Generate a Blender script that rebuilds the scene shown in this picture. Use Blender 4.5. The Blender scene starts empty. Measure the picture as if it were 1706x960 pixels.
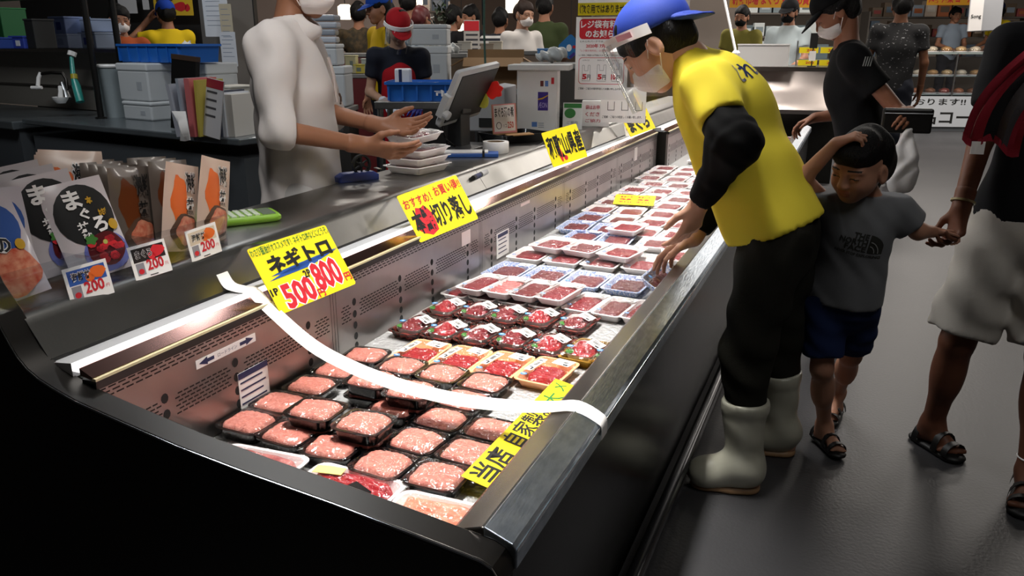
import bpy, bmesh, math, random
import numpy as np
from mathutils import Vector, Matrix, Euler
C = bpy.context.scene.collection
rnd = random.Random(7)
# ------------------------------------------------------------------ camera, world, lights, exposure
sc = bpy.context.scene
HCAM = 1.35; PITCH = math.atan(410/1327.0); HEAD = math.radians(22.8)
cd = bpy.data.cameras.new('camera'); cam = bpy.data.objects.new('camera', cd); C.objects.link(cam)
cd.sensor_width = 36; cd.lens = 36*1327.0/1706; cd.clip_start = .02
cam.location = (0, 0, HCAM); cam.rotation_euler = (math.pi/2-PITCH, 0, HEAD)
sc.camera = cam
sc.view_settings.view_transform = 'Standard'; sc.view_settings.look = 'None'
sc.view_settings.gamma = 1; sc.view_settings.use_curve_mapping = False
sc.view_settings.exposure = 0.0
w = bpy.data.worlds.new('world'); sc.world = w; w.use_nodes = True
w.node_tree.nodes['Background'].inputs[0].default_value = (.9, .95, 1, 1)
w.node_tree.nodes['Background'].inputs[1].default_value = .034

def lamp(name, loc, size, power, target=None, col=(1, 1, 1), spread=math.pi, rot=None):
    l = bpy.data.lights.new(name, 'AREA'); l.shape = 'RECTANGLE'; l.size, l.size_y = size
    l.energy = power; l.color = col; l.spread = spread
    o = bpy.data.objects.new(name, l); C.objects.link(o); o.location = loc
    if target: o.rotation_euler = (Vector(target)-Vector(loc)).to_track_quat('-Z', 'Y').to_euler()
    if rot: o.rotation_euler = rot
    return o
# ceiling lamps over the display case, over the kitchen and over the hall behind, plus added fills
for y in (1.3, 2.3, 3.3, 4.4, 5.6):
    lamp('case_ceiling_lamp', (-.78, y, 2.75), (.16, .7), 9, spread=math.radians(48), col=(1, .97, .93))
for y in (7.3, 9.3):
    lamp('case_ceiling_lamp', (-.95, y, 2.75), (.2, .9), 16, spread=math.radians(80), col=(1, .95, .9))
lamp('aisle_ceiling_lamp', (1.1, 1.2, 3.3), (.4, 1.2), 13, target=(.5, 2.7, .6), col=(1, .98, .95))  # unseen fill lamp added to brighten the child and adult in the aisle
lamp('counter_ceiling_lamp', (-.9, 1.0, 3.0), (.3, .8), 4.5, target=(-1.8, 2.3, 1.1), col=(1, .97, .94), spread=math.radians(60))  # added fill, aimed at the man in white behind the counter
lamp('kitchen_ceiling_lamp', (-2.6, 3.6, 3.2), (1.2, .3), 20, col=(.93, .97, 1))
lamp('kitchen_ceiling_lamp', (-4.3, 2.6, 3.2), (1.2, .3), 30, target=(-4.9, 5, .9), col=(.93, .97, 1))  # this second kitchen lamp is an added fill for the dark splashback side
for x, y in ((-5.0, 7.0), (-2.2, 7.6), (.6, 8.2), (2.4, 7.4)):
    lamp('hall_ceiling_lamp', (x, y, 3.3), (1.2, .4), 42, col=(1, .93, .85))
for x, y in ((-6.5, 11.5), (-3, 12), (1, 12), (4, 11.5)):
    lamp('hall_ceiling_lamp', (x, y, 3.3), (1.4, .5), 130, col=(1, .92, .84))

# ------------------------------------------------------------------ materials
def lin(c): return tuple((v/12.92 if v <= .04045 else ((v+.055)/1.055)**2.4) for v in c)
def hx(s): return lin(tuple(int(s[i:i+2], 16)/255 for i in (0, 2, 4)))
MATS = {}
def P(name, col, rough=.5, metal=0, noise=None, bump=None, emit=None, spec=.5, alpha=None, coat=0, sss=0, aniso=None):
    """noise=(colour2, scale[, sharp]); bump=(scale, strength)"""
    if name in MATS: return MATS[name]
    m = bpy.data.materials.new(name); m.use_nodes = True; nt = m.node_tree; b = nt.nodes['Principled BSDF']
    if isinstance(col, str): col = hx(col)
    b.inputs['Base Color'].default_value = (*col, 1); b.inputs['Roughness'].default_value = rough
    b.inputs['Metallic'].default_value = metal; b.inputs['Specular IOR Level'].default_value = spec
    if coat: b.inputs['Coat Weight'].default_value = coat; b.inputs['Coat Roughness'].default_value = .08
    if alpha is not None: b.inputs['Alpha'].default_value = alpha
    if emit:
        b.inputs['Emission Color'].default_value = (*emit[0], 1); b.inputs['Emission Strength'].default_value = emit[1]
    if noise or bump:
        tc = nt.nodes.new('ShaderNodeTexCoord')
    if noise:
        c2, scl = noise[0], noise[1]
        if isinstance(c2, str): c2 = hx(c2)
        n = nt.nodes.new('ShaderNodeTexNoise'); n.inputs['Detail'].default_value = 5
        if isinstance(scl, tuple):
            mp = nt.nodes.new('ShaderNodeMapping'); mp.inputs['Scale'].default_value = scl; nt.links.new(tc.outputs['Object'], mp.inputs[0]); nt.links.new(mp.outputs[0], n.inputs['Vector']); n.inputs['Scale'].default_value = 1
        else:
            n.inputs['Scale'].default_value = scl; nt.links.new(tc.outputs['Object'], n.inputs['Vector'])
        r = nt.nodes.new('ShaderNodeValToRGB'); s = noise[2] if len(noise) > 2 else .15
        r.color_ramp.elements[0].position = .5-s; r.color_ramp.elements[1].position = .5+s
        r.color_ramp.elements[0].color = (*col, 1); r.color_ramp.elements[1].color = (*c2, 1)
        nt.links.new(n.outputs['Fac'], r.inputs[0]); nt.links.new(r.outputs[0], b.inputs['Base Color'])
    if bump:
        scl, st = bump
        n = nt.nodes.new('ShaderNodeTexNoise'); n.inputs['Detail'].default_value = 4
        if isinstance(scl, tuple):
            mp = nt.nodes.new('ShaderNodeMapping'); mp.inputs['Scale'].default_value = scl; nt.links.new(tc.outputs['Object'], mp.inputs[0]); nt.links.new(mp.outputs[0], n.inputs['Vector']); n.inputs['Scale'].default_value = 1
        else:
            n.inputs['Scale'].default_value = scl; nt.links.new(tc.outputs['Object'], n.inputs['Vector'])
        bn = nt.nodes.new('ShaderNodeBump'); bn.inputs['Strength'].default_value = st; bn.inputs['Distance'].default_value = .01
        nt.links.new(n.outputs['Fac'], bn.inputs['Height']); nt.links.new(bn.outputs[0], b.inputs['Normal'])
    MATS[name] = m; return m

def film_mat(name, tint=(1, 1, 1), gloss=.09, rough=.06, bscale=25, bst=.35, haze=0):
    """clear plastic: mostly transparent with wrinkled reflections"""
    if name in MATS: return MATS[name]
    m = bpy.data.materials.new(name); m.use_nodes = True; nt = m.node_tree; nt.nodes.clear()
    o = nt.nodes.new('ShaderNodeOutputMaterial'); t = nt.nodes.new('ShaderNodeBsdfTransparent'); g = nt.nodes.new('ShaderNodeBsdfGlossy')
    t.inputs[0].default_value = (*tint, 1); g.inputs['Roughness'].default_value = rough; g.inputs['Color'].default_value = (1, 1, 1, 1)
    mix = nt.nodes.new('ShaderNodeMixShader'); lw = nt.nodes.new('ShaderNodeLayerWeight'); lw.inputs[0].default_value = .25
    ma = nt.nodes.new('ShaderNodeMath'); ma.operation = 'MULTIPLY_ADD'; ma.inputs[1].default_value = .35; ma.inputs[2].default_value = gloss
    nt.links.new(lw.outputs['Fresnel'], ma.inputs[0]); nt.links.new(ma.outputs[0], mix.inputs[0])
    tc = nt.nodes.new('ShaderNodeTexCoord'); n = nt.nodes.new('ShaderNodeTexNoise'); n.inputs['Scale'].default_value = bscale; n.inputs['Detail'].default_value = 2
    oi = nt.nodes.new('ShaderNodeObjectInfo'); va = nt.nodes.new('ShaderNodeVectorMath'); va.operation = 'ADD'
    cm = nt.nodes.new('ShaderNodeVectorMath'); cm.operation = 'SCALE'; cm.inputs['Scale'].default_value = 7.0
    nt.links.new(oi.outputs['Location'], cm.inputs[0]); nt.links.new(tc.outputs['Object'], va.inputs[0]); nt.links.new(cm.outputs[0], va.inputs[1])
    nt.links.new(va.outputs[0], n.inputs['Vector'])
    bn = nt.nodes.new('ShaderNodeBump'); bn.inputs['Strength'].default_value = bst; bn.inputs['Distance'].default_value = .02
    nt.links.new(n.outputs['Fac'], bn.inputs['Height']); nt.links.new(bn.outputs[0], g.inputs['Normal'])
    nt.links.new(t.outputs[0], mix.inputs[1]); nt.links.new(g.outputs[0], mix.inputs[2])
    last = mix
    if haze:
        d = nt.nodes.new('ShaderNodeBsdfDiffuse'); d.inputs[0].default_value = (.8, .82, .85, 1); m2 = nt.nodes.new('ShaderNodeMixShader'); m2.inputs[0].default_value = haze
        nt.links.new(mix.outputs[0], m2.inputs[1]); nt.links.new(d.outputs[0], m2.inputs[2]); last = m2
    nt.links.new(last.outputs[0], o.inputs[0])
    MATS[name] = m; return m

# ------------------------------------------------------------------ mesh helpers
def link(name, me, parent=None, label=None):
    o = bpy.data.objects.new(name, me); C.objects.link(o)
    if parent is not None: o.parent = parent
    if label: o['label'] = label
    return o
def thing(name, label, cat, loc=(0, 0, 0), rz=0, group=None, M=None):
    o = bpy.data.objects.new(name, None); C.objects.link(o); o.empty_display_size = .05
    if M is not None: o.location = M.to_translation(); o.rotation_euler = M.to_euler()
    else: o.location = loc; o.rotation_euler = (0, 0, rz)
    o['label'] = label; o['category'] = cat
    if group: o['group'] = group
    return o
def tag(o, label, cat, group=None):
    o['label'] = label; o['category'] = cat
    if group: o['group'] = group
    return o
def struct(o): o['kind'] = 'structure'; return o

class MB:
    """collects shapes into one mesh"""
    def __init__(s): s.v = []; s.f = []; s.m = []
    def add(s, vs, fs, mi=0, M=None):
        n = len(s.v)
        s.v += [tuple(M @ Vector(p)) if M is not None else tuple(p) for p in vs]
        s.f += [tuple(i+n for i in f) for f in fs]; s.m += [mi]*len(fs); return s
    def box(s, c, d, mi=0, rz=0, M=None, taper=1):
        x, y, z = d[0]/2, d[1]/2, d[2]/2
        vs = [Vector((a*x*(taper if k > 0 else 1), b*y*(taper if k > 0 else 1), k*z)) for k in (-1, 1) for a, b in ((-1, -1), (1, -1), (1, 1), (-1, 1))]
        R = Matrix.Translation(c) @ Matrix.Rotation(rz, 4, 'Z')
        if M is not None: R = M @ R
        return s.add(vs, [(3, 2, 1, 0), (4, 5, 6, 7), (0, 1, 5, 4), (1, 2, 6, 5), (2, 3, 7, 6), (3, 0, 4, 7)], mi, R)
    def prism(s, prof, a, b, axis='Y', mi=0, closed=True, M=None):
        """profile of (u,v) extruded: axis Y -> (u,t,v); X -> (t,u,v); Z -> (u,v,t)"""
        def p(u, v, t): return {'Y': (u, t, v), 'X': (t, u, v), 'Z': (u, v, t)}[axis]
        n = len(prof); vs = [p(u, v, a) for u, v in prof]+[p(u, v, b) for u, v in prof]
        fs = [(i, (i+1) % n, n+(i+1) % n, n+i) for i in range(n if closed else n-1)]
        if closed: fs += [tuple(range(n-1, -1, -1)), tuple(range(n, 2*n))]
        return s.add(vs, fs, mi, M)
    def loft(s, rings, mi=0, cap0=True, cap1=True, M=None, closed=True):
        n = len(rings[0]); vs = [p for r in rings for p in r]; fs = []
        for k in range(len(rings)-1):
            for i in range(n if closed else n-1):
                j = (i+1) % n; fs.append((k*n+i, k*n+j, (k+1)*n+j, (k+1)*n+i))
        if cap0: fs.append(tuple(range(n-1, -1, -1)))
        if cap1: fs.append(tuple((len(rings)-1)*n+i for i in range(n)))
        return s.add(vs, fs, mi, M)
    def tube(s, pts, r, n=8, mi=0, M=None, caps=True):
        pts = [Vector(p) for p in pts]; rings = []; up = None
        for i, p in enumerate(pts):
            t = ((pts[min(i+1, len(pts)-1)]-pts[max(i-1, 0)])).normalized()
            if up is None: up = Vector((0, 0, 1)) if abs(t.z) < .9 else Vector((1, 0, 0))
            a = t.cross(up).normalized(); b = a.cross(t).normalized(); up = b
            rr = r[i] if isinstance(r, (list, tuple)) else r
            rings.append([p+rr*(a*math.cos(2*math.pi*k/n)+b*math.sin(2*math.pi*k/n)) for k in range(n)])
        return s.loft(rings, mi, caps, caps, M)
    def lathe(s, prof, n=20, mi=0, M=None, c=(0, 0, 0), caps=True):
        rings = [[(c[0]+r*math.cos(2*math.pi*k/n), c[1]+r*math.sin(2*math.pi*k/n), c[2]+z) for k in range(n)] for r, z in prof]
        return s.loft(rings, mi, caps, caps, M)
    def quad(s, a, b, c, d, mi=0, M=None): return s.add([a, b, c, d], [(0, 1, 2, 3)], mi, M)
    def build(s, name, mats, parent=None, label=None, smooth=False, bevel=0, seg=2, angle=40, solid=0):
        me = bpy.data.meshes.new(name); me.from_pydata(s.v, [], s.f)
        for m in (mats if isinstance(mats, (list, tuple)) else [mats]): me.materials.append(m)
        me.polygons.foreach_set('material_index', s.m)
        if smooth: me.polygons.foreach_set('use_smooth', [True]*len(s.f))
        me.validate(); me.update()
        if smooth and angle < 180: 
            try: me.set_sharp_from_angle(angle=math.radians(angle))
            except Exception: pass
        o = link(name, me, parent, label)
        if solid:
            md = o.modifiers.new('solid', 'SOLIDIFY'); md.thickness = solid; md.offset = 0
        if bevel:
            md = o.modifiers.new('bevel', 'BEVEL'); md.width = bevel; md.segments = seg; md.limit_method = 'ANGLE'; md.angle_limit = math.radians(35)
        return o

def rrect(L, W, r, z, n=5, cx=0, cy=0):
    """rounded rectangle ring, L along x, W along y"""
    out = []
    for qx, qy, a0 in ((1, 1, 0), (-1, 1, 90), (-1, -1, 180), (1, -1, 270)):
        for i in range(n):
            a = math.radians(a0+90*i/(n-1)); out.append((cx+qx*(L/2-r)+r*math.cos(a), cy+qy*(W/2-r)+r*math.sin(a), z))
    return out

def frameM(o, u, v):
    """matrix with x axis u, y axis close to v, z the normal"""
    u = Vector(u).normalized(); n = u.cross(Vector(v)).normalized(); v = n.cross(u)
    return Matrix(((u.x, v.x, n.x, o[0]), (u.y, v.y, n.y, o[1]), (u.z, v.z, n.z, o[2]), (0, 0, 0, 1)))

_tc = {}
def text_mesh(body, bold=0, spacing=1.0):
    key = (body, bold, spacing)
    if key in _tc: return _tc[key]
    c = bpy.data.curves.new('t', 'FONT'); c.body = body; c.size = 1; c.offset = bold; c.resolution_u = 2; c.space_character = spacing
    o = bpy.data.objects.new('t', c); C.objects.link(o); bpy.context.view_layer.update()
    me = bpy.data.meshes.new_from_object(o.evaluated_get(bpy.context.evaluated_depsgraph_get()))
    vs = np.array([v.co[:] for v in me.vertices]) if len(me.vertices) else np.zeros((1, 3)); fs = [tuple(p.vertices) for p in me.polygons]
    bpy.data.objects.remove(o); bpy.data.curves.remove(c); bpy.data.meshes.remove(me)
    _tc[key] = (vs, fs); return _tc[key]
def put_text(mb, body, x0, y0, x1, y1, mi=0, bold=0, z=.0012, slant=0, wav=0, keep=False):
    """fit the writing into the rectangle x0..x1, y0..y1 of the local xy plane"""
    vs, fs = text_mesh(body, bold)
    lo, hi = vs.min(0), vs.max(0); sx = (x1-x0)/max(hi[0]-lo[0], 1e-6); sy = (y1-y0)/max(hi[1]-lo[1], 1e-6)
    if keep:
        s = min(sx, sy); ox = x0+((x1-x0)-(hi[0]-lo[0])*s)/2; oy = y0+((y1-y0)-(hi[1]-lo[1])*s)/2; sx = sy = s
    else: ox, oy = x0, y0
    out = []
    for p in vs:
        x = ox+(p[0]-lo[0])*sx; y = oy+(p[1]-lo[1])*sy
        out.append((x+slant*(y-y0), y+wav*(x-x0), z))
    mb.add(out, fs, mi); return mb
def rect(mb, x0, y0, x1, y1, z=.0008, mi=0): return mb.add([(x0, y0, z), (x1, y0, z), (x1, y1, z), (x0, y1, z)], [(0, 1, 2, 3)], mi)
def rrect_flat(mb, x0, y0, x1, y1, r, z, mi=0):
    ring = rrect(x1-x0, y1-y0, r, z, 5, (x0+x1)/2, (y0+y1)/2); return mb.add(ring, [tuple(range(len(ring)))], mi)
def disc(mb, x, y, rx, ry, z=.0008, mi=0, n=20, rot=0, jit=0):
    pts = []
    for k in range(n):
        a = 2*math.pi*k/n; q = 1+jit*(rnd.random()-.5); px, py = rx*q*math.cos(a), ry*q*math.sin(a)
        pts.append((x+px*math.cos(rot)-py*math.sin(rot), y+px*math.sin(rot)+py*math.cos(rot), z))
    return mb.add(pts, [tuple(range(n))], mi)

# ------------------------------------------------------------------ soft bodies: blended shapes turned into one surface
def V3(*a): return np.array(a, float)
class Soft:
    def __init__(s): s.p = []
    def cone(s, a, b, ra, rb=None, k=.02, n=None, q=1, op='u'):
        s.p.append(('c', np.array(a, float), np.array(b, float), ra, ra if rb is None else rb, k, None if n is None else np.array(n, float)/np.linalg.norm(n), q, op)); return s
    def ell(s, c, r, k=.02, R=None, op='u'):
        s.p.append(('e', np.array(c, float), np.array(r, float), k, None if R is None else np.array(R, float), op)); return s
    def cut(s, pt, n):
        """remove everything on the side the normal points to"""
        s.p.append(('p', np.array(pt, float), np.array(n, float)/np.linalg.norm(n))); return s
    def group(s, child, k=.02): s.p.append(('g', child, k)); return s
    def fold(s, amp, kx, ky, kz, ph=0, box=None): s.p.append(('w', amp, kx, ky, kz, ph, box)); return s
    def bounds(s):
        lo = np.full(3, 1e9); hi = -lo
        for p in s.p:
            if p[0] == 'g': a, b = p[1].bounds(); lo = np.minimum(lo, a); hi = np.maximum(hi, b)
            if p[0] == 'c' and p[8] == 'u':
                r = max(p[3], p[4])
                for q in (p[1], p[2]): lo = np.minimum(lo, q-r); hi = np.maximum(hi, q+r)
            if p[0] == 'e' and p[5] == 'u':
                r = p[2] if p[4] is None else np.full(3, p[2].max()); lo = np.minimum(lo, p[1]-r); hi = np.maximum(hi, p[1]+r)
        return lo, hi
    def grid(s, h):
        lo, hi = s.bounds(); lo = lo-3*h; hi = hi+3*h; n = np.ceil((hi-lo)/h).astype(int)+1
        return s.eval(lo, n, h), lo
    def eval(s, lo, n, h):
        ax = [lo[i]+h*np.arange(n[i]) for i in range(3)]; D = np.full(n, .08)
        for p in s.p:
            if p[0] == 'g':
                d = p[1].eval(lo, n, h); k = p[2]; hh = np.maximum(k-np.abs(D-d), 0)/k; D = np.minimum(D, d)-hh*hh*k*.25; continue
            if p[0] in 'ce':
                if p[0] == 'c': r = max(p[3], p[4])+p[5]+.05; l2 = np.minimum(p[1], p[2])-r; h2 = np.maximum(p[1], p[2])+r
                else: r = (p[2] if p[4] is None else np.full(3, p[2].max()))+p[3]+.05; l2 = p[1]-r; h2 = p[1]+r
                i0 = np.clip(np.floor((l2-lo)/h).astype(int), 0, n); i1 = np.clip(np.ceil((h2-lo)/h).astype(int)+1, 0, n)
            else: i0 = np.zeros(3, int); i1 = n
            if (i1 <= i0).any(): continue
            sl = tuple(slice(a, b) for a, b in zip(i0, i1))
            X, Y, Z = np.meshgrid(*[ax[i][sl[i]] for i in range(3)], indexing='ij', sparse=True)
            if p[0] == 'c':
                _, a, b, ra, rb, k, nn, q, op = p
                ab = b-a; L2 = max(ab @ ab, 1e-9); dx, dy, dz = X-a[0], Y-a[1], Z-a[2]
                t = np.clip((dx*ab[0]+dy*ab[1]+dz*ab[2])/L2, 0, 1); dx, dy, dz = dx-t*ab[0], dy-t*ab[1], dz-t*ab[2]
                if nn is not None:
                    dn = (dx*nn[0]+dy*nn[1]+dz*nn[2])*(1/q-1); dx, dy, dz = dx+nn[0]*dn, dy+nn[1]*dn, dz+nn[2]*dn
                d = (np.sqrt(dx*dx+dy*dy+dz*dz)-(ra+t*(rb-ra)))*(1 if nn is None else (q+1)/2)
            elif p[0] == 'e':
                _, c, r, k, R, op = p; dx, dy, dz = X-c[0], Y-c[1], Z-c[2]
                if R is not None: dx, dy, dz = [R[0][i]*dx+R[1][i]*dy+R[2][i]*dz for i in range(3)]
                k0 = np.sqrt((dx/r[0])**2+(dy/r[1])**2+(dz/r[2])**2); k1 = np.sqrt((dx/r[0]**2)**2+(dy/r[1]**2)**2+(dz/r[2]**2)**2)+1e-9
                d = k0*(k0-1)/k1
            elif p[0] == 'p':
                d = (X-p[1][0])*p[2][0]+(Y-p[1][1])*p[2][1]+(Z-p[1][2])*p[2][2]; D[sl] = np.maximum(D[sl], d); continue
            else:
                _, amp, kx, ky, kz, ph, box = p
                wv = amp*np.sin(kx*X+ky*Y+kz*Z+ph+1.3*np.sin(.45*(ky*X-kz*Y+kx*Z)+ph))
                if box is not None:
                    c, rr = box; wv = wv*np.exp(-(((X-c[0])**2+(Y-c[1])**2+(Z-c[2])**2)/rr**2))
                D[sl] = D[sl]+wv; continue
            E = D[sl]
            if op == 'u':
                hh = np.maximum(k-np.abs(E-d), 0)/max(k, 1e-6); D[sl] = np.minimum(E, d)-hh*hh*k*.25
            else:
                d = -d; hh = np.maximum(k-np.abs(E-d), 0)/max(k, 1e-6); D[sl] = np.maximum(E, d)+hh*hh*k*.25
        return D
    def surf(s, h):
        D, lo = s.grid(h); n = D.shape; S = D < 0
        cn = np.array(n)-1; acc = np.zeros((*cn, 3)); cnt = np.zeros(cn)
        I = np.indices(n).transpose(1, 2, 3, 0).astype(float)
        edges = []
        for ax in range(3):
            a = [slice(None)]*3; b = [slice(None)]*3; a[ax] = slice(0, -1); b[ax] = slice(1, None)
            d0, d1 = D[tuple(a)], D[tuple(b)]; ch = S[tuple(a)] != S[tuple(b)]
            idx = np.argwhere(ch)
            if not len(idx): continue
            t = d0[ch]/(d0[ch]-d1[ch]); pos = idx.astype(float); pos[:, ax] += t
            o1, o2 = [i for i in range(3) if i != ax]
            quad = []
            for u, v in ((0, 0), (-1, 0), (-1, -1), (0, -1)):
                c = idx.copy(); c[:, o1] += u; c[:, o2] += v
                ok = (c >= 0).all(1) & (c < cn).all(1); cc = np.clip(c, 0, cn-1)
                np.add.at(acc, tuple(cc[ok].T), pos[ok]); np.add.at(cnt, tuple(cc[ok].T), 1); quad.append((cc, ok))
            good = quad[0][1] & quad[1][1] & quad[2][1] & quad[3][1]
            flip = S[tuple(a)][ch] == (ax == 1)
            edges.append(([q[0][good] for q in quad], flip[good]))
        act = cnt > 0; ids = np.full(cn, -1); ids[act] = np.arange(act.sum())
        v = acc[act]/cnt[act][:, None]*h+lo; F = []
        for q, fl in edges:
            f = np.stack([ids[tuple(c.T)] for c in q], 1); f[fl] = f[fl][:, ::-1]; F.append(f)
        return v, np.concatenate(F) if F else np.zeros((0, 4), int)

def soft_obj(name, parts, mats, parent=None, label=None, matfn=None, smooth_iter=2):
    """parts: list of (Soft, cell size) joined into one mesh"""
    Vs, Fs, n = [], [], 0
    for s, h in parts:
        v, f = s.surf(h); Vs.append(v); Fs.append(f+n); n += len(v)
    v = np.concatenate(Vs); f = np.concatenate(Fs)
    me = bpy.data.meshes.new(name); me.vertices.add(len(v)); me.vertices.foreach_set('co', v.ravel().astype(np.float32))
    me.loops.add(len(f)*4); me.loops.foreach_set('vertex_index', f.ravel().astype(np.int32))
    me.polygons.add(len(f)); me.polygons.foreach_set('loop_start', (np.arange(len(f))*4).astype(np.int32))
    try: me.polygons.foreach_set('loop_total', np.full(len(f), 4, np.int32))
    except Exception: pass
    me.polygons.foreach_set('use_smooth', np.ones(len(f), bool))
    for m in (mats if isinstance(mats, (list, tuple)) else [mats]): me.materials.append(m)
    if matfn is not None:
        me.polygons.foreach_set('material_index', matfn(v[f].mean(1)).astype(np.int32))
    me.update(calc_edges=True); me.validate()
    o = link(name, me, parent, label)
    if smooth_iter:
        md = o.modifiers.new('smooth', 'SMOOTH'); md.iterations = smooth_iter; md.factor = .5
    return o
# ------------------------------------------------------------------ materials of the place
M_floor = P('floor_grey', '333335', .45, 0, noise=('3f3e40', 1.6, .3), bump=(90, .12))
M_wallp = P('wall_warm', 'a89c90', .8, 0, noise=('8d8176', .8, .3))
M_dark = P('dark_paint', '16150f', .35)
M_steel = P('brushed_steel', '9a9b9c', .3, 1, noise=('aeb0b2', (40, 4, 40), .3), bump=((8, 300, 8), .04))
M_steelc = P('counter_steel', '83827f', .30, 1, noise=('92918e', (6, 6, 6), .3), bump=((5, 200, 200), .03))
M_steeld = P('rail_steel', '7e7a76', .25, 1, noise=('95918c', (30, 3, 30), .3))
M_rail = P('scuffed_rail_steel', 'b2beca', .31, 1, noise=('ccd6e0', (60, 25, 60), .12), bump=((220, 30, 220), .10))
M_panel = P('perforated_steel', 'a8a4a2', .33, 1, noise=('8f8a88', 5, .35), bump=(14, .06))
M_black = P('black_hole', '060606', .7)
M_blackg = P('black_gloss', '080808', .24, spec=.10)
M_white = P('white_plastic', 'e6e4e2', .4)
M_paper = P('white_paper', 'f2efec', .65)
M_ledc = P('led_cover', 'ffffff', .3, emit=((1, .98, .95), 1.6))
M_grey = P('grey_paint', 'b9babd', .4)
M_red = P('print_red', 'c8202c', .5); M_ink = P('print_black', '121212', .5); M_blue = P('print_blue', '24509a', .5)
M_yel = P('sign_yellow', 'f3dd16', .5); M_green = P('print_green', '2e7a35', .5); M_gold = P('print_gold', 'c79a22', .4)
M_orange = P('print_orange', 'e46a24', .5); M_navy = P('navy', '1b2550', .5); M_pink = P('print_pink', 'e79a9c', .5)
M_bed = P('bubble_bed', 'cdcdcc', .2, .45, bump=(75, 1.0))
M_clear = film_mat('clear_acrylic', (.93, .95, .97), .05, .03, 3, .02)
M_film = film_mat('cling_film', (1, 1, 1), .13, .10, 34, 1.0)
M_sheet = film_mat('hanging_clear_sheet', (.9, .9, .9), .06, .12, 2.5, .5, haze=.12)

# ------------------------------------------------------------------ the hall
mb = MB(); mb.quad((-12, -1.5, 0), (7, -1.5, 0), (7, 21, 0), (-12, 21, 0)); struct(mb.build('floor', M_floor))
mb = MB(); mb.quad((-12, -1.5, 4), (-12, 21, 4), (7, 21, 4), (7, -1.5, 4)); struct(mb.build('ceiling', P('ceiling_grey', '5b5a58', .8)))
mb = MB(); mb.box((-2.5, 21.05, 2), (19.2, .1, 4)); struct(mb.build('wall_back', M_wallp))
mb = MB(); mb.box((-12.05, 9.75, 2), (.1, 22.6, 4)); struct(mb.build('wall_left', P('wall_dim', '77706a', .8)))
mb = MB(); mb.box((7.05, 9.75, 2), (.1, 22.6, 4)); struct(mb.build('wall_right', P('wall_dim', '77706a', .8)))
mb = MB(); mb.box((-2.5, -1.55, 2), (19.2, .1, 4)); struct(mb.build('wall_front', P('wall_dim', '77706a', .8)))

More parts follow.
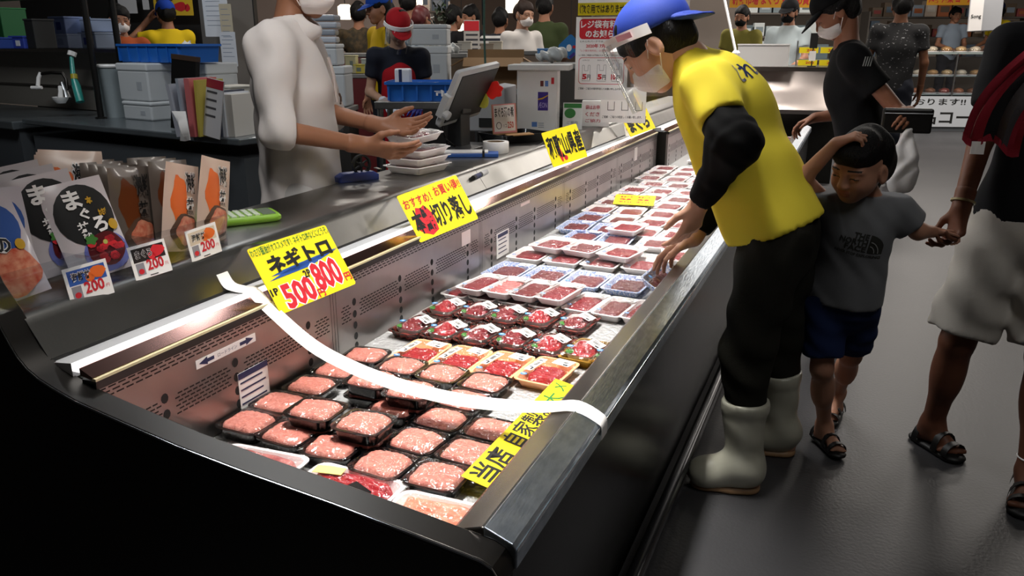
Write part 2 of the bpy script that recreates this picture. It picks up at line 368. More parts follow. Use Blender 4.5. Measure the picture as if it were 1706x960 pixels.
# ------------------------------------------------------------------ the display case
ZB = .523                      # the bed the trays lie on
def build_case(y0, y1, dx, label, ends=True):
    t = thing('display_case', label, 'display case', (dx, y0, 0)); L = y1-y0
    mb = MB(); mb.prism([(-.402, .10), (-.402, .60), (-.42, .60), (-.42, .10)], 0, L); mb.build('front_panel', M_blackg, t)
    mb = MB(); mb.prism([(-.44, 0), (-.44, .10), (-1.6, .10), (-1.6, 0)], .02, L-.02); mb.build('plinth', M_dark, t)
    # front rail: liner, sloping inner face, ridge, scuffed top, outer lip
    mb = MB(); mb.prism([(-.498, .622), (-.496, .634), (-.488, .640), (-.440, .657), (-.437, .650), (-.425, .52), (-.44, .50), (-.452, .52), (-.452, .640), (-.484, .630)], .045, L); mb.build('rail_inner_face', M_steeld, t, bevel=.003)
    mb = MB(); mb.prism([(-.4395, .657), (-.437, .6575), (-.392, .640), (-.385, .632), (-.385, .598), (-.42, .598), (-.44, .63)], .045, L); mb.build('front_rail', M_rail, t, bevel=.004)
    mb = MB()
    mb.prism([(-.3845, .634), (-.3835, .634), (-.3835, .628), (-.3845, .628)], .045, L); mb.build('rail_edge_trim', P('bright_edge', 'e8ecf0', .15, 1), t)  # thin pale strip standing in for the highlight along the outer lip
    mb = MB(); mb.tube([(-.372, .0, .07), (-.372, L, .07)], .022, 12); mb.build('bumper_rail', P('dark_bumper', '3a3b3e', .25, .6), t, smooth=True)
    # bed
    mb = MB(); mb.prism([(-1.21, ZB-.012), (-1.21, ZB), (-.452, ZB), (-.452, ZB-.012)], .04, L); mb.build('display_bed', M_bed, t)
    # perforated back wall
    mb = MB(); mb.prism([(-1.225, .50), (-1.225, .758), (-1.211, .758), (-1.211, .50)], .04, L, mi=0)
    X = -1.2106
    def slot(ya, za, l, h):
        mb.add([(X, ya, za), (X, ya+l, za), (X, ya+l, za+h), (X, ya, za+h)], [(0, 1, 2, 3)], 1)
    def hole(yc, zc, r):
        mb.add([(X, yc+r*math.cos(a*math.pi/5), zc+r*1.15*math.sin(a*math.pi/5)) for a in range(10)], [tuple(range(10))], 1)
    far = y0 > 3
    y = .0
    while y < L-.03:                                     # rows of slots under the lip
        for k, z in enumerate((.7395, .7315, .7235)):
            slot(max(.04, y+.008*k), z, .017, .0032)
        y += .0225
    m0 = .74-y0 if not far else 0                       # modules of .923
    while m0 < L:
        for off in (.093, .339, .543, .809):
            for z in (.665, .630, .597, .565, .537):
                if .05 < m0+off < L: hole(m0+off, z, .0095)
        for a, b in ((.118, .318), (.365, .52), (.57, .785), (.835, .89), (.03, .07)):
            for r in range(6):
                z = .618+r*.0085; yy = m0+a+(r % 2)*.008
                while yy < m0+b:
                    if .05 < yy < L-.03: slot(yy, z, .0125, .0034)
                    yy += .0165
        for dy in (-.016, -.004, .008):
            if .05 < m0+dy < L: mb.add([(X, m0+dy, .53), (X, m0+dy+.0016, .53), (X, m0+dy+.0016, .725), (X, m0+dy, .725)], [(0, 1, 2, 3)], 1)
        m0 += .923
    mb.build('perforated_back_wall', [M_panel, M_black, M_steel], t)
    # black air slot, cream edge, mirror strip, lamp cover, lamp housing
    mb = MB(); mb.prism([(-1.24, .746), (-1.24, .763), (-1.205, .763), (-1.207, .746)], .04, L); mb.build('air_slot', P('slot_black', '100e0b', .5), t)
    mb = MB(); mb.prism([(-1.216, .763), (-1.216, .768), (-1.205, .768), (-1.205, .763)], .04, L); mb.build('cream_edge', P('cream_edge', 'd8cda6', .4), t)
    mb = MB(); mb.prism([(-1.243, .770), (-1.243, .784), (-1.212, .770), (-1.216, .765)], .04, L); mb.build('mirror_strip', P('mirror_strip', 'b98f86', .15, 1), t)  # reddish base colour imitates the fish reflected in the strip
    mb = MB(); mb.prism([(-1.262, .775), (-1.262, .790), (-1.252, .791), (-1.243, .786), (-1.243, .775)], .04, L)
    lc = mb.build('lamp_cover', M_ledc, t)
    mb = MB(); mb.prism([(-1.318, .762), (-1.318, .783), (-1.300, .786), (-1.262, .790), (-1.262, .762)], .04, L); mb.build('lamp_housing', M_grey, t)
    mb = MB(); mb.prism([(-1.325, .775), (-1.325, .790), (-1.314, .790), (-1.314, .775)], .04, L); mb.build('gap_seal', P('slot_black', '100e0b', .5), t)
    lamp('case_lamp', (dx-1.222, y0+L/2, .790), (.03, L-.1), 2.6*L, target=(dx-.75, y0+L/2, .53), col=(1, .97, .94), spread=math.radians(130))
    # stainless counter on top: sloping face, rounded nose, flat top, back panel
    prof = [(-1.317, .790), (-1.357, .850), (-1.363, .860), (-1.372, .867), (-1.386, .871), (-1.66, .871), (-1.66, .845), (-1.40, .845), (-1.345, .782)]
    segs = [(0.04, 1.98-0), (1.983, 3.9), (3.903, L)] if not far else [(.0, L)]
    for a, b in segs:
        mb = MB(); mb.prism(prof, a, b); mb.build('counter_top', M_steelc, t, smooth=True, angle=50)
    mb = MB(); mb.prism([(-1.345, .782), (-1.40, .845), (-1.62, .845), (-1.62, .10), (-1.30, .10), (-1.225, .50), (-1.225, .758), (-1.32, .762)], .05, L); mb.build('back_body', M_dark, t)
    if ends:
        # end panel with the polished rail that follows its edge
        out = [(-1.47, 1.06), (-1.41, .925), (-1.371, .873), (-1.351, .834), (-1.336, .810), (-1.316, .790), (-1.290, .775), (-1.255, .762), (-1.205, .747), (-1.108, .729), (-.976, .706), (-.83, .688), (-.668, .672), (-.531, .655), (-.42, .640), (-.402, .632), (-.392, .618), (-.388, .598)]
        n = len(out); inn = []
        for i, (x, z) in enumerate(out):
            a, b = out[max(i-1, 0)], out[min(i+1, n-1)]; d = math.hypot(b[0]-a[0], b[1]-a[1]); inn.append((x-(a[1]-b[1])/d*.012*1, z-(b[0]-a[0])/d*.012))
        ring = out+inn[::-1]; mb = MB()
        vs = [(x, yy, z) for yy in (-.006, .046) for x, z in ring]; N = len(ring); fs = []
        for i in range(N): fs.append((i, (i+1) % N, N+(i+1) % N, N+i))
        for i in range(n-1):
            j = N-1-i; fs += [(i, j, j-1, i+1)]; fs += [(N+i, N+i+1, N+j-1, N+j)]
        mb.add(vs, fs); mb.build('end_rail', P('end_rail_steel', '454341', .32, 1), t, smooth=True, angle=30, bevel=.002)
        mb = MB(); mb.loft([[(x, -.0075, z-.004), (x, -.0075, z-.0005), (x, -.006, z-.0005), (x, -.006, z-.004)] for x, z in out]); mb.build('end_rail_trim', P('bright_edge', 'e8ecf0', .15, 1), t)  # pale strip added as a painted highlight along the rail's lower edge
        poly = [(x, z-.008) for x, z in out]+[(-.402, .08), (-1.75, .08), (-1.75, 1.06)]
        mb = MB(); mb.prism(poly, .0, .040); mb.build('end_panel', P('end_panel_black', '131210', .4), t)
    return t
case = build_case(.889, 5.42, 0, 'long stainless display case full of packed tuna, with perforated back wall')
case2 = build_case(5.46, 7.55, .06, 'further display case of red tuna packs behind the man in yellow', ends=False)
# ------------------------------------------------------------------ packs of tuna in the case
from mathutils import noise as NZ
M_mince = P('minced_tuna', 'c26a5e', .45, 0, noise=('e09c8c', 130, .3), bump=(260, .5), spec=.35)
M_tuna = P('red_tuna', '6a1218', .3, 0, noise=('8c2a32', (16, 70, 40), .35), bump=(120, .15))
M_tunad = P('dark_tuna', '5a1a1e', .32, 0, noise=('7e3a3c', (14, 60, 40), .35), bump=(120, .15))
M_tunap = P('bright_tuna', '8e1019', .28, 0, noise=('b43039', 60, .3), bump=(150, .2))
M_pale = P('fatty_tuna', '9c4a4c', .3, 0, noise=('c8837c', (30, 8, 30), .25), bump=(90, .2))
M_tblack = P('black_tray', '0c0b0c', .16, coat=.4)
M_twhite = P('white_tray', 'efe9e8', .45)
M_torange = P('orange_tray', 'f0a974', .4, noise=('f4bb8e', 30, .3))
M_tblue = P('blue_print_tray', 'e8e8f2', .4, noise=('7f9bd0', 160, .06))
M_tgold = P('black_gold_tray', '14110e', .25, noise=('6e2a24', 70, .06))
M_tgoldr = P('gold_tray', 'c99a2a', .25, .5, noise=('6b4a10', 60, .2))
M_leaf = P('green_leaf', '3f7d2f', .5)
M_sticker = P('blue_sticker', '3f86c8', .4)

def copy_tree(o, parent=None):
    c = o.copy(); C.objects.link(c)
    if parent is not None: c.parent = parent
    for ch in list(o.children): copy_tree(ch, c)
    return c
def heap(name, mat, L, W, H, kind, seed, parent, n=30, cx=0, cy=0, z0=0):
    """a lump of fish: outline with its own edge, top with the grain of the cut"""
    vs, fs = [], []; ny = max(8, int(n*W/L)) if W < L else n; nx = n if W < L else max(8, int(n*L/W))
    ny = max(ny, 10); nx = max(nx, 10)
    for i in range(nx+1):
        for j in range(ny+1):
            u, v = i/nx*2-1, j/ny*2-1
            # square to rounded outline
            e = {'mince': 5, 'block': 7, 'slices': 8, 'chunks': 5, 'bowl': 3}[kind]
            r = max((abs(u)**e+abs(v)**e)**(1/e), 1e-6); m = max(abs(u), abs(v)); s = m/r
            wob = 1+.08*NZ.noise(Vector((u*1.7+seed*3.1, v*1.7, seed)))
            x, y = u*s*L/2*wob, v*s*W/2*wob; edge = min(1, (1-m)*(6 if kind != 'mince' else 4.5)); z = H*math.sqrt(max(0, 1-(1-edge)**2))
            q = Vector((x*60+seed*7, y*60, seed*1.3))
            if kind == 'mince': z *= 1+.16*NZ.noise(q)+.13*NZ.noise(q*2.7)
            elif kind == 'block': z *= 1+.12*NZ.noise(q*.4)-.05*(abs(math.sin(y*170+x*30)) > .93)
            elif kind == 'slices':
                t = (y/W+.5)*7+.6*x/L; z *= .55+.6*(t-math.floor(t))+.08*NZ.noise(q*.6)
            elif kind == 'chunks':
                c = NZ.cell(Vector((x*48+seed, y*48, seed))); z *= .5+.5*c+.25*NZ.noise(q)
            vs.append((cx+x, cy+y, z0+z))
    b = len(vs)
    for i in range(nx):
        for j in range(ny):
            a = i*(ny+1)+j; fs.append((a, a+ny+1, a+ny+2, a+1))
    mb = MB(); mb.add(vs, fs); return mb.build(name, mat, parent, smooth=True, angle=180)
def tray_shell(name, mat, L, W, h, parent, r=.014, flare=.82, wall=.0025, rim=.005):
    mb = MB(); l, w = L-2*rim, W-2*rim
    rings = [rrect(l*flare, w*flare, r*.8, 0), rrect(l, w, r, h-.002), rrect(L, W, r+.003, h-.002), rrect(L, W, r+.003, h), rrect(l-wall, w-wall, r, h), rrect(l*flare, w*flare, r*.8, wall)]
    mb.loft(rings); return mb.build(name, mat, parent, smooth=True, angle=35)
def film_top(L, W, z, parent, bulge=.003, seed=0, name='cling_film', mat=None):
    vs, fs = [], []; n = 18
    for i in range(n+1):
        for j in range(n+1):
            u, v = i/n*2-1, j/n*2-1; b = (1-u**4)*(1-v**4)
            vs.append((u*L/2, v*W/2, z+bulge*b+.0024*b*NZ.noise(Vector((u*3.6+seed*5, v*3.6, seed)))))
    for i in range(n):
        for j in range(n): a = i*(n+1)+j; fs.append((a, a+n+1, a+n+2, a+1))
    mb = MB(); mb.add(vs, fs); return mb.build(name, mat or M_film, parent, smooth=True, angle=180)
def pack_label(x, y, z, lw, lh, parent, rz=0, tilt=0, fold=False):
    """printed white label: blank head, bar code, two lines of print"""
    M = Matrix.Translation((x, y, z)) @ Matrix.Rotation(rz, 4, 'Z') @ Matrix.Rotation(tilt, 4, 'Y'); mb = MB()
    vs = [(-lw/2, -lh/2, 0), (lw/2, -lh/2, 0), (lw/2, lh/2, 0), (-lw/2, lh/2, 0)]
    mb.add(vs, [(0, 1, 2, 3)], 0, M)
    def bar(x0, y0, x1, y1, mi=1): mb.add([(x0*lw, y0*lh, .0004), (x1*lw, y0*lh, .0004), (x1*lw, y1*lh, .0004), (x0*lw, y1*lh, .0004)], [(0, 1, 2, 3)], mi, M)
    xx = -.32
    r = random.Random(int(x*1e4)+int(y*1e4)+3)
    while xx < .3: wd = r.choice((.015, .03, .02)); bar(xx, -.1, xx+wd, .22); xx += wd+r.choice((.02, .03))
    bar(-.4, .30, .25, .36); bar(-.4, -.26, .1, -.2); bar(.12, -.42, .4, -.24, 1)
    if fold:
        mb.add([(-lw/2, lh/2, 0), (lw/2, lh/2, 0), (lw/2+.004, lh/2+.012, -.010), (-lw/2+.004, lh/2+.012, -.010)], [(0, 1, 2, 3)], 0, M)
    return mb.build('price_label', [M_paper, M_ink], parent)
def sticker(x, y, z, parent, rad=.009):
    mb = MB(); disc(mb, x, y, rad, rad*.9, z, 0, 14); disc(mb, x, y+rad*.1, rad*.55, rad*.2, z+.0003, 1, 10)
    return mb.build('round_sticker', [M_sticker, M_paper], parent)
ORD = ['first', 'second', 'third', 'fourth', 'fifth', 'sixth', 'seventh', 'eighth', 'ninth', 'tenth']

def proto(kind, seed):
    t = thing('tuna_pack', 'tuna pack', 'fish pack')
    if kind == 'mince':
        t.name = 'minced_tuna_pack'; tray_shell('tray', M_tblack, .120, .106, .030, t, r=.022, flare=.86, rim=.006)
        heap('minced_tuna', M_mince, .100, .086, .017, 'mince', seed, t, n=44, z0=.018)
        film_top(.112, .098, .033, t, .006, seed, 'clear_lid')
    elif kind == 'orange':
        t.name = 'tuna_pack'; tray_shell('tray', M_torange, .118, .172, .026, t, r=.016, flare=.84, rim=.006)
        heap('tuna_slices', M_tunap, .078, .085, .016, 'slices', seed, t, n=34, z0=.010, cx=.004, cy=-.012)
        film_top(.112, .166, .027, t, .004, seed)
        pack_label(.022, .052, .0325, .05, .038, t, rz=-.15); pack_label(-.037, .01, .0325, .02, .085, t, rz=-.1); sticker(-.04, -.055, .031, t)
    elif kind == 'cup':
        t.name = 'tuna_pack'; tray_shell('tray', M_tgold if seed != 5 else M_tgoldr, .102, .165, .024, t, r=.012, flare=.86, rim=.006)
        mb = MB(); mb.loft([rrect(.07, .11, .02, .012), rrect(.078, .12, .02, .028)], cap1=False); mb.build('paper_liner', M_paper, t, smooth=True)
        heap('tuna_chunks', M_tunap if seed % 2 else M_tuna, .072, .09, .020, 'chunks', seed, t, n=30, z0=.016)
        mb = MB(); mb.loft([[(-.030+.010*math.cos(a)-.003*k, -.035+.016*math.sin(a), .026+.003*k) for a in np.linspace(0, 6.28, 7)[:-1]] for k in (0, 1)]); mb.build('green_leaf', M_leaf, t)
        film_top(.098, .155, .030, t, .009, seed)
        pack_label(.026, .012, .042, .042, .038, t, rz=-.25, tilt=.25, fold=True); sticker(-.036, -.02, .037, t, .010)
    elif kind in ('block', 'pale', 'bluepack', 'wide'):
        L, W = {'block': (.098, .20), 'pale': (.098, .20), 'bluepack': (.142, .20), 'wide': (.142, .19)}[kind]
        tray_shell('tray', M_tblue if kind == 'bluepack' else M_twhite, L, W, .026, t, r=.012, flare=.82, rim=.006)
        mt = {'block': M_tuna, 'pale': M_pale, 'bluepack': M_tunad, 'wide': M_tuna}[kind]
        if seed % 3 == 2: mt = M_tunad
        if kind in ('block', 'pale'): heap('tuna_block', mt, .072, .145, .017, 'slices' if seed % 2 else 'block', seed, t, n=36, z0=.008, cy=-.008)
        else: heap('tuna_block', mt, .100, .122, .018, ('block', 'slices')[seed % 2], seed, t, n=34, z0=.008, cx=.006, cy=-.015)
        film_top(L-.006, W-.006, .027, t, .0035, seed)
        pack_label(L*.24, W*.33, .0315, .046, .036, t, rz=-.08); sticker(-L*.34, -W*.30, .030, t, .008)
    elif kind in ('sashimi', 'salmon', 'belly'):
        L, W = .205, .15; tray_shell('tray', M_twhite, L, W, .026, t, r=.02, flare=.84, rim=.007)
        heap('tuna_slices', {'sashimi': M_tunap, 'salmon': P('salmon', 'd46a4e', .3, noise=('f0b69c', (30, 12, 20), .25), bump=(80, .2)), 'belly': M_pale}[kind], .165, .11, .022, 'slices' if kind != 'belly' else 'block', seed, t, n=40, z0=.010)
        film_top(L-.008, W-.008, .030, t, .006, seed)
        if kind == 'sashimi':
            mb = MB(); mb.box((-.055, .035, .037), (.06, .026, .001), rz=.2); mb.build('yellow_slip', P('slip_yellow', 'e9dd7a', .5), t)
            mb = MB(); mb.box((.035, 0, .036), (.05, .028, .004), rz=-.4); mb.build('soy_sachet', M_tblack, t, bevel=.001)
        elif kind == 'belly': sticker(.075, -.04, .036, t, .014)
        else: pack_label(.05, -.045, .0375, .055, .036, t, rz=.1)
    return t
PROTO = {}
def place_pack(kind, x, y, label, group, seed=0, z=ZB, rz=0, rx=0, ry=0):
    key = (kind, seed)
    if key not in PROTO: o = PROTO[key] = proto(kind, seed)
    else: o = copy_tree(PROTO[key])
    o.location = (x, y, z+.0005); o.rotation_euler = (rx, ry, rz); o['label'] = label; o['group'] = group; o['category'] = 'fish pack'
    return o
def on_layer(x, y, dz):                      # where a pack lies when it is raised by dz and seen at the same spot
    k = (1.35-.549-dz)/(1.35-.549); return x*k, y*k
FROMBACK = ['against back wall']+[o+' from back wall' for o in ('second', 'third', 'fourth', 'fifth', 'sixth', 'seventh', 'eighth')]
# black trays of minced tuna, five rows
GM = 'black trays of minced tuna'
rows = [[(-1.148, 1.238), (-1.031, 1.229), (-.912, 1.216), (-.780, 1.197), (-.658, 1.196)],
        [(-1.150, 1.345), (-1.042, 1.337, .031), (-.906, 1.324, .031), (-.766, 1.306), (-.644, 1.303)],
        [(-1.140, 1.452), (-.890, 1.425), (-.764, 1.414), (-.640, 1.411)],
        [(-1.138, 1.56), (-1.017, 1.531, .031), (-.897, 1.513, .031), (-.762, 1.522)],
        [(-1.126, 1.672), (-1.0, 1.645), (-.880, 1.640), (-.757, 1.631)]]
RN = ['row nearest end rail', 'second row from end rail', 'middle row', 'row under white ribbon', 'row beside orange trays']
k = 0
for r, row in enumerate(rows):
    for i, p in enumerate(row):
        x, y = p[0], p[1]; dz = p[2] if len(p) > 2 else 0
        if dz:
            place_pack('mince', x*.965, y*.965, 'lower black tray of minced tuna, %s, %s' % (FROMBACK[i], RN[r]), GM, k % 4, ZB, rnd.uniform(-.06, .06))
            x, y = on_layer(x, y, dz)
        place_pack('mince', x, y, '%sblack tray of minced tuna, %s, %s' % ('upper stacked ' if dz else '', FROMBACK[i], RN[r]), GM, k % 4, ZB+dz*1.16, rnd.uniform(-.09, .09)); k += 1
# packs against the near end
place_pack('belly', -1.02, 1.085, 'long white tray of pale fatty tuna against the near end rail', 'white trays at the near end', 1, ZB, .02, 0, -.03)
place_pack('sashimi', -.800, 1.085, 'white tray of red tuna with yellow slip and black sachet at the end rail', 'white trays at the near end', 1, ZB, -.03)
place_pack('salmon', -.592, 1.065, 'pack of orange-pink sliced fish in the near front corner of the case', 'white trays at the near end', 1, ZB, 0.03)
# orange trays
for i, (x, y) in enumerate([(-1.007, 1.755), (-.885, 1.755), (-.765, 1.760), (-.645, 1.767)]):
    place_pack('orange', x, y, 'orange tray of bright red tuna slices, %s of four from the back wall' % ORD[i], 'orange trays of tuna slices', i % 3, ZB, rnd.uniform(-.04, .04)-.05)
# small packs with white labels
D1 = [(-1.124, 1.945), (-1.019, 1.945), (-.915, 1.95), (-.808, 1.955), (-.701, 1.95), (-.600, 1.945), (-.516, 1.945)]
D2 = [(-1.115, 2.130), (-1.009, 2.139), (-.907, 2.139), (-.806, 2.150), (-.692, 2.152)]
for i, (x, y) in enumerate(D1): place_pack('cup', x, y, '%s tray of tuna chunks with folded label, front row, %s' % ('gold' if i > 4 else 'black', FROMBACK[i]), 'small tuna packs with folded labels', 5 if i > 4 else (i % 3), ZB, -.10+rnd.uniform(-.04, .04))
for i, (x, y) in enumerate(D2): place_pack('cup', x, y, 'black tray of tuna chunks with folded label, rear row, %s' % FROMBACK[i], 'small tuna packs with folded labels', (i+1) % 3, ZB, -.10+rnd.uniform(-.04, .04))
# white trays of tuna blocks: a lower layer and four on top of it
GW = 'white trays of tuna blocks'
for i, (x, y) in enumerate([(-1.145, 2.33), (-1.04, 2.33), (-.935, 2.33), (-.83, 2.33)]):
    place_pack('block', x, y, 'lower white tray of dark tuna behind small packs, %s' % FROMBACK[i], GW, i % 3, ZB, -.12)
    X, Y = on_layer(*[(-1.121, 2.405), (-1.024, 2.404), (-.930, 2.406), (-.836, 2.409)][i], .028)
    place_pack('block' if i in (0, 3) else 'pale', X, Y, 'upper white tray of %s tuna behind small packs, %s' % (('dark red', 'pale', 'pink', 'glossy red')[i], FROMBACK[i]), GW, i, ZB+.0325, -.12+rnd.uniform(-.03, .03))
for i, (x, y) in enumerate([(-.725, 2.345), (-.625, 2.336), (-.535, 2.334)]):
    place_pack('block', x, y, 'single white tray of red tuna block, %s from the front rail in its row' % ORD[2-i], GW, 1+i, ZB, -.1)
GB = 'blue patterned trays of tuna'
for i, (x, y) in enumerate([(-1.105, 2.60), (-.955, 2.60), (-.803, 2.595), (-.655, 2.60)]):
    place_pack('bluepack', x, y, 'blue patterned tray of dark tuna, %s' % FROMBACK[i], GB, i, ZB, -.06)
held = place_pack('bluepack', -.530, 2.60, 'blue patterned tray tipped up by the hand of the man in yellow', GB, 1, ZB+.03, -.1, .1, .55)
# three white trays lying across a lower row
GX = 'wide white trays in the middle of the case'
for i, (x, y) in enumerate([(-1.115, 2.85), (-.965, 2.85), (-.815, 2.855), (-.66, 2.87), (-.565, 3.05)]):
    place_pack('wide', x, y, 'wide white tray of dark tuna in the lower row, %s' % FROMBACK[i], GX, i % 4, ZB, -.05+(.3 if i == 4 else 0))
for i, (x, y) in enumerate([(-1.084, 3.035), (-.945, 3.026), (-.789, 3.009)]):
    X, Y = on_layer(x, y, .028)
    place_pack('wide', X, Y, 'wide white tray of red tuna lying on top, %s' % FROMBACK[i], GX, i+4, ZB+.0325, -.18, .0, 0)
far = [(3.22, [(-1.02, 'bluepack'), (-.87, 'bluepack'), (-.70, 'wide')]), (3.40, [(-1.11, 'bluepack'), (-.955, 'bluepack'), (-.80, 'wide'), (-.65, 'wide')]),
       (3.61, [(-1.11, 'bluepack'), (-.955, 'wide'), (-.805, 'wide'), (-.655, 'wide')]), (3.81, [(-1.12, 'wide'), (-.965, 'wide'), (-.81, 'wide'), (-.655, 'wide')]),
       (4.02, [(-1.12, 'wide'), (-.97, 'wide'), (-.82, 'wide'), (-.67, 'wide')]), (4.22, [(-1.11, 'wide'), (-.96, 'wide'), (-.81, 'wide'), (-.66, 'wide')]),
       (4.43, [(-1.105, 'wide'), (-.95, 'wide'), (-.80, 'wide'), (-.65, 'wide')]), (4.65, [(-1.05, 'wide'), (-.9, 'wide'), (-.75, 'wide')]),
       (4.87, [(-1.12, 'wide'), (-.96, 'wide'), (-.81, 'wide')]), (5.09, [(-1.12, 'wide'), (-.96, 'wide'), (-.81, 'wide')]), (5.29, [(-1.12, 'wide'), (-.96, 'wide'), (-.81, 'wide')])]
for r, (y, row) in enumerate(far):
    for i, (x, kd) in enumerate(row):
        place_pack(kd, x, y, 'tuna pack in %s row beyond raised white trays, %s' % ((ORD+['eleventh'])[r], FROMBACK[i]), 'tuna packs further along the case', (r*3+i) % 5, ZB, rnd.uniform(-.08, .08)-.03)
X, Y = on_layer(-.887, 3.459, .03)
place_pack('wide', X, Y, 'white tray with glaring film raised on top of blue patterned trays', 'tuna packs further along the case', 1, ZB+.0325, -.1)
# red packs in the further case
k = 0
for y in (5.75, 5.96, 6.17, 6.38, 6.59, 6.80, 7.01, 7.22, 7.42):
    for j, x in enumerate((-.97, -.81, -.65, -.50)):
        o = place_pack('wide', x, y, 'red tuna pack in the further case, row %s, %s' % (ORD[int(round((y-5.75)/.21))], ('fourth', 'third', 'second', 'first')[j]+' from its front rail'), 'packs in the further case', 0 if k % 3 else 4, ZB, rnd.uniform(-.1, .1)); k += 1
# ------------------------------------------------------------------ signs on the counter edge
def board(name, label, cat, c, u, v, w, h, mat, group=None, th=.0015, tape=True):
    if name == 'price_sign': c = tuple(Vector((0, 0, HCAM))+(Vector(c)-Vector((0, 0, HCAM)))*.92); c0 = c; w *= .93; h *= .93
    t = thing(name, label, cat, M=frameM(c, u, v), group=group)
    mb = MB(); mb.loft([rrect(w, h, .006, -th), rrect(w, h, .006, 0)]); mb.build('board', mat, t)
    if tape:
        mb = MB(); top = frameM(c, u, v) @ Vector((0, h/2-.012, .001)); Mi = frameM(c, u, v).inverted()
        if name == 'price_sign':
            q = [Mi @ Vector(p) for p in ((top.x, top.y-.018, top.z), (top.x, top.y+.018, top.z), (-1.362, top.y+.018, .8665), (-1.362, top.y-.018, .8665))]
            mb.add([tuple(p) for p in q]+[tuple(p+Vector((0, 0, .0012))) for p in q], [(0, 1, 2, 3), (7, 6, 5, 4), (0, 4, 5, 1), (1, 5, 6, 2), (2, 6, 7, 3), (3, 7, 4, 0)])
        else: mb.box((0, h/2+.006, -.0004), (.03, .03, .0006))
        mb.build('clear_holder', M_clear, t)
    return t
t = board('price_sign', 'yellow handwritten sign with two red prices, nearest the end of the case', 'sign', (-1.3, 1.666, .777), (.185, .981, .053), (-.531, .055, .845), .267, .184, M_yel)
mb = MB()
put_text(mb, 'わさび醤油がオススメです！ネギトロ丼などにどうぞ。', -.122, .062, .122, .083, 0, .01)
mb.build('green_lettering', M_green, t)
mb = MB(); mb.add([(-.10, .006, .0006), (-.02, .0, .0006), (.125, .020, .0006), (.02, .016, .0006), (-.06, .012, .0006)], [(0, 1, 2, 3, 4)]); mb.add([(-.11, -.004, .0006), (.02, -.002, .0006), (.125, .018, .0006), (-.04, .010, .0006)], [(0, 1, 2, 3)]); mb.build('blue_swoosh', M_blue, t)
mb = MB(); put_text(mb, 'ネギトロ', -.095, .008, .105, .056, 0, .05); put_text(mb, '1P', -.122, -.040, -.100, -.022, 0, .03); put_text(mb, '2P', -.012, -.026, .010, -.006, 0, .03); mb.build('black_lettering', M_ink, t)
mb = MB()
for ox in (-.0022, .0022):
    put_text(mb, '500', -.096+ox, -.086, .002+ox, -.018, 0, .06, z=.0007); put_text(mb, '800', .008+ox, -.074, .098+ox, .006, 0, .06, z=.0007)
mb.build('white_outline', M_paper, t)
mb = MB(); put_text(mb, '500', -.094, -.084, .000, -.020, 0, .035); put_text(mb, '800', .010, -.072, .096, .004, 0, .035); put_text(mb, '円', .001, -.084, .022, -.062, 0, .03); put_text(mb, '円', .100, -.070, .121, -.048, 0, .03); mb.build('red_prices', M_red, t)

t = board('price_sign', 'yellow handwritten sign with red line over big black characters, beside the tray stack', 'sign', (-1.3, 2.43, .796), (.40, .90, .17), (-.53, .08, .84), .263, .176, M_yel)
mb = MB(); disc(mb, -.065, -.025, .038, .05, .0006, 0, 16, jit=.25); put_text(mb, 'おすすめ！', -.115, .030, -.005, .062, 0, .015); put_text(mb, 'お買い得!!', .010, .036, .120, .072, 0, .015); mb.build('red_lettering', M_red, t)
mb = MB(); put_text(mb, '本鮪切り落し', -.112, -.062, .118, .022, 0, .03); mb.build('black_lettering', M_ink, t)
t = board('price_sign', 'yellow handwritten sign with five tall black characters, in front of the white box', 'sign', (-1.3, 3.77, .862), (.40, .90, .12), (-.394, .057, .918), .248, .174, M_yel)
mb = MB(); disc(mb, -.045, -.03, .010, .04, .0006); disc(mb, -.02, -.055, .012, .012, .0006); mb.build('red_stroke', M_red, t)
mb = MB(); put_text(mb, '和歌山県産', -.108, -.050, .112, .058, 0, .028); mb.build('black_lettering', M_ink, t)
t = board('price_sign', 'yellow sign half hidden behind the man in yellow, red line above black characters', 'sign', (-1.3, 6.516*.80, .862), (.40, .9, .15), (-.5, .06, .85), .262, .18, M_yel)
mb = MB(); put_text(mb, '期間限定', -.11, .03, .02, .07, 0, .04); mb.build('red_lettering', M_red, t)
mb = MB(); put_text(mb, 'まぐろ', -.10, -.07, .09, .02, 0, .06); mb.build('black_lettering', M_ink, t)
t = board('paper_notice', 'small white paper notice taped to the counter edge beside the last yellow sign', 'notice', (-1.285, 4.93, .872), (.55, .83, .0), (-.3, .1, .92), .085, .17, M_paper)
mb = MB(); put_text(mb, '産地', -.01, .05, .02, .065, 0, .02); put_text(mb, 'クロマグロ', -.03, .01, .03, .025, 0, .02); put_text(mb, '解凍', -.02, -.02, .02, -.004, 0, .02); put_text(mb, '国産養殖', -.03, -.05, .03, -.036, 0, .02); mb.build('lettering', M_red, t)
t = board('paper_notice', 'tiny pink paper tag on the counter edge above the white notice', 'notice', (-1.36, 4.92, .975), (.8, .6, .0), (-.1, 0, 1), .06, .07, P('tag_pink', 'ecc9cb', .6))
mb = MB(); put_text(mb, '生', .0, .0, .02, .025, 0, .03); put_text(mb, 'まぐろ', -.022, -.026, .022, -.006, 0, .02); mb.build('lettering', M_red, t)
# yellow card lying on the packs
M = frameM((-.985, 3.965, .575), (.98, .13, 0), (-.13, .97, .22))
t = thing('price_card', 'yellow card with two red printed columns lying on the packs', 'price card', M=M)
mb = MB(); mb.box((0, 0, 0), (.205, .125, .0015)); mb.build('card', M_yel, t)
mb = MB()
for cx in (-.045, .045):
    for r, s in enumerate(('本まぐろ', '赤身', '中トロ')): put_text(mb, s, cx-.032, .022-r*.032, cx+.032, .046-r*.032, 0, .05)
mb.build('lettering', M_red, t)
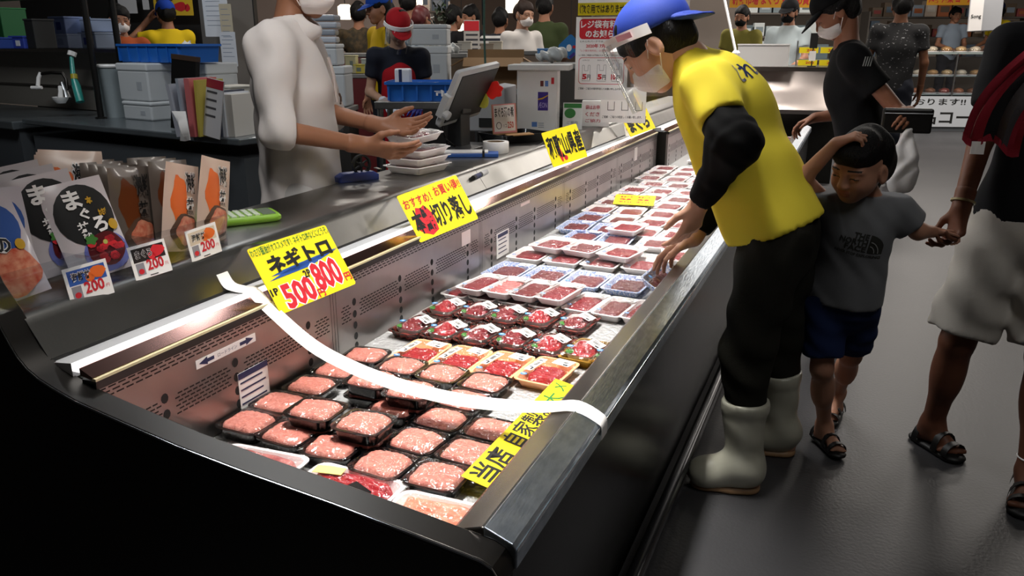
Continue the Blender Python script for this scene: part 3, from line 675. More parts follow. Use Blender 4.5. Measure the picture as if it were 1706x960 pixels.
# long yellow strip leaning on the front rail
M = frameM((-.572, 1.445, .557), (.02, 1, 0), (-.98, 0, .20))
t = thing('paper_strip_sign', 'long yellow paper strip with handwritten black characters beside the front rail', 'sign', M=M)
mb = MB(); mb.box((0, 0, 0), (.50, .062, .0012)); mb.build('paper_strip', M_yel, t)
mb = MB(); put_text(mb, '当店', -.235, -.026, -.115, .026, 0, .02); put_text(mb, '自家製。', -.085, -.026, .085, .026, 0, .015); mb.build('black_lettering', M_ink, t)
mb = MB(); put_text(mb, '大', .12, -.022, .18, .022, 0, .01); put_text(mb, 'メ', .20, -.01, .235, .024, 0, .01); mb.build('green_lettering', M_green, t)
# white ribbon across the case
pts = [(-1.338, 1.407, .826), (-1.318, 1.406, .799), (-1.28, 1.404, .794), (-1.245, 1.401, .793), (-1.19, 1.396, .755), (-1.08, 1.388, .690), (-.98, 1.384, .657), (-.88, 1.382, .637), (-.78, 1.38, .627), (-.68, 1.379, .626), (-.58, 1.378, .634), (-.50, 1.377, .647), (-.440, 1.376, .6605), (-.392, 1.376, .6435), (-.3815, 1.376, .630), (-.381, 1.376, .606)]
def catmull(P_, m=4):
    P_ = [Vector(p) for p in P_]; out = []
    for i in range(len(P_)-1):
        a, b, c, d = P_[max(i-1, 0)], P_[i], P_[i+1], P_[min(i+2, len(P_)-1)]
        for k in range(m):
            t = k/m; out.append(.5*((2*b)+(c-a)*t+(2*a-5*b+4*c-d)*t*t+(3*b-a-3*c+d)*t*t*t))
    return out+[P_[-1]]
pts = catmull(pts)
mb = MB(); rings = []
for i, p in enumerate(pts):
    a = Vector(pts[min(i+1, len(pts)-1)])-Vector(pts[max(i-1, 0)]); tw = .35*math.sin(math.pi*i/(len(pts)-1))
    s = Vector((0, math.cos(tw), math.sin(tw)))*.0185; nrm = a.cross(s).normalized()*.0004
    P0 = Vector(p); rings.append([P0-s-nrm, P0+s-nrm, P0+s+nrm, P0-s+nrm])
mb.loft(rings); o = mb.build('paper_ribbon', M_paper, smooth=True); tag(o, 'white paper ribbon sagging across the near end of the case', 'ribbon')
# stickers on the perforated wall
def wall_sticker(name, label, y, z, w, h, mat, art):
    t = thing(name, label, 'sticker', M=frameM((-1.2098, y, z), (0, 1, 0), (0, 0, 1)))
    mb = MB(); mb.box((0, 0, 0), (w, h, .0006)); mb.build('sticker_sheet', mat, t)
    if art: mb = MB(); art(mb); mb.build('print', M_navy, t)
    return t
def arrows(mb):
    for s in (-1, 1): mb.add([(s*.085, .0, .0006), (s*.06, .009, .0006), (s*.06, .004, .0006), (s*.04, .004, .0006), (s*.04, -.004, .0006), (s*.06, -.004, .0006), (s*.06, -.009, .0006)], [(0, 1, 2, 3, 4, 5, 6)] if s < 0 else [(6, 5, 4, 3, 2, 1, 0)])
    put_text(mb, 'ロードライン', -.03, -.004, .03, .004, 0)
wall_sticker('line_sticker', 'white strip sticker with two blue arrows on the near back wall', 1.262, .702, .185, .020, M_paper, arrows)
def notes(mb):
    rect(mb, -.05, .03, .05, .045); 
    for k in range(4): rect(mb, -.045, .018-k*.017, .03+.01*(k % 2), .022-k*.017)
wall_sticker('notice_sticker', 'white and navy notice sticker low on the near back wall', 1.335, .590, .10, .09, M_paper, notes)
wall_sticker('notice_sticker', 'white and blue notice sticker on the back wall beyond the second sign', 2.785, .595, .12, .10, M_paper, notes)
wall_sticker('notice_sticker', 'pale notice sticker near the top of the back wall under the second sign', 2.46, .690, .07, .05, P('pale_notice', 'd9c8c6', .5), None)
wall_sticker('notice_sticker', 'pale strip sticker on the back wall under the third sign', 3.02, .712, .10, .012, P('pale_notice', 'd9c8c6', .5), None)
wall_sticker('notice_sticker', 'white notice sticker far along the back wall', 4.85, .690, .07, .08, M_paper, None)

# ------------------------------------------------------------------ pouches in their clear stand
ZC = .8715
t = thing('pouch_stand', 'clear acrylic stand holding the sauce pouches at the end of the counter', 'display stand', (-1.5, 1.2, ZC))
mb = MB(); mb.box((0, -.02, .004), (.24, .60, .004)); mb.build('stand_base', M_clear, t)
mb = MB(); mb.box((.122, -.02, .040), (.003, .60, .078)); mb.build('front_lip', M_clear, t)
for y in (-.32, -.105, .06, .28): mb = MB(); mb.box((0, y, .035), (.24, .003, .066)); mb.build('divider', M_clear, t)
def pouch(design, seed):
    o = thing('sauce_pouch', 'pouch', 'pouch'); W, H, T = .138, .205, .012; mb = MB(); n, m = 12, 16
    for side in (1, -1):
        vs, fs = [], []
        for i in range(n+1):
            for j in range(m+1):
                u, v = i/n*2-1, j/m*2-1; b = max(0, 1-abs(u)**2.5)*max(0, 1-abs(v)**3)**.7
                vs.append((u*W/2*(1-.03*math.sin(v*2+seed)), v*H/2+H/2, side*T*b*(1-.35*v)+.004*math.sin(u*2+seed)*v))
        for i in range(n):
            for j in range(m):
                a = i*(m+1)+j; q = (a, a+m+1, a+m+2, a+1); fs.append(q if side > 0 else q[::-1])
        mb.add(vs, fs, 0)
    mats = {'A': P('pouch_silver', 'cfc6c8', .28, coat=.3), 'B': P('pouch_white_blue', 'c9c2c8', .28, coat=.3), 'C': P('pouch_cream', 'd9bfae', .28, coat=.3), 'D': P('pouch_dark', '6b6058', .3, coat=.3)}
    mb.build('pouch_bag', mats[design], o, smooth=True, angle=180)
    def zf(x, y):
        u, v = x/(W/2), (y-H/2)/(H/2); b = max(0, 1-abs(u)**2.5)*max(0, 1-abs(v)**3)**.7
        return T*b*(1-.35*v)+.004*math.sin(u*2+seed)*v
    def lay(mb, dz):
        bm = bmesh.new(); vs = [bm.verts.new(p) for p in mb.v]
        for f, mi in zip(mb.f, mb.m):
            try: bm.faces.new([vs[i] for i in f]).material_index = mi
            except ValueError: pass
        for _ in range(3):
            bmesh.ops.triangulate(bm, faces=bm.faces[:]); ed = [e for e in bm.edges if e.calc_length() > .007]
            if not ed: break
            bmesh.ops.subdivide_edges(bm, edges=ed, cuts=1)
        bmesh.ops.triangulate(bm, faces=bm.faces[:]); bm.verts.index_update(); o2 = MB(); o2.v = [(v.co.x, v.co.y, zf(v.co.x, v.co.y)+dz) for v in bm.verts]
        for f in bm.faces: o2.f.append(tuple(v.index for v in f.verts)); o2.m.append(f.material_index)
        bm.free(); return o2
    def fan(mb, x, y, rx, ry, mi=0, n=22, jit=0, rings=4, clip=None):
        """disc made of rings so that it can follow the pillow"""
        pts = [(x, y, 0)]; 
        for k in range(1, rings+1):
            for i in range(n):
                a = 2*math.pi*i/n; q = k/rings*(1+jit*math.sin(a*5+seed)); px, py = x+rx*q*math.cos(a), y+ry*q*math.sin(a)
                pts.append((max(-W/2+.003, min(W/2-.003, px)), max(.004, min(H-.004, py)), 0))
        fs = [(0, 1+i, 1+(i+1) % n) for i in range(n)]
        for k in range(rings-1):
            for i in range(n): a, b = 1+k*n+i, 1+k*n+(i+1) % n; fs.append((a, a+n, b+n, b))
        mb.add(pts, fs, mi)
    if design == 'A':
        mb = MB(); fan(mb, .004, .130, .062, .066); lay(mb, .0006).build('black_disc', M_ink, o)
        mb = MB(); fan(mb, .018, .045, .050, .042); lay(mb, .0010).build('blue_bowl', P('bowl_blue', '6d74b8', .35), o)
        mb = MB(); fan(mb, .018, .052, .041, .036, jit=.03); lay(mb, .0018).build('bowl_inside', P('bowl_dark', '5a1016', .4), o)
        r = random.Random(3)
        mb = MB()
        for k in range(15): fan(mb, .018+r.uniform(-.03, .03), .052+r.uniform(-.024, .024), .010, .008, k % 2, n=6, jit=.15, rings=2)
        lay(mb, .0036).build('tuna_picture', [M_tunap, P('picture_red', 'd8323a', .3)], o)
        mb = MB(); fan(mb, .018, .066, .005, .005); fan(mb, -.008, .078, .012, .010, 1, jit=.2); lay(mb, .0040).build('garnish_picture', [P('wasabi', 'b9c060', .4), M_leaf], o)
        mb = MB(); put_text(mb, 'ま', -.030, .146, .006, .186, 0, .035); put_text(mb, 'ぐ', -.010, .120, .012, .145, 0, .035); put_text(mb, 'ろ', .008, .088, .040, .122, 0, .04); put_text(mb, '丼', -.024, .096, .000, .118, 0, .03); put_text(mb, 'たれ', -.020, .084, .000, .094, 0, .05); lay(mb, .0030).build('white_lettering', M_paper, o)
        mb = MB(); put_text(mb, '本', .014, .150, .028, .166, 0, .06); put_text(mb, 'わさび', .030, .120, .050, .136, 0, .06); fan(mb, .052, .098, .011, .012, n=12, rings=2); lay(mb, .0030).build('gold_print', M_gold, o)
    elif design == 'B':
        mb = MB(); fan(mb, .0, .140, .064, .056); lay(mb, .0006).build('blue_disc', M_blue, o)
        mb = MB(); fan(mb, .010, .052, .056, .046, jit=.06); lay(mb, .0010).build('seafood_picture', P('picture_salmon', 'c2472c', .35, noise=('e0a080', 60, .2)), o)
        mb = MB(); put_text(mb, '海鮮', -.045, .130, .02, .168, 0, .08); put_text(mb, '丼の', -.035, .088, .03, .126, 0, .08); lay(mb, .0028).build('white_outline', M_paper, o)
        mb = MB(); put_text(mb, '海鮮', -.044, .132, .019, .166, 0, .03); put_text(mb, '丼の', -.034, .090, .029, .124, 0, .03); lay(mb, .0036).build('black_lettering', M_ink, o)
        mb = MB(); fan(mb, .046, .10, .010, .011, n=12, rings=2); fan(mb, -.03, .185, .02, .01, n=12, rings=2); lay(mb, .0030).build('gold_print', M_gold, o)
    else:
        mb = MB(); fan(mb, -.020, .120, .030, .058, jit=.1); lay(mb, .0006).build('orange_flash', M_orange if design == 'C' else P('flash_brown', '6b3414', .4), o)
        mb = MB(); fan(mb, .004, .048, .052, .042, jit=.06); lay(mb, .0010).build('bowl_rim_picture', P('bowl_brown', '5d4436', .4), o)
        mb = MB(); fan(mb, .008, .050, .040, .034, jit=.08); lay(mb, .0018).build('seafood_picture', P('picture_salmon', 'c2472c', .35, noise=('e0a080', 60, .2)), o)
        mb = MB(); put_text(mb, '海鮮', .002, .135, .050, .190, 0, .09); put_text(mb, '丼', .0, .098, .035, .130, 0, .09); lay(mb, .0028).build('white_outline', M_paper if design == 'C' else P('pouch_dark', '6b6058', .3), o)
        mb = MB(); put_text(mb, '海鮮', .004, .137, .048, .188, 0, .03); put_text(mb, '丼', .002, .100, .033, .128, 0, .03); put_text(mb, 'のたれ', -.002, .088, .03, .098, 0, .03); lay(mb, .0036).build('black_lettering', M_ink, o)
    return o
PP = {}
def put_pouch(design, x, y, lean, yaw, roll, label, z=ZC+.006):
    if design not in PP: o = PP[design] = pouch(design, ord(design))
    else: o = copy_tree(PP[design])
    # local z is the front: stand it up (x along +Y), lean the top back, then yaw
    R = Matrix.Translation((x, y, z)) @ Matrix.Rotation(math.pi/2+yaw, 4, 'Z') @ Matrix.Rotation(math.pi/2-lean, 4, 'X') @ Matrix.Rotation(roll, 4, 'Z')
    o.location = R.to_translation(); o.rotation_euler = R.to_euler(); o['label'] = label; o['category'] = 'pouch'; o['group'] = 'sauce pouches on the counter'; return o
put_pouch('A', -1.425, 1.165, .30, -.22, .10, 'front white and black pouch picturing a bowl of red tuna cubes')
for k in range(3): put_pouch('A', -1.465-.045*k, 1.115-.004*k, .22-.05*k, -.22, .10, 'white and black pouch, %s behind the front tuna pouch' % ORD[k], ZC+.022+.006*k)
put_pouch('B', -1.43, .965, .30, -.2, .12, 'blue and white seafood pouch at the very end of the counter')
for k in range(2): put_pouch('B', -1.475-.045*k, .975, .25, -.25, -.05, 'blue and white pouch, %s behind the front blue pouch' % ORD[k], ZC+.012)
put_pouch('C', -1.43, 1.375, -.02, .22, -.24, 'orange and cream seafood pouch, left of the last pouch by the calculator')
put_pouch('C', -1.43, 1.482, -.02, .22, -.26, 'orange and cream seafood pouch nearest the green calculator')
for k in range(5):
    put_pouch('D', -1.475-.042*k, 1.30+.012*k, .06, .15, -.10, 'dark pouch, %s behind the left orange pouch' % ORD[k])
    if k < 3: put_pouch('D', -1.475-.045*k, 1.412+.012*k, .06, .15, -.10, 'dark pouch, %s behind the right orange pouch' % ORD[k])
for k in range(3): put_pouch('C', -1.62-.04*k, 1.255+.035*k, .2, -.45, -.12, 'cream pouch, %s in the rear row of the stand' % ORD[k], ZC+.03)
# price cards on the lip of the stand
def price_card(c, u, v, label, main, acc):
    t = thing('price_card', label, 'price card', M=frameM(c, u, v), group='price cards on the pouch stand')
    mb = MB(); mb.box((0, 0, 0), (.093, .073, .001)); mb.build('card', M_paper, t)
    mb = MB(); rect(mb, -.040, .000, .040, .030, .0007, 0); mb.build('picture_band', P('card_band_'+acc, acc, .5), t)
    mb = MB(); disc(mb, .022, .016, .018, .013, .001, 0, 10, jit=.3); disc(mb, .006, .008, .010, .008, .001, 0, 8, jit=.3); mb.build('food_picture', M_orange if main != 'まぐろ' else P('picture_red', 'd8323a', .3), t)
    mb = MB(); rect(mb, -.038, -.028, -.018, -.002, .0009, 0); mb.build('pouch_picture', P('card_grey', '8d8a90', .5), t)
    mb = MB(); disc(mb, -.028, -.020, .007, .006, .0012, 0, 10); put_text(mb, '200', -.012, -.022, .030, .002, 0, .03, z=.0014); put_text(mb, '円', .033, -.020, .040, -.013, 0, .0, z=.0014); mb.build('red_price', M_red, t)
    mb = MB(); put_text(mb, main, -.034, .006, .008, .026, 0, .06, z=.0014); mb.build('white_outline', M_paper, t)
    mb = MB(); put_text(mb, main, -.033, .007, .007, .025, 0, .02, z=.0018); rect(mb, -.010, -.0335, .010, -.0315, .001); mb.build('black_lettering', M_ink, t)
price_card((-1.371, 1.078, .892), (.12, .99, .03), (-.15, -.02, .98), 'white price card with blue picture band, furthest from the calculator', '海鮮丼', '2c58a8')
price_card((-1.371, 1.235, .899), (.10, .99, .02), (-.2, .006, .967), 'white price card with black band and red tuna picture', 'まぐろ', '231c1c')
price_card((-1.371, 1.395, .902), (.05, .99, .06), (-.12, -.06, .989), 'white price card with cream band, nearest the calculator', '海鮮丼', 'd8c8b0')

# ------------------------------------------------------------------ things on the counter
t = thing('calculator', 'lime green calculator on the steel counter beside the pouches', 'calculator', (-1.535, 1.73, ZC), .95)
mb = MB(); mb.loft([rrect(.165, .105, .018, 0), rrect(.175, .115, .02, .006), rrect(.175, .115, .02, .014), rrect(.165, .105, .018, .020)]); mb.build('calculator_body', P('lime', '8fc23c', .35), t, smooth=True)
mb = MB(); mb.box((.055, 0, .0205), (.035, .085, .002)); mb.build('display', P('lcd', '7c8a78', .2), t)
for i in range(5):
    for j in range(5): mb = MB(); mb.box((.022-i*.021, -.038+j*.019, .0215), (.014, .013, .005)); mb.build('key', P('key_pale', 'dfe8d8', .4), t, bevel=.001)
# stack of trays the man in white is holding
for k in range(3):
    o = place_pack('wide' if k != 2 else 'wide', -1.530, 2.70, 'white tray of tuna on the counter, %s of the stack under the hands' % ('lowest', 'middle', 'topmost full')[k], 'trays stacked on the counter', 2+k % 2, ZC+.031*k, -.12+.05*(k-1)); o.scale = (1.28, 1.15, 1.12)
o = place_pack('wide', -1.545, 2.70, 'white tray with dark red tuna held in both hands of the man in white', 'trays stacked on the counter', 0, ZC+.118, -.15, .05, .06); o.scale = (1.1, 1.05, 1.1)
t = thing('tape_dispenser', 'dark blue tape dispenser with black spoked wheel beside the tray stack', 'tape dispenser', (-1.63, 2.43, ZC), 1.05)
mb = MB(); mb.loft([rrect(.16, .05, .01, 0), rrect(.16, .05, .01, .018), rrect(.12, .045, .01, .030)]); mb.build('dispenser_base', P('disp_blue', '2a3f86', .35), t, smooth=True, angle=30)
mb = MB(); Mx = Matrix.Translation((.02, 0, .055)) @ Matrix.Rotation(math.pi/2, 4, 'X')
mb.lathe([(.030, -.008), (.036, -.008), (.036, .008), (.030, .008), (.030, -.008)], 24, 0, Mx, caps=False)
for a in range(6): mb.box((0, .017, 0), (.005, .032, .008), 0, M=Mx @ Matrix.Rotation(a*math.pi/3, 4, 'Z'))
mb.lathe([(.008, -.01), (.008, .01)], 12, 0, Mx); mb.build('tape_wheel', M_black, t)
mb = MB(); mb.box((.085, 0, .035), (.012, .04, .003), M=None); mb.build('cutter', M_steel, t)
t = thing('tool_case', 'flat blue and white case with a black band behind the trays', 'case', (-1.545, 3.16, ZC), .42)
mb = MB(); mb.box((0, 0, .008), (.28, .085, .016)); mb.build('blue_base', M_blue, t, bevel=.003)
mb = MB(); mb.box((-.02, 0, .020), (.23, .075, .008)); mb.build('white_top', M_white, t, bevel=.002)
mb = MB(); mb.box((.075, 0, .014), (.010, .089, .027)); mb.build('black_band', M_ink, t)
t = thing('tape_roll', 'wide roll of white tape standing flat on the counter', 'tape roll', (-1.475, 3.32, ZC))
mb = MB(); mb.lathe([(.040, .0), (.058, .0), (.059, .002), (.059, .048), (.058, .050), (.040, .050), (.040, .0)], 32, caps=False); mb.build('tape', M_white, t, smooth=True, angle=40)
mb = MB(); mb.lathe([(.036, .001), (.040, .001), (.040, .049), (.036, .049), (.036, .001)], 32, caps=False); mb.build('core', P('card_core', '8a7358', .7), t, smooth=True, angle=40)
t = thing('marker_pen', 'black and silver marker pen lying on the sloping counter face', 'marker pen', M=frameM((-1.345, 2.87, .844), (-.05, .99, .03), (.55, 0, -.83)))
mb = MB(); mb.tube([(-.07, 0, 0), (.01, 0, 0)], .0095, 14); mb.build('pen_barrel', M_ink, t, smooth=True)
mb = MB(); mb.tube([(.01, 0, 0), (.068, 0, 0), (.070, 0, 0)], [.0108, .0105, .009], 14); mb.build('pen_cap', P('silver_cap', 'c9cacc', .3, .5), t, smooth=True)
mb = MB(); mb.tube([(-.05, 0, 0), (-.005, 0, 0)], .0098, 14); mb.build('pen_label', M_navy, t, smooth=True)
# shallow black tray with a card box sign
t = thing('coin_tray', 'shallow black decorated tray on the counter behind the tape roll', 'tray', (-1.575, 3.78, ZC), 1.05)
mb = MB(); mb.loft([rrect(.27, .20, .02, 0), rrect(.31, .24, .025, .042), rrect(.30, .23, .024, .042), rrect(.265, .195, .02, .004)]); mb.build('tray_shell', P('lacquer', '0d0c0d', .25, coat=.5), t, smooth=True, angle=40)
mb = MB()
for k in range(14): mb.box((rnd.uniform(-.1, .1), rnd.uniform(-.06, .06), .007+.0005*k), (.03, .012, .003), rz=rnd.uniform(0, 3))
mb.build('red_sachets', P('sachet_red', '9c2430', .4), t)
t = thing('card_stand', 'bent cardboard stand with a pink-edged handwritten price card', 'sign', M=frameM((-1.60, 3.72, ZC+.035), (.83, .56, .05), (-.05, .02, 1)))
mb = MB(); mb.box((0, .075, -.004), (.125, .15, .006)); mb.box((.06, 0, .055), (.125, .005, .12)); mb.build('cardboard', P('cardboard', 'b58a5c', .8), t)
mb = MB(); mb.box((0, .078, .0005), (.118, .142, .001)); mb.build('pink_edge', M_pink, t)
mb = MB(); mb.box((0, .080, .0015), (.106, .128, .001)); mb.build('paper', M_paper, t)
mb = MB(); put_text(mb, 'まぐろ酒の肴', -.048, .085, .048, .135, 0, .02, z=.0024); disc(mb, -.03, .045, .014, .018, .0022, 0, 14); disc(mb, -.03, .045, .011, .015, .0024, 1, 14); put_text(mb, '1コ', -.005, .035, .01, .05, 0, z=.0024); mb.build('black_lettering', [M_ink, M_paper], t)
mb = MB(); put_text(mb, '250', .014, .030, .045, .062, 0, .02, z=.0024); mb.build('red_price', M_red, t)
# hanging cord with lemon and red ornament
t = thing('hanging_charm', 'red and yellow cut-out charm hanging on a green cord over the counter', 'ornament', (-1.60, 3.52, 1.105))
mb = MB(); mb.tube([(-.012, 0, .05), (-.02, 0, .3), (-.015, 0, .6), (-.03, 0, 2.89)], .0055, 8, 0); mb.build('green_cord', P('cord_green', '38594f', .6), t, smooth=True)
mb = MB(); mb.tube([(-.030, .012, .32), (-.030, .012, 2.89)], .006, 8); mb.build('black_cord', M_ink, t, smooth=True)
mb = MB()
ring = [(.02+.052*(1+.12*math.sin(7*a))*math.cos(a), .030+.040*(1+.12*math.sin(7*a))*math.sin(a)) for a in np.linspace(0, 6.283, 30)[:-1]]
mb.prism(ring, -.004, .004, 'Y'); mb.build('red_ornament', P('charm_red', 'e8261c', .5), t)
mb = MB(); ring = [(-.032+.034*math.cos(a)-.01*math.sin(a), -.012+.044*math.sin(a)) for a in np.linspace(0, 6.283, 24)[:-1]]
mb.prism(ring, -.011, -.005, 'Y'); mb.build('yellow_ornament', P('charm_yellow', 'c9c34a', .5), t)
# till screen
M = frameM((-1.62, 3.366, 1.118), (.098, .991, .088), (.477, -.124, .87))
t = thing('till_screen', 'tilted till screen seen from its black back with pale frame', 'screen', M=M)
mb = MB(); mb.loft([rrect(.34, .26, .012, -.03), rrect(.36, .28, .016, -.022), rrect(.36, .28, .016, -.004), rrect(.345, .265, .012, .0)]); mb.build('screen_frame', P('till_grey', 'b5b6b8', .4), t, smooth=True, angle=40)
mb = MB(); mb.box((.008, .0, .0015), (.318, .236, .004)); mb.build('back_cover', P('till_back', '0b0c0d', .55), t, bevel=.003)
mb = MB(); mb.box((-.185, -.03, -.012), (.035, .11, .035)); mb.tube([(-.185, -.06, .0), (-.185, -.06, .03)], .02, 14); mb.build('card_reader', P('till_grey', 'b5b6b8', .4), t, bevel=.004)
Mi = M.inverted(); mb = MB(); mb.box((-1.70, 3.40, .965), (.07, .10, .19), M=Mi); mb.box((-1.68, 3.40, .878), (.20, .26, .016), M=Mi); mb.box((-1.675, 3.39, 1.06), (.05, .09, .05), M=Mi); mb.build('screen_foot', P('till_dark', '222325', .4), t, bevel=.004)
mb = MB(); mb.tube([(-.15, -.11, -.02), (-.14, -.17, .02), (-.10, -.22, .03), (-.05, -.235, .02)], .005, 8); mb.tube([(-.12, -.12, -.02), (-.13, -.19, .03), (-.03, -.245, .06)], .004, 8); mb.build('cable', M_ink, t, smooth=True)
# grey machine and white payment box
t = thing('printer', 'plain grey printer box behind the card stand', 'printer', (-1.93, 4.25, ZC-.0), .2)
mb = MB(); mb.prism([(-.13, .0), (.13, .0), (.13, .24), (.06, .25), (-.13, .20)], -.16, .16, 'Y'); mb.build('printer_body', P('printer_grey', 'a4a6aa', .45), t, bevel=.008)
mb = MB(); mb.box((.05, -.162, .05), (.14, .006, .05)); mb.build('paper_slot', P('till_dark', '222325', .4), t)
t = thing('payment_box', 'tall white box with payment stickers standing behind the third yellow sign', 'box', (-1.645, 4.30, ZC), .25)
mb = MB(); mb.box((0, 0, .165), (.225, .16, .33)); mb.build('box_body', M_white, t, bevel=.006)
mb = MB(); mb.box((.01, .01, .345), (.34, .22, .03)); mb.build('box_lid', P('lid_white', 'd5d3d0', .45), t, bevel=.004)
y = -.0805
def front(mb, x0, z0, x1, z1, d=0): mb.add([(x0, y-d, z0), (x1, y-d, z0), (x1, y-d, z1), (x0, y-d, z1)], [(0, 1, 2, 3)])
def fronttext(mb, s, x0, z0, x1, z1, bold=.02, d=.0008):
    m2 = MB(); put_text(m2, s, x0, z0, x1, z1, 0, bold, z=0); mb.add([(p[0], y-d, p[1]) for p in m2.v], m2.f)
mb = MB(); front(mb, .005, .115, .062, .215); mb.build('purple_sticker', P('sticker_purple', '3f2a86', .4), t)
mb = MB(); mb.add([(.005, y-.0006, .172), (.03, y-.0006, .176), (.062, y-.0006, .195), (.062, y-.0006, .200), (.03, y-.0006, .184), (.005, y-.0006, .178)], [(0, 1, 2, 3, 4, 5)]); mb.build('gold_arc', M_gold, t)
mb = MB(); fronttext(mb, 'ÆON', .009, .130, .057, .158, 0); mb.build('sticker_lettering', P('lilac', 'b8aee0', .5), t)
mb = MB(); front(mb, .018, .245, .036, .275); mb.build('brown_sticker', P('sticker_brown', '6b2f2c', .4), t)
mb = MB(); front(mb, .044, .245, .062, .275); front(mb, -.028, .025, .002, .052); mb.build('blue_sticker', P('sticker_blue', '5b82c4', .4), t)
mb = MB(); front(mb, .078, .258, .094, .292); mb.build('red_sticker', M_red, t)
mb = MB()
for k in range(3): front(mb, .008, .044-k*.011, .04, .047-k*.011)
mb.build('fine_print', P('fine_print', '7d8796', .5), t)
t = thing('leaflet_stand', 'white and green leaflet standing beside the white payment box', 'leaflet', M=frameM((-1.475, 4.40, ZC+.075), (.95, .25, 0), (-.1, .2, .95)))
mb = MB(); mb.box((0, 0, 0), (.11, .15, .004)); mb.build('leaflet', P('leaflet_white', 'd9dcda', .5), t)
mb = MB(); rect(mb, -.05, .045, .05, .07, .0025); disc(mb, -.015, .015, .032, .028, .0025); mb.build('green_print', M_green, t)
mb = MB(); put_text(mb, 'ご案内', -.03, -.045, .03, -.028, 0, z=.0026); mb.build('lettering', P('fine_print', '7d8796', .5), t)
t = thing('card_terminal', 'small black card terminal between white box and green leaflet', 'card terminal', (-1.555, 4.47, ZC), .2)
mb = MB(); mb.box((0, 0, .06), (.09, .06, .12)); mb.build('terminal_body', P('screen_black', '08090a', .2), t, bevel=.008)
mb = MB(); mb.box((0, -.031, .085), (.07, .002, .045)); mb.build('terminal_screen', P('lcd_dark', '1d2226', .15), t)
t = thing('notice_box', 'small white box sign with red handwriting under the hanging poster', 'sign', (-1.405, 4.62, ZC), .25)
mb = MB(); mb.box((0, 0, .075), (.16, .05, .15)); mb.build('sign_box', M_white, t, bevel=.003)
y = -.0255; mb = MB(); fronttext(mb, '袋はお申し出', -.06, .10, .065, .125); fronttext(mb, 'ください', -.06, .06, .055, .085); fronttext(mb, 'ご協力', -.06, .025, .03, .045); mb.build('red_lettering', P('red_pen', 'b5485a', .5), t)
# hanging posters
t = thing('hanging_poster', 'white poster with red heading and bag prices hanging over the counter', 'poster', M=frameM((-1.33, 4.45, 1.26), (.99, .05, 0), (-.03, 0, 1)))
mb = MB(); mb.box((0, 0, 0), (.30, .445, .0015)); mb.build('poster_sheet', M_paper, t)
mb = MB(); rrect_flat(mb, -.13, .105, .13, .212, .02, .001); mb.build('red_panel', M_red, t)
mb = MB(); put_text(mb, 'レジ袋有料化', -.122, .162, .125, .205, 0, .022, z=.002); put_text(mb, 'のお知らせ', -.095, .112, .11, .155, 0, .035, z=.002); mb.build('white_lettering', M_paper, t)
mb = MB(); put_text(mb, '2020年 7月1日より', -.09, .058, .10, .080, 0, .03, z=.001); put_text(mb, '「レジ袋の有料化」は全国お店で始まります', -.125, .038, .125, .050, 0, .0, z=.001)
for x0, s in ((-.108, '5'), (-.02, '5'), (.058, '10')): put_text(mb, s, x0, -.112, x0+.026, -.082, 0, .05, z=.001)
ring = rrect(.26, .145, .02, .0008, 6, 0, -.065); r2 = rrect(.254, .139, .018, .0008, 6, 0, -.065); n = len(ring)
mb.add(ring+r2, [(i, (i+1) % n, n+(i+1) % n, n+i) for i in range(n)]); mb.build('red_print', M_red, t)
mb = MB(); put_text(mb, 'とれとれパークでは、環境保護に向け', -.125, .088, .125, .098, 0, .01, z=.001); put_text(mb, 'レジ袋をご希望のお客様はスタッフまでお声がけください', -.13, .014, .13, .024, 0, .01, z=.001)
put_text(mb, 'ご理解・ご協力の程何卒宜しくお願い申し上げます。', -.13, -.168, .13, -.156, 0, .01, z=.001)
for x0 in (-.08, .008, .09): put_text(mb, '円', x0, -.112, x0+.02, -.086, 0, .02, z=.001)
for x0, wd, hh, s in ((-.108, .045, .055, '小サイズ'), (-.022, .05, .058, '中サイズ'), (.062, .055, .065, '大サイズ')):
    put_text(mb, s, x0, -.012, x0+.04, -.004, 0, .01, z=.001)
    pts = [(x0, -.12), (x0, -.12+hh+.03), (x0+wd*.25, -.12+hh+.03), (x0+wd*.28, -.12+hh), (x0+wd*.72, -.12+hh), (x0+wd*.75, -.12+hh+.03), (x0+wd, -.12+hh+.03), (x0+wd, -.12)]
    for a, b in zip(pts, pts[1:]+pts[:1]):
        d = Vector((b[0]-a[0], b[1]-a[1])).normalized()*.0007; mb.add([(a[0]-d.y, a[1]+d.x, .001), (b[0]-d.y, b[1]+d.x, .001), (b[0]+d.y, b[1]-d.x, .001), (a[0]+d.y, a[1]-d.x, .001)], [(3, 2, 1, 0)])
mb.build('black_print', M_ink, t)
t = thing('hanging_poster', 'white and yellow poster with big red price hanging above the other poster', 'poster', M=frameM((-1.318, 4.44, 1.655), (.99, .05, 0), (-.03, 0, 1)))
mb = MB(); mb.box((0, .05, 0), (.30, .30, .0015)); mb.build('poster_sheet', M_paper, t)
mb = MB(); rect(mb, -.15, -.165, .15, -.098, .0007); mb.box((0, -.13, 0), (.30, .068, .0014)); mb.build('yellow_strip', M_yel, t)
mb = MB(); put_text(mb, '1kg', -.125, -.085, -.045, -.02, 0, .05, z=.001); put_text(mb, '200円', -.01, -.085, .14, -.02, 0, .05, z=.001); mb.build('red_lettering', M_red, t)
mb = MB(); put_text(mb, '（飲食用ではありません）', -.14, -.158, .145, -.108, 0, .02, z=.0012); mb.build('black_lettering', M_ink, t)
mb = MB(); mb.tube([(-.10, .2, 0), (-.10, 2.34, 0)], .002, 6); mb.tube([(.10, .2, 0), (.10, 2.34, 0)], .002, 6); mb.build('cord', M_ink, t)
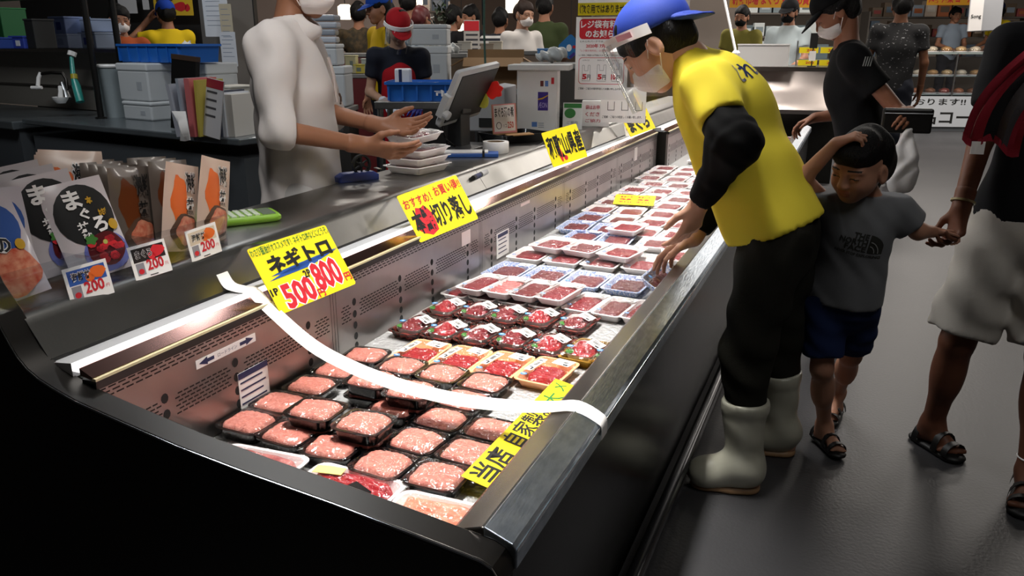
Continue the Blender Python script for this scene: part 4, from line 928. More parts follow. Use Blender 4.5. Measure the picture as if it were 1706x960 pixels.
t = thing('hanging_poster', 'lower white poster with bag prices, mostly hidden behind the hanging poster', 'poster', M=frameM((-1.235, 4.60, 1.00), (.97, .2, 0), (-.03, 0, 1)))
mb = MB(); mb.box((0, 0, 0), (.26, .20, .0015)); mb.build('poster_sheet', M_paper, t)
mb = MB(); put_text(mb, 'ご理解・ご協力の程宜しくお願い致します。', -.12, -.075, .11, -.06, 0, .01, z=.001)
for x0 in (-.09, -.01, .07): rect(mb, x0, -.03, x0+.04, -.027, .001); rect(mb, x0, -.03, x0+.003, .02, .001); rect(mb, x0+.037, -.03, x0+.04, .02, .001)
mb.build('black_print', M_ink, t)
# ------------------------------------------------------------------ people
def skin(tone): return P('skin_'+tone, tone, .5, sss=0, noise=(tuple(.82*v for v in hx(tone)), 14, .4), spec=.3)
def unit(v): v = np.array(v, float); return v/np.linalg.norm(v)
def cloth(name, col, scale=500, st=.12, rough=.85): return P(name, col, rough, bump=(scale, st), spec=.2)
M_hair = P('black_hair', '0a0808', .6, spec=.25, bump=((260, 260, 40), .6)); M_hairb = P('brown_hair', '2c1e18', .6, spec=.25, bump=((260, 260, 40), .6))
M_mask = P('mask_white', 'e9e2de', .8, bump=((20, 20, 240), .25)); M_lip = P('lip', '9c4a44', .5); M_brow = P('brow', '1a1210', .7)
M_visor = film_mat('visor', (.97, .98, .98), .07, .03, 8, .05)

def hand_soft(w, d, n, side, s=1.0, curl=.35, spread=.06, thumb=.6, fore=None):
    S = Soft(); w = np.array(w, float); d = unit(d); n = np.array(n, float); n = unit(n-d*(n @ d)); t = np.cross(d, n) if side == 'R' else np.cross(n, d)
    off0 = (.014, .005, -.005, -.013); off1 = (.029, .010, -.010, -.028); L = (.086, .089, .083, .075)
    if fore is not None: S.cone(w+unit(np.array(fore)-w)*.05*s, w, .030*s, .027*s, .02*s)
    S.cone(w, w+d*.03*s, .024*s, .024*s, .02*s, n=n, q=.7)
    ph = ((.040, .025, .020), (.044, .028, .021), (.040, .026, .020), (.032, .019, .017))
    cl = curl if isinstance(curl, (tuple, list)) else (curl*.8, curl, curl*1.08, curl*1.15)
    for i in range(4):
        k = w+d*L[i]*s+t*off1[i]*s
        S.cone(w+d*.012*s+t*off0[i]*s, k, .0135*s, .0112*s, .014*s)
    for i in range(4):
        k = w+d*L[i]*s+t*off1[i]*s; a = 0; dd = unit(d+t*spread*(1.5-i)*1.2)
        for j, l in enumerate(ph[i]):
            a += cl[i]*(1, 1.15, .8)[j]; q = k+(dd*math.cos(a)+n*math.sin(a))*l*s
            S.cone(k, q, (.0098, .0085, .0076)[j]*s, (.0088, .0076, .0062)[j]*s, .004*s); k = q
    b = w+d*.018*s+t*.016*s+n*.004*s; c = b+unit(d*.62+t*thumb+n*.3)*.043*s; e = c+unit(d*.9+t*thumb*.45+n*.3)*.032*s; f = e+unit(d*.95+t*thumb*.2+n*.35)*.025*s
    S.cone(b, c, .0155*s, .0115*s, .012*s); S.cone(c, e, .0108*s, .0096*s, .005*s); S.cone(e, f, .0096*s, .0070*s, .004*s)
    return S

class Head:
    """maps head coordinates (x forward, y left, z up, metres for a .23 m head) to body coordinates"""
    def __init__(s, c, f, u, scale=1.0):
        s.c = np.array(c, float); f = unit(f); u = np.array(u, float); u = unit(u-f*(u @ f)); l = np.cross(u, f); s.R = np.stack([f, l, u], 1); s.s = scale
    def __call__(s, x, y, z): return s.c+s.R @ (np.array([x, y, z])*s.s)
    def back(s, P_): return (P_-s.c) @ s.R/s.s
    def e(s, S, c, r, k=.02, op='u'): S.ell(s(*c), np.array(r)*s.s, k*s.s, s.R, op)
    def k(s, S, a, b, ra, rb, k=.02, op='u'): S.cone(s(*a), s(*b), ra*s.s, rb*s.s, k*s.s, op=op)
    def cut(s, S, pt, n): S.cut(s(*pt), s.R @ np.array(n, float))
def head_soft(h, neck, nr=.052, child=False):
    S = Soft(); c = 1.0
    h.e(S, (-.010, 0, .035), (.098, .077, .088), .02)
    h.e(S, (.022, 0, -.035), (.070, .064 if child else .060, .078 if not child else .066), .035)
    h.e(S, (.064, 0, -.093 if not child else -.080), (.024, .028, .022), .03)
    for sy in (-1, 1):
        h.e(S, (.052, sy*.036, -.030), (.034, .028, .032), .03)                       # cheeks
        h.e(S, (-.004, sy*.078, -.012), (.022, .010, .034), .008)                     # ears
        h.e(S, (.004, sy*.087, -.010), (.011, .006, .020), .006, op='s')
    h.e(S, (.076, 0, .020), (.020, .054, .014), .02)                                  # brow
    for sy in (-1, 1): h.e(S, (.099, sy*.033, .002), (.013, .019, .011), .012, op='s'); h.e(S, (.079, sy*.033, .0005), (.0145, .016, .0125), .006)
    h.k(S, (.090, 0, .008), (.110 if not child else .104, 0, -.026), .009, .0125, .014)
    for sy in (-1, 1): h.e(S, (.100, sy*.011, -.030), (.010, .008, .008), .008)
    h.e(S, (.090, 0, -.052), (.012, .023, .007), .007); h.e(S, (.088, 0, -.063), (.012, .019, .008), .007); h.e(S, (.103, 0, -.057), (.006, .024, .0018), .003, op='s')
    if neck is not None: S.cone(h(-.022, 0, -.07), neck, nr*h.s, nr*1.12*h.s, .03*h.s)
    return S
def face_mats(h):
    def fn(P_):
        q = h.back(P_); x, y, z = q[:, 0], np.abs(q[:, 1]), q[:, 2]; m = np.zeros(len(q), int); fr = x > .055
        m[fr & (y < .021-.12*np.abs(z+.057)) & (np.abs(z+.057) < .012) & (x > .085)] = 1
        m[fr & (np.abs(y-.034) < .020) & (np.abs(z-.0275+.1*np.abs(y-.03)) < .0024)] = 2
        m[fr & (np.abs(y-.033) < .0155) & (np.abs(z-.0005+18*(y-.033)**2) < .0019)] = 2
        return m
    return fn
def hair_soft(h, style):
    S = Soft()
    h.e(S, (-.014, 0, .040), (.106, .086, .096), .02); h.e(S, (-.055, 0, -.01), (.062, .076, .075), .03)
    if style == 'long': h.e(S, (-.075, 0, -.09), (.045, .072, .11), .04)
    if style == 'pony': h.k(S, (-.10, 0, .04), (-.14, 0, -.10), .035, .02, .03)
    for k in range(5): S.fold(.0025/1*h.s, *(h.R @ np.array([30+9*k, 60-13*k, 12*k]))/h.s*1.0, ph=k)
    # open the face
    f = Soft(); 
    h.e(S, (.115, 0, -.045), (.075, .085, .098), .012, op='s')
    h.e(S, (.035, .085, -.055), (.05, .03, .06), .012, op='s'); h.e(S, (.035, -.085, -.055), (.05, .03, .06), .012, op='s')
    if style in ('short', 'fringe'): h.cut(S, (-.02, 0, -.075), (.2, 0, -1))
    if style == 'fringe': h.e(S, (.070, 0, .070), (.036, .062, .030), .02)
    return S
def cap_obj(h, t, mat, brim=1, bmat=None):
    S = Soft(); h.e(S, (-.012, 0, .050), (.112, .091, .092), .01); h.cut(S, (0, 0, .036), (.08, 0, -1)); hs = .004
    S.p.append(('w', 0, 1, 1, 1, 0, None))
    o = soft_obj('cap', [(S, .005*h.s)], mat, t)
    ta = math.radians(14 if brim > 0 else 20); ca, sa = math.cos(ta), math.sin(ta)*(1 if brim > 0 else -1)
    R2 = h.R @ np.array(((ca, 0, sa), (0, 1, 0), (-sa, 0, ca))); B = Soft(); B.ell(h(.098*brim, 0, .026), np.array((.088, .076, .008))*h.s, .005, R2); B.ell(h(.080*brim, 0, .038), np.array((.07, .07, .014))*h.s, .01, R2)
    soft_obj('cap_brim', [(B, .004*h.s)], bmat or mat, o)
    mb = MB(); p = h(-.012, 0, .142); mb.lathe([(.0, -.003), (.009, -.002), (.006, .004), (0, .005)], 10, c=p); mb.build('cap_button', mat, o, smooth=True)
    return o
def mask_obj(h, t, mat=None):
    S = Soft(); h.e(S, (.046, 0, -.056), (.066, .066, .056), .02); h.k(S, (.095, 0, -.022), (.104, 0, -.045), .012, .014, .03); h.cut(S, (.02, 0, -.05), (-1, 0, -.25)); h.cut(S, (.1, 0, -.012), (-.15, 0, 1))
    o = soft_obj('face_mask', [(S, .004*h.s)], mat or M_mask, t)
    for sy in (-1, 1):
        mb = MB()
        for z0, z1 in ((-.025, .012), (-.085, -.04)):
            mb2 = [h(.035, sy*.068, z0), h(.018, sy*.076, (z0+z1)/2), h(-.002, sy*.088, z1)]; mb.tube(mb2, .0016*h.s, 6)
        mb.build('ear_loop', mat or M_mask, o)
    return o
def shield_obj(h, t):
    mb = MB(); rows = []
    arc = [(.118*math.cos(a), .104*math.sin(a)) for a in np.linspace(-1.75, 1.75, 25)]
    for z, q in ((.030, 1.0), (.060, 1.0), (.060, 1.05), (.030, 1.07), (.030, 1.0)): rows.append([h((x+.002)*q, y*q, z+.02*(x/.118-.3)) for x, y in arc])
    mb.loft(rows, cap0=False, cap1=False, closed=False); o = mb.build('shield_band', P('band_white', 'efebe8', .6), t, smooth=True)
    mb = MB(); rows = []
    for z in np.linspace(.045, -.155, 9): rows.append([h((x+.002)*1.09+.010, y*1.06, z+.02*(x/.118-.3)) for x, y in arc[3:-3]])
    mb.loft(rows, cap0=False, cap1=False, closed=False); mb.build('shield_visor', M_visor, o, smooth=True, angle=180)
    return o

def body_obj(t, J, tone, h, hands, res=.011, hres=.0042, headres=.0042, fat=1.0, child=False, face=True, shoe=None, smooth=2, extra=None, arm=1.0):
    S = Soft(); tn = J['tn']; lim = J.get('lim', 1.0)
    S.cone(J['pel'], J['che'], .118*fat*lim, .122*fat*lim, .04, tn, .68); S.cone(J['shL'], J['shR'], .046*lim, .046*lim, .05); S.cone(J['che'], J['neck'], .10*fat*lim, .055*lim, .06, tn, .75)
    S.cone(J['neck'], h(-.02, 0, -.06), .056*lim, .050*lim, .03)
    for s in 'LR':
        S.cone(J['sh'+s], J['el'+s], .044*lim*arm, .036*lim*arm, .03); S.cone(J['el'+s], J['wr'+s], .037*lim*arm, .026*lim*arm, .02)
        S.cone(J['hip'+s], J['kn'+s], .078*lim, .052*lim, .03); S.cone(J['kn'+s], J['an'+s], .050*lim, .034*lim, .02)
        mid = np.array(J['kn'+s])*.65+np.array(J['an'+s])*.35; S.ell(mid, (.044*lim, .044*lim, .09*lim), .04)
        an, to = np.array(J['an'+s], float), np.array(J['to'+s], float); heel = an-unit(to-an)*.03*lim; heel[2] = to[2]+.012*lim
        S.cone(an, heel, .034*lim, .03*lim, .02); S.cone(an, to-unit(to-an)*.05*lim, .032*lim, .022*lim, .03); S.cone(heel, to-unit(to-an)*.03*lim, .024*lim, .022*lim, .03, (0, 0, 1), .7)
        dr = unit((to-an)*np.array([1, 1, 0])); sd = np.cross(dr, (0, 0, 1))*(1 if s == 'L' else -1)
        for i in range(5):
            o = (i-2)*.0165*lim; ln = (.018, .016, .010, .004, -.004)[i]*lim; p = to-dr*.03*lim+sd*o*-1
            S.cone(p, p+dr*(.026*lim+ln), .0115*lim if i else .0125*lim, .009*lim if i else .011*lim, .006)
    parts = [(S, res), (head_soft(h, None, child=child), headres)]
    for s in 'LR':
        if s in hands: parts.append((hand_soft(J['wr'+s], *hands[s][:2], s, lim*hands[s][2] if len(hands[s]) > 2 else lim, *(hands[s][3:] if len(hands[s]) > 3 else ()), fore=J['el'+s]), hres))
    sk = skin(tone)
    return soft_obj('body', parts, [sk, P('lip_'+tone, tuple(a*b for a, b in zip(hx(tone), (.75, .5, .48))), .5), M_brow], t, matfn=face_mats(h) if face else None, smooth_iter=smooth)
def shirt_obj(t, J, mat, fat=1.0, hem=None, sleeve=.55, res=.011, name='shirt', loose=1.0, folds=.004, wide=1.0, hemn=None, collar=True, sleeve_r=1.0, neckcut=True, depth=.72):
    S = Soft(); tn = J['tn']; lim = J.get('lim', 1.0); pel, che = np.array(J['pel'], float), np.array(J['che'], float); ax = unit(che-pel)
    hem = .12*lim if hem is None else hem; low = pel-ax*hem
    S.cone(low-ax*.12*lim, che, .150*fat*lim*wide, .146*fat*lim, .03, tn, depth); S.cone(J['shL'], J['shR'], .056*lim, .056*lim, .06); S.cone(che, J['neck'], .122*fat*lim, .068*lim, .07, tn, .8)
    for s in 'LR':
        sh, el, wr = (np.array(J[k+s], float) for k in ('sh', 'el', 'wr')); A = Soft()
        if sleeve <= 1: e = sh+(el-sh)*sleeve; d = unit(el-sh); A.cone(sh, e+d*.05*lim, .064*lim*sleeve_r, .060*lim*sleeve_r, .02); A.cut(e, d)
        else: e = el+(wr-el)*(sleeve-1); d = unit(wr-el); A.cone(sh, el, .066*lim*sleeve_r, .054*lim*sleeve_r, .02); A.cone(el, e+d*.04*lim, .054*lim*sleeve_r, .044*lim*sleeve_r, .03); A.cut(e, d)
        S.group(A, .045*lim)
    if folds:
        r = random.Random(hash(t.name) % 1000 if False else int(sum(map(ord, t.name)))); 
        for k in range(4): a = r.uniform(0, 6); S.fold(folds*lim*(1, .8, .6, .5)[k], *(np.array([math.cos(a)*.8, math.sin(a)*.8, r.uniform(-.5, .5)])*(22, 34, 48, 70)[k]/lim), ph=a)
    S.cut(low, -ax if hemn is None else hemn)
    if neckcut: nk = np.array(J['neck'], float); S.cut(nk+unit(nk-che)*.020*lim, unit(nk-che))
    return soft_obj(name, [(S, res)], mat, t)
def pants_obj(t, J, mat, end=.95, res=.012, name='trousers', r=1.0, folds=.004, top=.06):
    S = Soft(); lim = J.get('lim', 1.0); pel = np.array(J['pel'], float); che = np.array(J['che'], float); ax = unit(che-pel)
    S.cone(pel+ax*top*lim, pel-ax*.06*lim, .132*lim*r, .136*lim*r, .03, J.get('pn', J['tn']), .78)
    for s in 'LR':
        h_, k_, a_ = (np.array(J[k+s], float) for k in ('hip', 'kn', 'an')); A = Soft()
        if end <= .5: e = h_+(k_-h_)*end*2; d = unit(k_-h_); A.cone(h_, e+d*.05, .092*lim*r, .088*lim*r, .03); A.cut(e, d)
        else: e = k_+(a_-k_)*(end-.5)*2; d = unit(a_-k_); A.cone(h_, k_, .092*lim*r, .068*lim*r, .03); A.cone(k_, e+d*.05, .068*lim*r, .058*lim*r, .03); A.cut(e, d)
        S.group(A, .03*lim)
    if folds:
        for k in range(3): S.fold(folds*lim, (20, 35, 14)[k]/lim, (26, -14, 40)[k]/lim, (30, 52, -26)[k]/lim, ph=k*1.7)
    S.cut(pel+ax*(top+.05)*lim, ax)
    return soft_obj(name, [(S, res)], mat, t)
def J_shift(J, base): return {k: (tuple(np.array(v, float)-np.array(base)) if k not in ('tn', 'pn', 'lim') else v) for k, v in J.items()}

# --- the man in yellow leaning over the case
base = (-.16, 2.47, 0)
J = dict(pel=(-.195, 2.50, .84), che=(-.365, 2.52, 1.155), neck=(-.475, 2.52, 1.300), tn=(-.88, 0, -.47), pn=(-1, 0, -.1),
         shL=(-.400, 2.375, 1.235), shR=(-.405, 2.670, 1.235), elL=(-.285, 2.235, 1.090), elR=(-.330, 2.72, .98), wrL=(-.388, 2.335, .895), wrR=(-.440, 2.60, .728),
         hipL=(-.17, 2.41, .78), hipR=(-.15, 2.60, .78), knL=(-.215, 2.345, .47), knR=(-.145, 2.61, .47), anL=(-.195, 2.33, .09), anR=(-.110, 2.62, .09), toL=(-.335, 2.295, .02), toR=(-.25, 2.60, .02))
J = J_shift(J, base)
t = thing('person', 'person in bright yellow T-shirt and blue cap bending over the case, wearing white rubber boots', 'person', base)
h = Head(np.array((-.578, 2.50, 1.342))-base, (-.68, -.06, -.74), (-.74, 0, .66), 1.06); hc = Head(np.array((-.578, 2.50, 1.342))-base, (-.87, -.06, -.49), (-.49, 0, .87), 1.08)
body_obj(t, J, 'cf9f86', h, {'L': ((-.28, .28, -.92), (-.75, .55, .36), 1.02, .30, .16, .75), 'R': ((-.75, .05, -.50), (-.5, -.1, -.8), 1.0, .35, .05, .7)}, res=.010, headres=.0035, hres=.0035, fat=1.0)
sh_y = shirt_obj(t, J, cloth('yellow_jersey', 'e2cf3e', 900, .08), 1.10, hem=.035, sleeve=.66, res=.0085, name='yellow_t_shirt', folds=.0065, wide=1.13, hemn=(.41, 0, -.91), sleeve_r=1.18, depth=.82)
S = Soft()
for s in 'L', 'R':
    a, b, c = (np.array(J[k+s]) for k in ('sh', 'el', 'wr')); m = a+(b-a)*.45
    A = Soft(); m = a+(b-a)*.30; A.cone(m, b, .060, .058, .02); A.cone(b, c-(c-b)*.08, .056, .041, .07); A.cut(c-(c-b)*.10, unit(c-b)); S.group(A, .01)
S.fold(.002, 60, 40, 90); S.fold(.0015, -50, 90, 60, 1)
soft_obj('arm_covers', [(S, .006)], P('black_knit', '060607', .85, spec=.15), t)
pants_obj(t, J, cloth('dark_olive_drill', '201f19', 300, .15), .74, .0095, 'trousers', 1.10, .0035)
for s in 'LR':
    an, to, kn = (np.array(J[k+s]) for k in ('an', 'to', 'kn')); d = unit((to-an)*np.array((1, 1, 0))); S = Soft()
    up = unit(kn-an); S.cone(an+up*.0, an+up*.235, .052, .072, .03); S.cone(an+np.array((0, 0, -.035))-d*.012, to+np.array((0, 0, .028))-d*.05, .046, .042, .05); S.cone(an-d*.02, to+(0, 0, .022)-d*.03, .04, .036, .05); S.ell(to+np.array((0, 0, .030))-d*.025, (.045, .045, .034), .03)
    for z in (.195, .203): S.cone(an+up*z, an+up*(z+.002), .0725, .0725, .003)
    S.fold(.002, 20, 25, 45, 1); S.cut(an+up*.212, up); S.cut((0, 0, .014), (0, 0, -1))
    bt = soft_obj('rubber_boot', [(S, .007)], P('boot_white', 'c9c8b8', .35, noise=('b0ae9c', 9, .3), coat=.2), t)
    F = Soft(); F.cone(an-d*.014+(0, 0, -.082), an+d*.03+(0, 0, -.082), .047, .045, .02, (0, 0, 1), .5); F.cone(an+d*.03+(0, 0, -.082), to+(0, 0, -.012)-d*.03, .042, .044, .02, (0, 0, 1), .45); F.cut((0, 0, .001), (0, 0, -1)); F.cut((0, 0, .022), (0, 0, 1))
    soft_obj('boot_sole', [(F, .006)], P('sole_tan', '9c7a58', .5), bt)
soft_obj('hair', [(hair_soft(h, 'short'), .004)], M_hair, t)
cp = cap_obj(hc, t, P('cap_blue', '17389a', .75, bump=(700, .1)), -1)
mask_obj(h, t); sb = shield_obj(hc, t); hq = h; h = hc
mb = MB(); q = [h(.03, .1135, .036), h(.075, .092, .046), h(.075, .092, .062), h(.03, .1135, .052)]; mb.add(q, [(0, 1, 2, 3)]); mb.build('band_sticker', P('band_pink', 'e8a8b4', .5), sb)

# --- the boy with a hand on his head
base = (.04, 2.72, 0)
J = dict(pel=(.035, 2.63, .60), che=(.045, 2.61, .80), neck=(.055, 2.60, .905), tn=(-.25, -.97, 0), lim=.66,
         shL=(.150, 2.635, .865), shR=(-.045, 2.595, .872), elL=(.222, 2.66, .800), elR=(-.118, 2.49, .965), wrL=(.272, 2.715, .790), wrR=(-.035, 2.47, 1.075),
         hipL=(.085, 2.65, .56), hipR=(-.015, 2.63, .56), knL=(.085, 2.76, .335), knR=(.000, 2.60, .335), anL=(.065, 2.98, .105), anR=(.030, 2.735, .075), toL=(.050, 2.90, .025), toR=(.080, 2.655, .028))
J = J_shift(J, base)
t = thing('person', 'small child in grey T-shirt and navy shorts scratching his head, walking beside the case', 'person', base)
h = Head(np.array((.038, 2.545, 1.000))-base, (-.50, -.78, -.28), (-.06, -.25, .95), .88)
body_obj(t, J, 'bd8a70', h, {'L': ((.85, .35, -.1), (.2, -.5, -.8), .85, .95), 'R': ((.75, .05, .35), (.3, .25, -.9), .95, .65, .05, .5)}, res=.008, headres=.0026, hres=.003, child=True, smooth=1, arm=1.05)
shirt_obj(t, J, cloth('grey_jersey', '77797c', 900, .08), 1.0, hem=.035, sleeve=.72, res=.0065, name='grey_t_shirt', folds=.004, wide=1.34, sleeve_r=1.22)
pants_obj(t, J, cloth('navy_cotton', '1d2b52', 600, .1),   .40, .007, 'shorts', 1.10, .003, top=.0)
soft_obj('hair', [(hair_soft(h, 'fringe'), .0032)], M_hair, t)
def sandal(t, an, to, s, mat, top=.0, name='sandal'):
    an, to = np.array(an, float), np.array(to, float); d = unit((to-an)*np.array((1, 1, 0))); sd = np.cross((0, 0, 1), d); L = np.linalg.norm((to-an)[:2])
    S = Soft(); z = to[2]-.018*s; hl = an-d*.045*s; hl[2] = z; tp = to+d*.028*s; tp[2] = z
    S.cone(hl, tp-d*.03*s, .036*s, .044*s, .02, (0, 0, 1), .38)
    o = soft_obj(name, [(S, .006*s)], mat, t)
    for f_, hh, nm in ((.78, .040, 'strap'), (.45, .062, 'strap'), (-.22, .055, 'heel_strap')):
        c = an+(tp-an)*f_; mb = MB(); pts = []
        for a in np.linspace(0, math.pi, 9): pts.append(tuple(c+sd*.044*s*math.cos(a)+np.array((0, 0, -c[2]+z+.008+hh*s*math.sin(a)))))
        rings = [[tuple(np.array(p)+d*w_*s+np.array((0, 0, 1))*e) for w_, e in ((-.012, 0), (.012, 0), (.012, .003), (-.012, .003))] for p in pts]
        mb.loft(rings); mb.build(nm, mat, o, smooth=True, angle=50)
    return o
M_sandal = P('sandal_black', '0c0c0c', .5)
for s in 'LR': sandal(t, J['an'+s], J['to'+s], .72, M_sandal)
# chest print: three lines, a dome badge and a line below
def lay_on(mb, target, off=.0025):
    """press flat print on the cloth: each point goes along the print's normal to the surface"""
    bpy.context.view_layer.update(); return mb
M = frameM(np.array((.043, 2.478, .768))-base, (.955, -.235, -.16), (.15, -.06, .98))
def wrap_print(mb, M, target, name, mat, parent, off=.0015):
    dg = bpy.context.evaluated_depsgraph_get(); dg.update(); ob = target.evaluated_get(dg); inv = (target.matrix_world).inverted(); out = []
    n = M.to_3x3() @ Vector((0, 0, 1))
    bm = bmesh.new(); vs = [bm.verts.new(p) for p in mb.v]
    for f in mb.f:
        try: bm.faces.new([vs[i] for i in f])
        except ValueError: pass
    bmesh.ops.triangulate(bm, faces=bm.faces[:])
    for _ in range(2):
        ed = [e for e in bm.edges if e.calc_length() > .012]
        if ed: bmesh.ops.subdivide_edges(bm, edges=ed, cuts=1); bmesh.ops.triangulate(bm, faces=bm.faces[:])
    for v in bm.verts:
        p = M @ Vector((v.co.x, v.co.y, 0)); ok, loc, no, ix = ob.ray_cast(p+n*.12, -n, distance=.3)
        v.co = loc+n*off if ok else p
    me = bpy.data.meshes.new(name); bm.to_mesh(me); bm.free(); me.materials.append(mat); return link(name, me, parent)
shirt = [c for c in t.children if c.name.startswith('grey_t_shirt')][0]
mb = MB(); put_text(mb, 'THE', -.015, .022, .026, .040, 0, .03); put_text(mb, 'NORTH', -.052, .003, .026, .021, 0, .03); put_text(mb, 'FACE', -.034, -.016, .026, .002, 0, .03)
ring = [(.030, -.016), (.064, -.016)]+[(.030+.034*math.cos(a), .006+.034*math.sin(a)) for a in np.linspace(0, math.pi/2, 8)]; mb.add([(x, y, 0) for x, y in ring], [tuple(range(len(ring)))])
put_text(mb, 'NEVER STOP EXPLORING', -.060, -.031, .064, -.022, 0, .03); wrap_print(mb, M, shirt, 'chest_print', P('print_charcoal', '2a2a24', .8), shirt)
mb = MB()
for r0 in (.012, .021):
    a = [(.034+r0*math.cos(q), -.014+r0*1.5*math.sin(q), 0) for q in np.linspace(0, math.pi/2, 8)]; b = [(.034+(r0+.002)*math.cos(q), -.014+(r0+.002)*1.5*math.sin(q), 0) for q in np.linspace(0, math.pi/2, 8)]
    mb.add(a+b, [(i, 8+i, 9+i, i+1) for i in range(7)])
wrap_print(mb, M, shirt, 'badge_lines', P('print_pale', '9a9b98', .8), shirt, .0028)

Y = sh_y; hc2 = Y.parent
mb = MB(); put_text(mb, 'とれとれ', -.12, -.03, .12, .03, 0, .02)
wrap_print(mb, frameM(Vector((-.262, 2.50, 1.30))-Vector(hc2.location), (.06, .99, -.02), (-.62, 0, .78)), Y, 'back_print', M_navy, Y)
# --- the grown-up holding the boy's hand
base = (.52, 2.85, 0)
J = dict(pel=(.555, 2.86, .84), che=(.60, 2.89, 1.20), neck=(.62, 2.89, 1.40), tn=(-.1, -.99, 0),
         shL=(.775, 2.87, 1.33), shR=(.425, 2.90, 1.33), elL=(.85, 2.80, 1.08), elR=(.372, 2.84, 1.075), wrL=(.80, 2.62, .98), wrR=(.338, 2.755, .865),
         hipL=(.635, 2.84, .80), hipR=(.475, 2.86, .80), knL=(.625, 2.72, .43), knR=(.395, 2.79, .42), anL=(.625, 2.62, .085), anR=(.375, 2.87, .085), toL=(.60, 2.505, .028), toR=(.440, 2.795, .028))
J = J_shift(J, base)
t = thing('person', 'adult in black T-shirt, white shorts and black sandals holding the child\'s hand', 'person', base)
h = Head(np.array((.62, 2.86, 1.56))-base, (-.4, -.9, 0), (0, 0, 1), 1.0)
body_obj(t, J, '7a4e3a', h, {'R': ((-.05, -.10, -.95), (-.75, -.4, .1), 1.0, .75), 'L': ((0, -.9, -.2), (-.9, 0, 0), 1.0, .8)}, res=.010)
shirt_obj(t, J, cloth('black_jersey', '0b0b0f', 900, .08), 1.06, hem=.05, sleeve=.70, res=.010, name='black_t_shirt', folds=.004, wide=1.12, sleeve_r=1.15)
pants_obj(t, J, cloth('white_cotton', 'b9b4ac', 500, .12), .46, .0095, 'white_shorts', 1.14, .004, top=-.02)
soft_obj('hair', [(hair_soft(h, 'short'), .006)], M_hair, t)
for s in 'LR': sandal(t, J['an'+s], J['to'+s], 1.0, M_sandal)
mb = MB(); M = Matrix.Translation(Vector(np.array(J['wrR'])*.92+np.array(J['elR'])*.08)) @ Vector((0, 0, 1)).rotation_difference(Vector(np.array(J['elR'])-np.array(J['wrR']))).to_matrix().to_4x4()
mb.lathe([(.031, -.004), (.035, -.003), (.035, .003), (.031, .004), (.031, -.004)], 20, 0, M, caps=False); mb.build('wristband', P('wristband', 'a89a6c', .5), t, smooth=True)
mb = MB(); mb.box(np.array((.575, 2.715, .785))-base, (.028, .012, .09)); mb.build('belt_strap', M_ink, t, bevel=.003)
an = np.array(J['anL']); mb = MB(); mb.lathe([(.040, -.003), (.043, 0), (.040, .003), (.040, -.003)], 20, c=tuple(an+(0, 0, .05)), caps=False); mb.build('anklet', M_white, t, smooth=True)
wp = MB()
for k in range(2): wp.add([(-.03, .03-.075*k, 0), (.03, .03-.075*k, 0), (.03, .048-.075*k, 0), (-.03, .048-.075*k, 0)], [(0, 1, 2, 3)])
bs = [c for c in t.children if c.name.startswith('black_t_shirt')][0]
wrap_print(wp, frameM(np.array((.50, 2.78, 1.30))-base, (.97, 0, -.2), (.2, 0, .97)), bs, 'chest_marks', P('print_pale', '9a9b98', .8), bs)
# striped cloth hanging from that person's arm
tb = thing('striped_shawl', 'red and grey striped shawl hanging over the arm of the adult in white shorts', 'shawl', (.50, 2.66, 1.10))
top0, top1, bot0, bot1 = V3(.435, 2.60, 1.36), V3(.555, 2.58, 1.32), V3(.288, 2.58, 1.095), V3(.430, 2.57, 1.062)
M_s = {'r': cloth('shawl_red', '8e2230', 300, .2), 'g': cloth('shawl_grey', '4a4648', 300, .2), 'd': cloth('shawl_dark', '1d1b1d', 300, .2)}
for nm, a, b, mt, ff in (('red_stripe', 0, .14, 'r', 0), ('red_band', .15, .34, 'r', .006), ('grey_stripe', .34, .58, 'd', .012), ('grey_band', .58, .80, 'g', .008), ('red_edge', .80, 1, 'r', 0)):
    mb = MB(); rings = []
    for k in range(13):
        s = k/12; ring = []
        for q in (a, a+(b-a)*.5, b):
            pA = top0+(top1-top0)*q; pB = bot0+(bot1-bot0)*q; p = pA+(pB-pA)*s+V3(-.04*math.sin(math.pi*s), -.02*math.sin(math.pi*s)-.012*math.sin(q*18+s*2), -.015*math.sin(q*9)); ring.append(p-V3(.50, 2.66, 1.10))
        rings.append([tuple(p) for p in ring]+[tuple(p+V3(.004, .022, 0)) for p in ring[::-1]])
    mb.loft(rings); mb.build(nm, M_s[mt], tb, smooth=True, angle=60)
mb = MB(); mb.box((.33-.50, 2.565-2.66, 1.068-1.10), (.034, .003, .035), rz=.1); mb.build('care_tag', M_paper, tb)
mb = MB(); rings = [[tuple(bot0+(bot1-bot0)*q+V3(0, -.012*math.sin(q*18+2)-.004, -.015*math.sin(q*9)+z)-V3(.50, 2.66, 1.10)) for z in (.014, -.006)]+[tuple(bot0+(bot1-bot0)*q+V3(.003, .022-.012*math.sin(q*18+2), -.015*math.sin(q*9)+z)-V3(.50, 2.66, 1.10)) for z in (-.006, .014)] for q in np.linspace(0, 1, 12)]
mb.loft(rings); mb.build('red_hem', M_s['r'], tb, smooth=True)

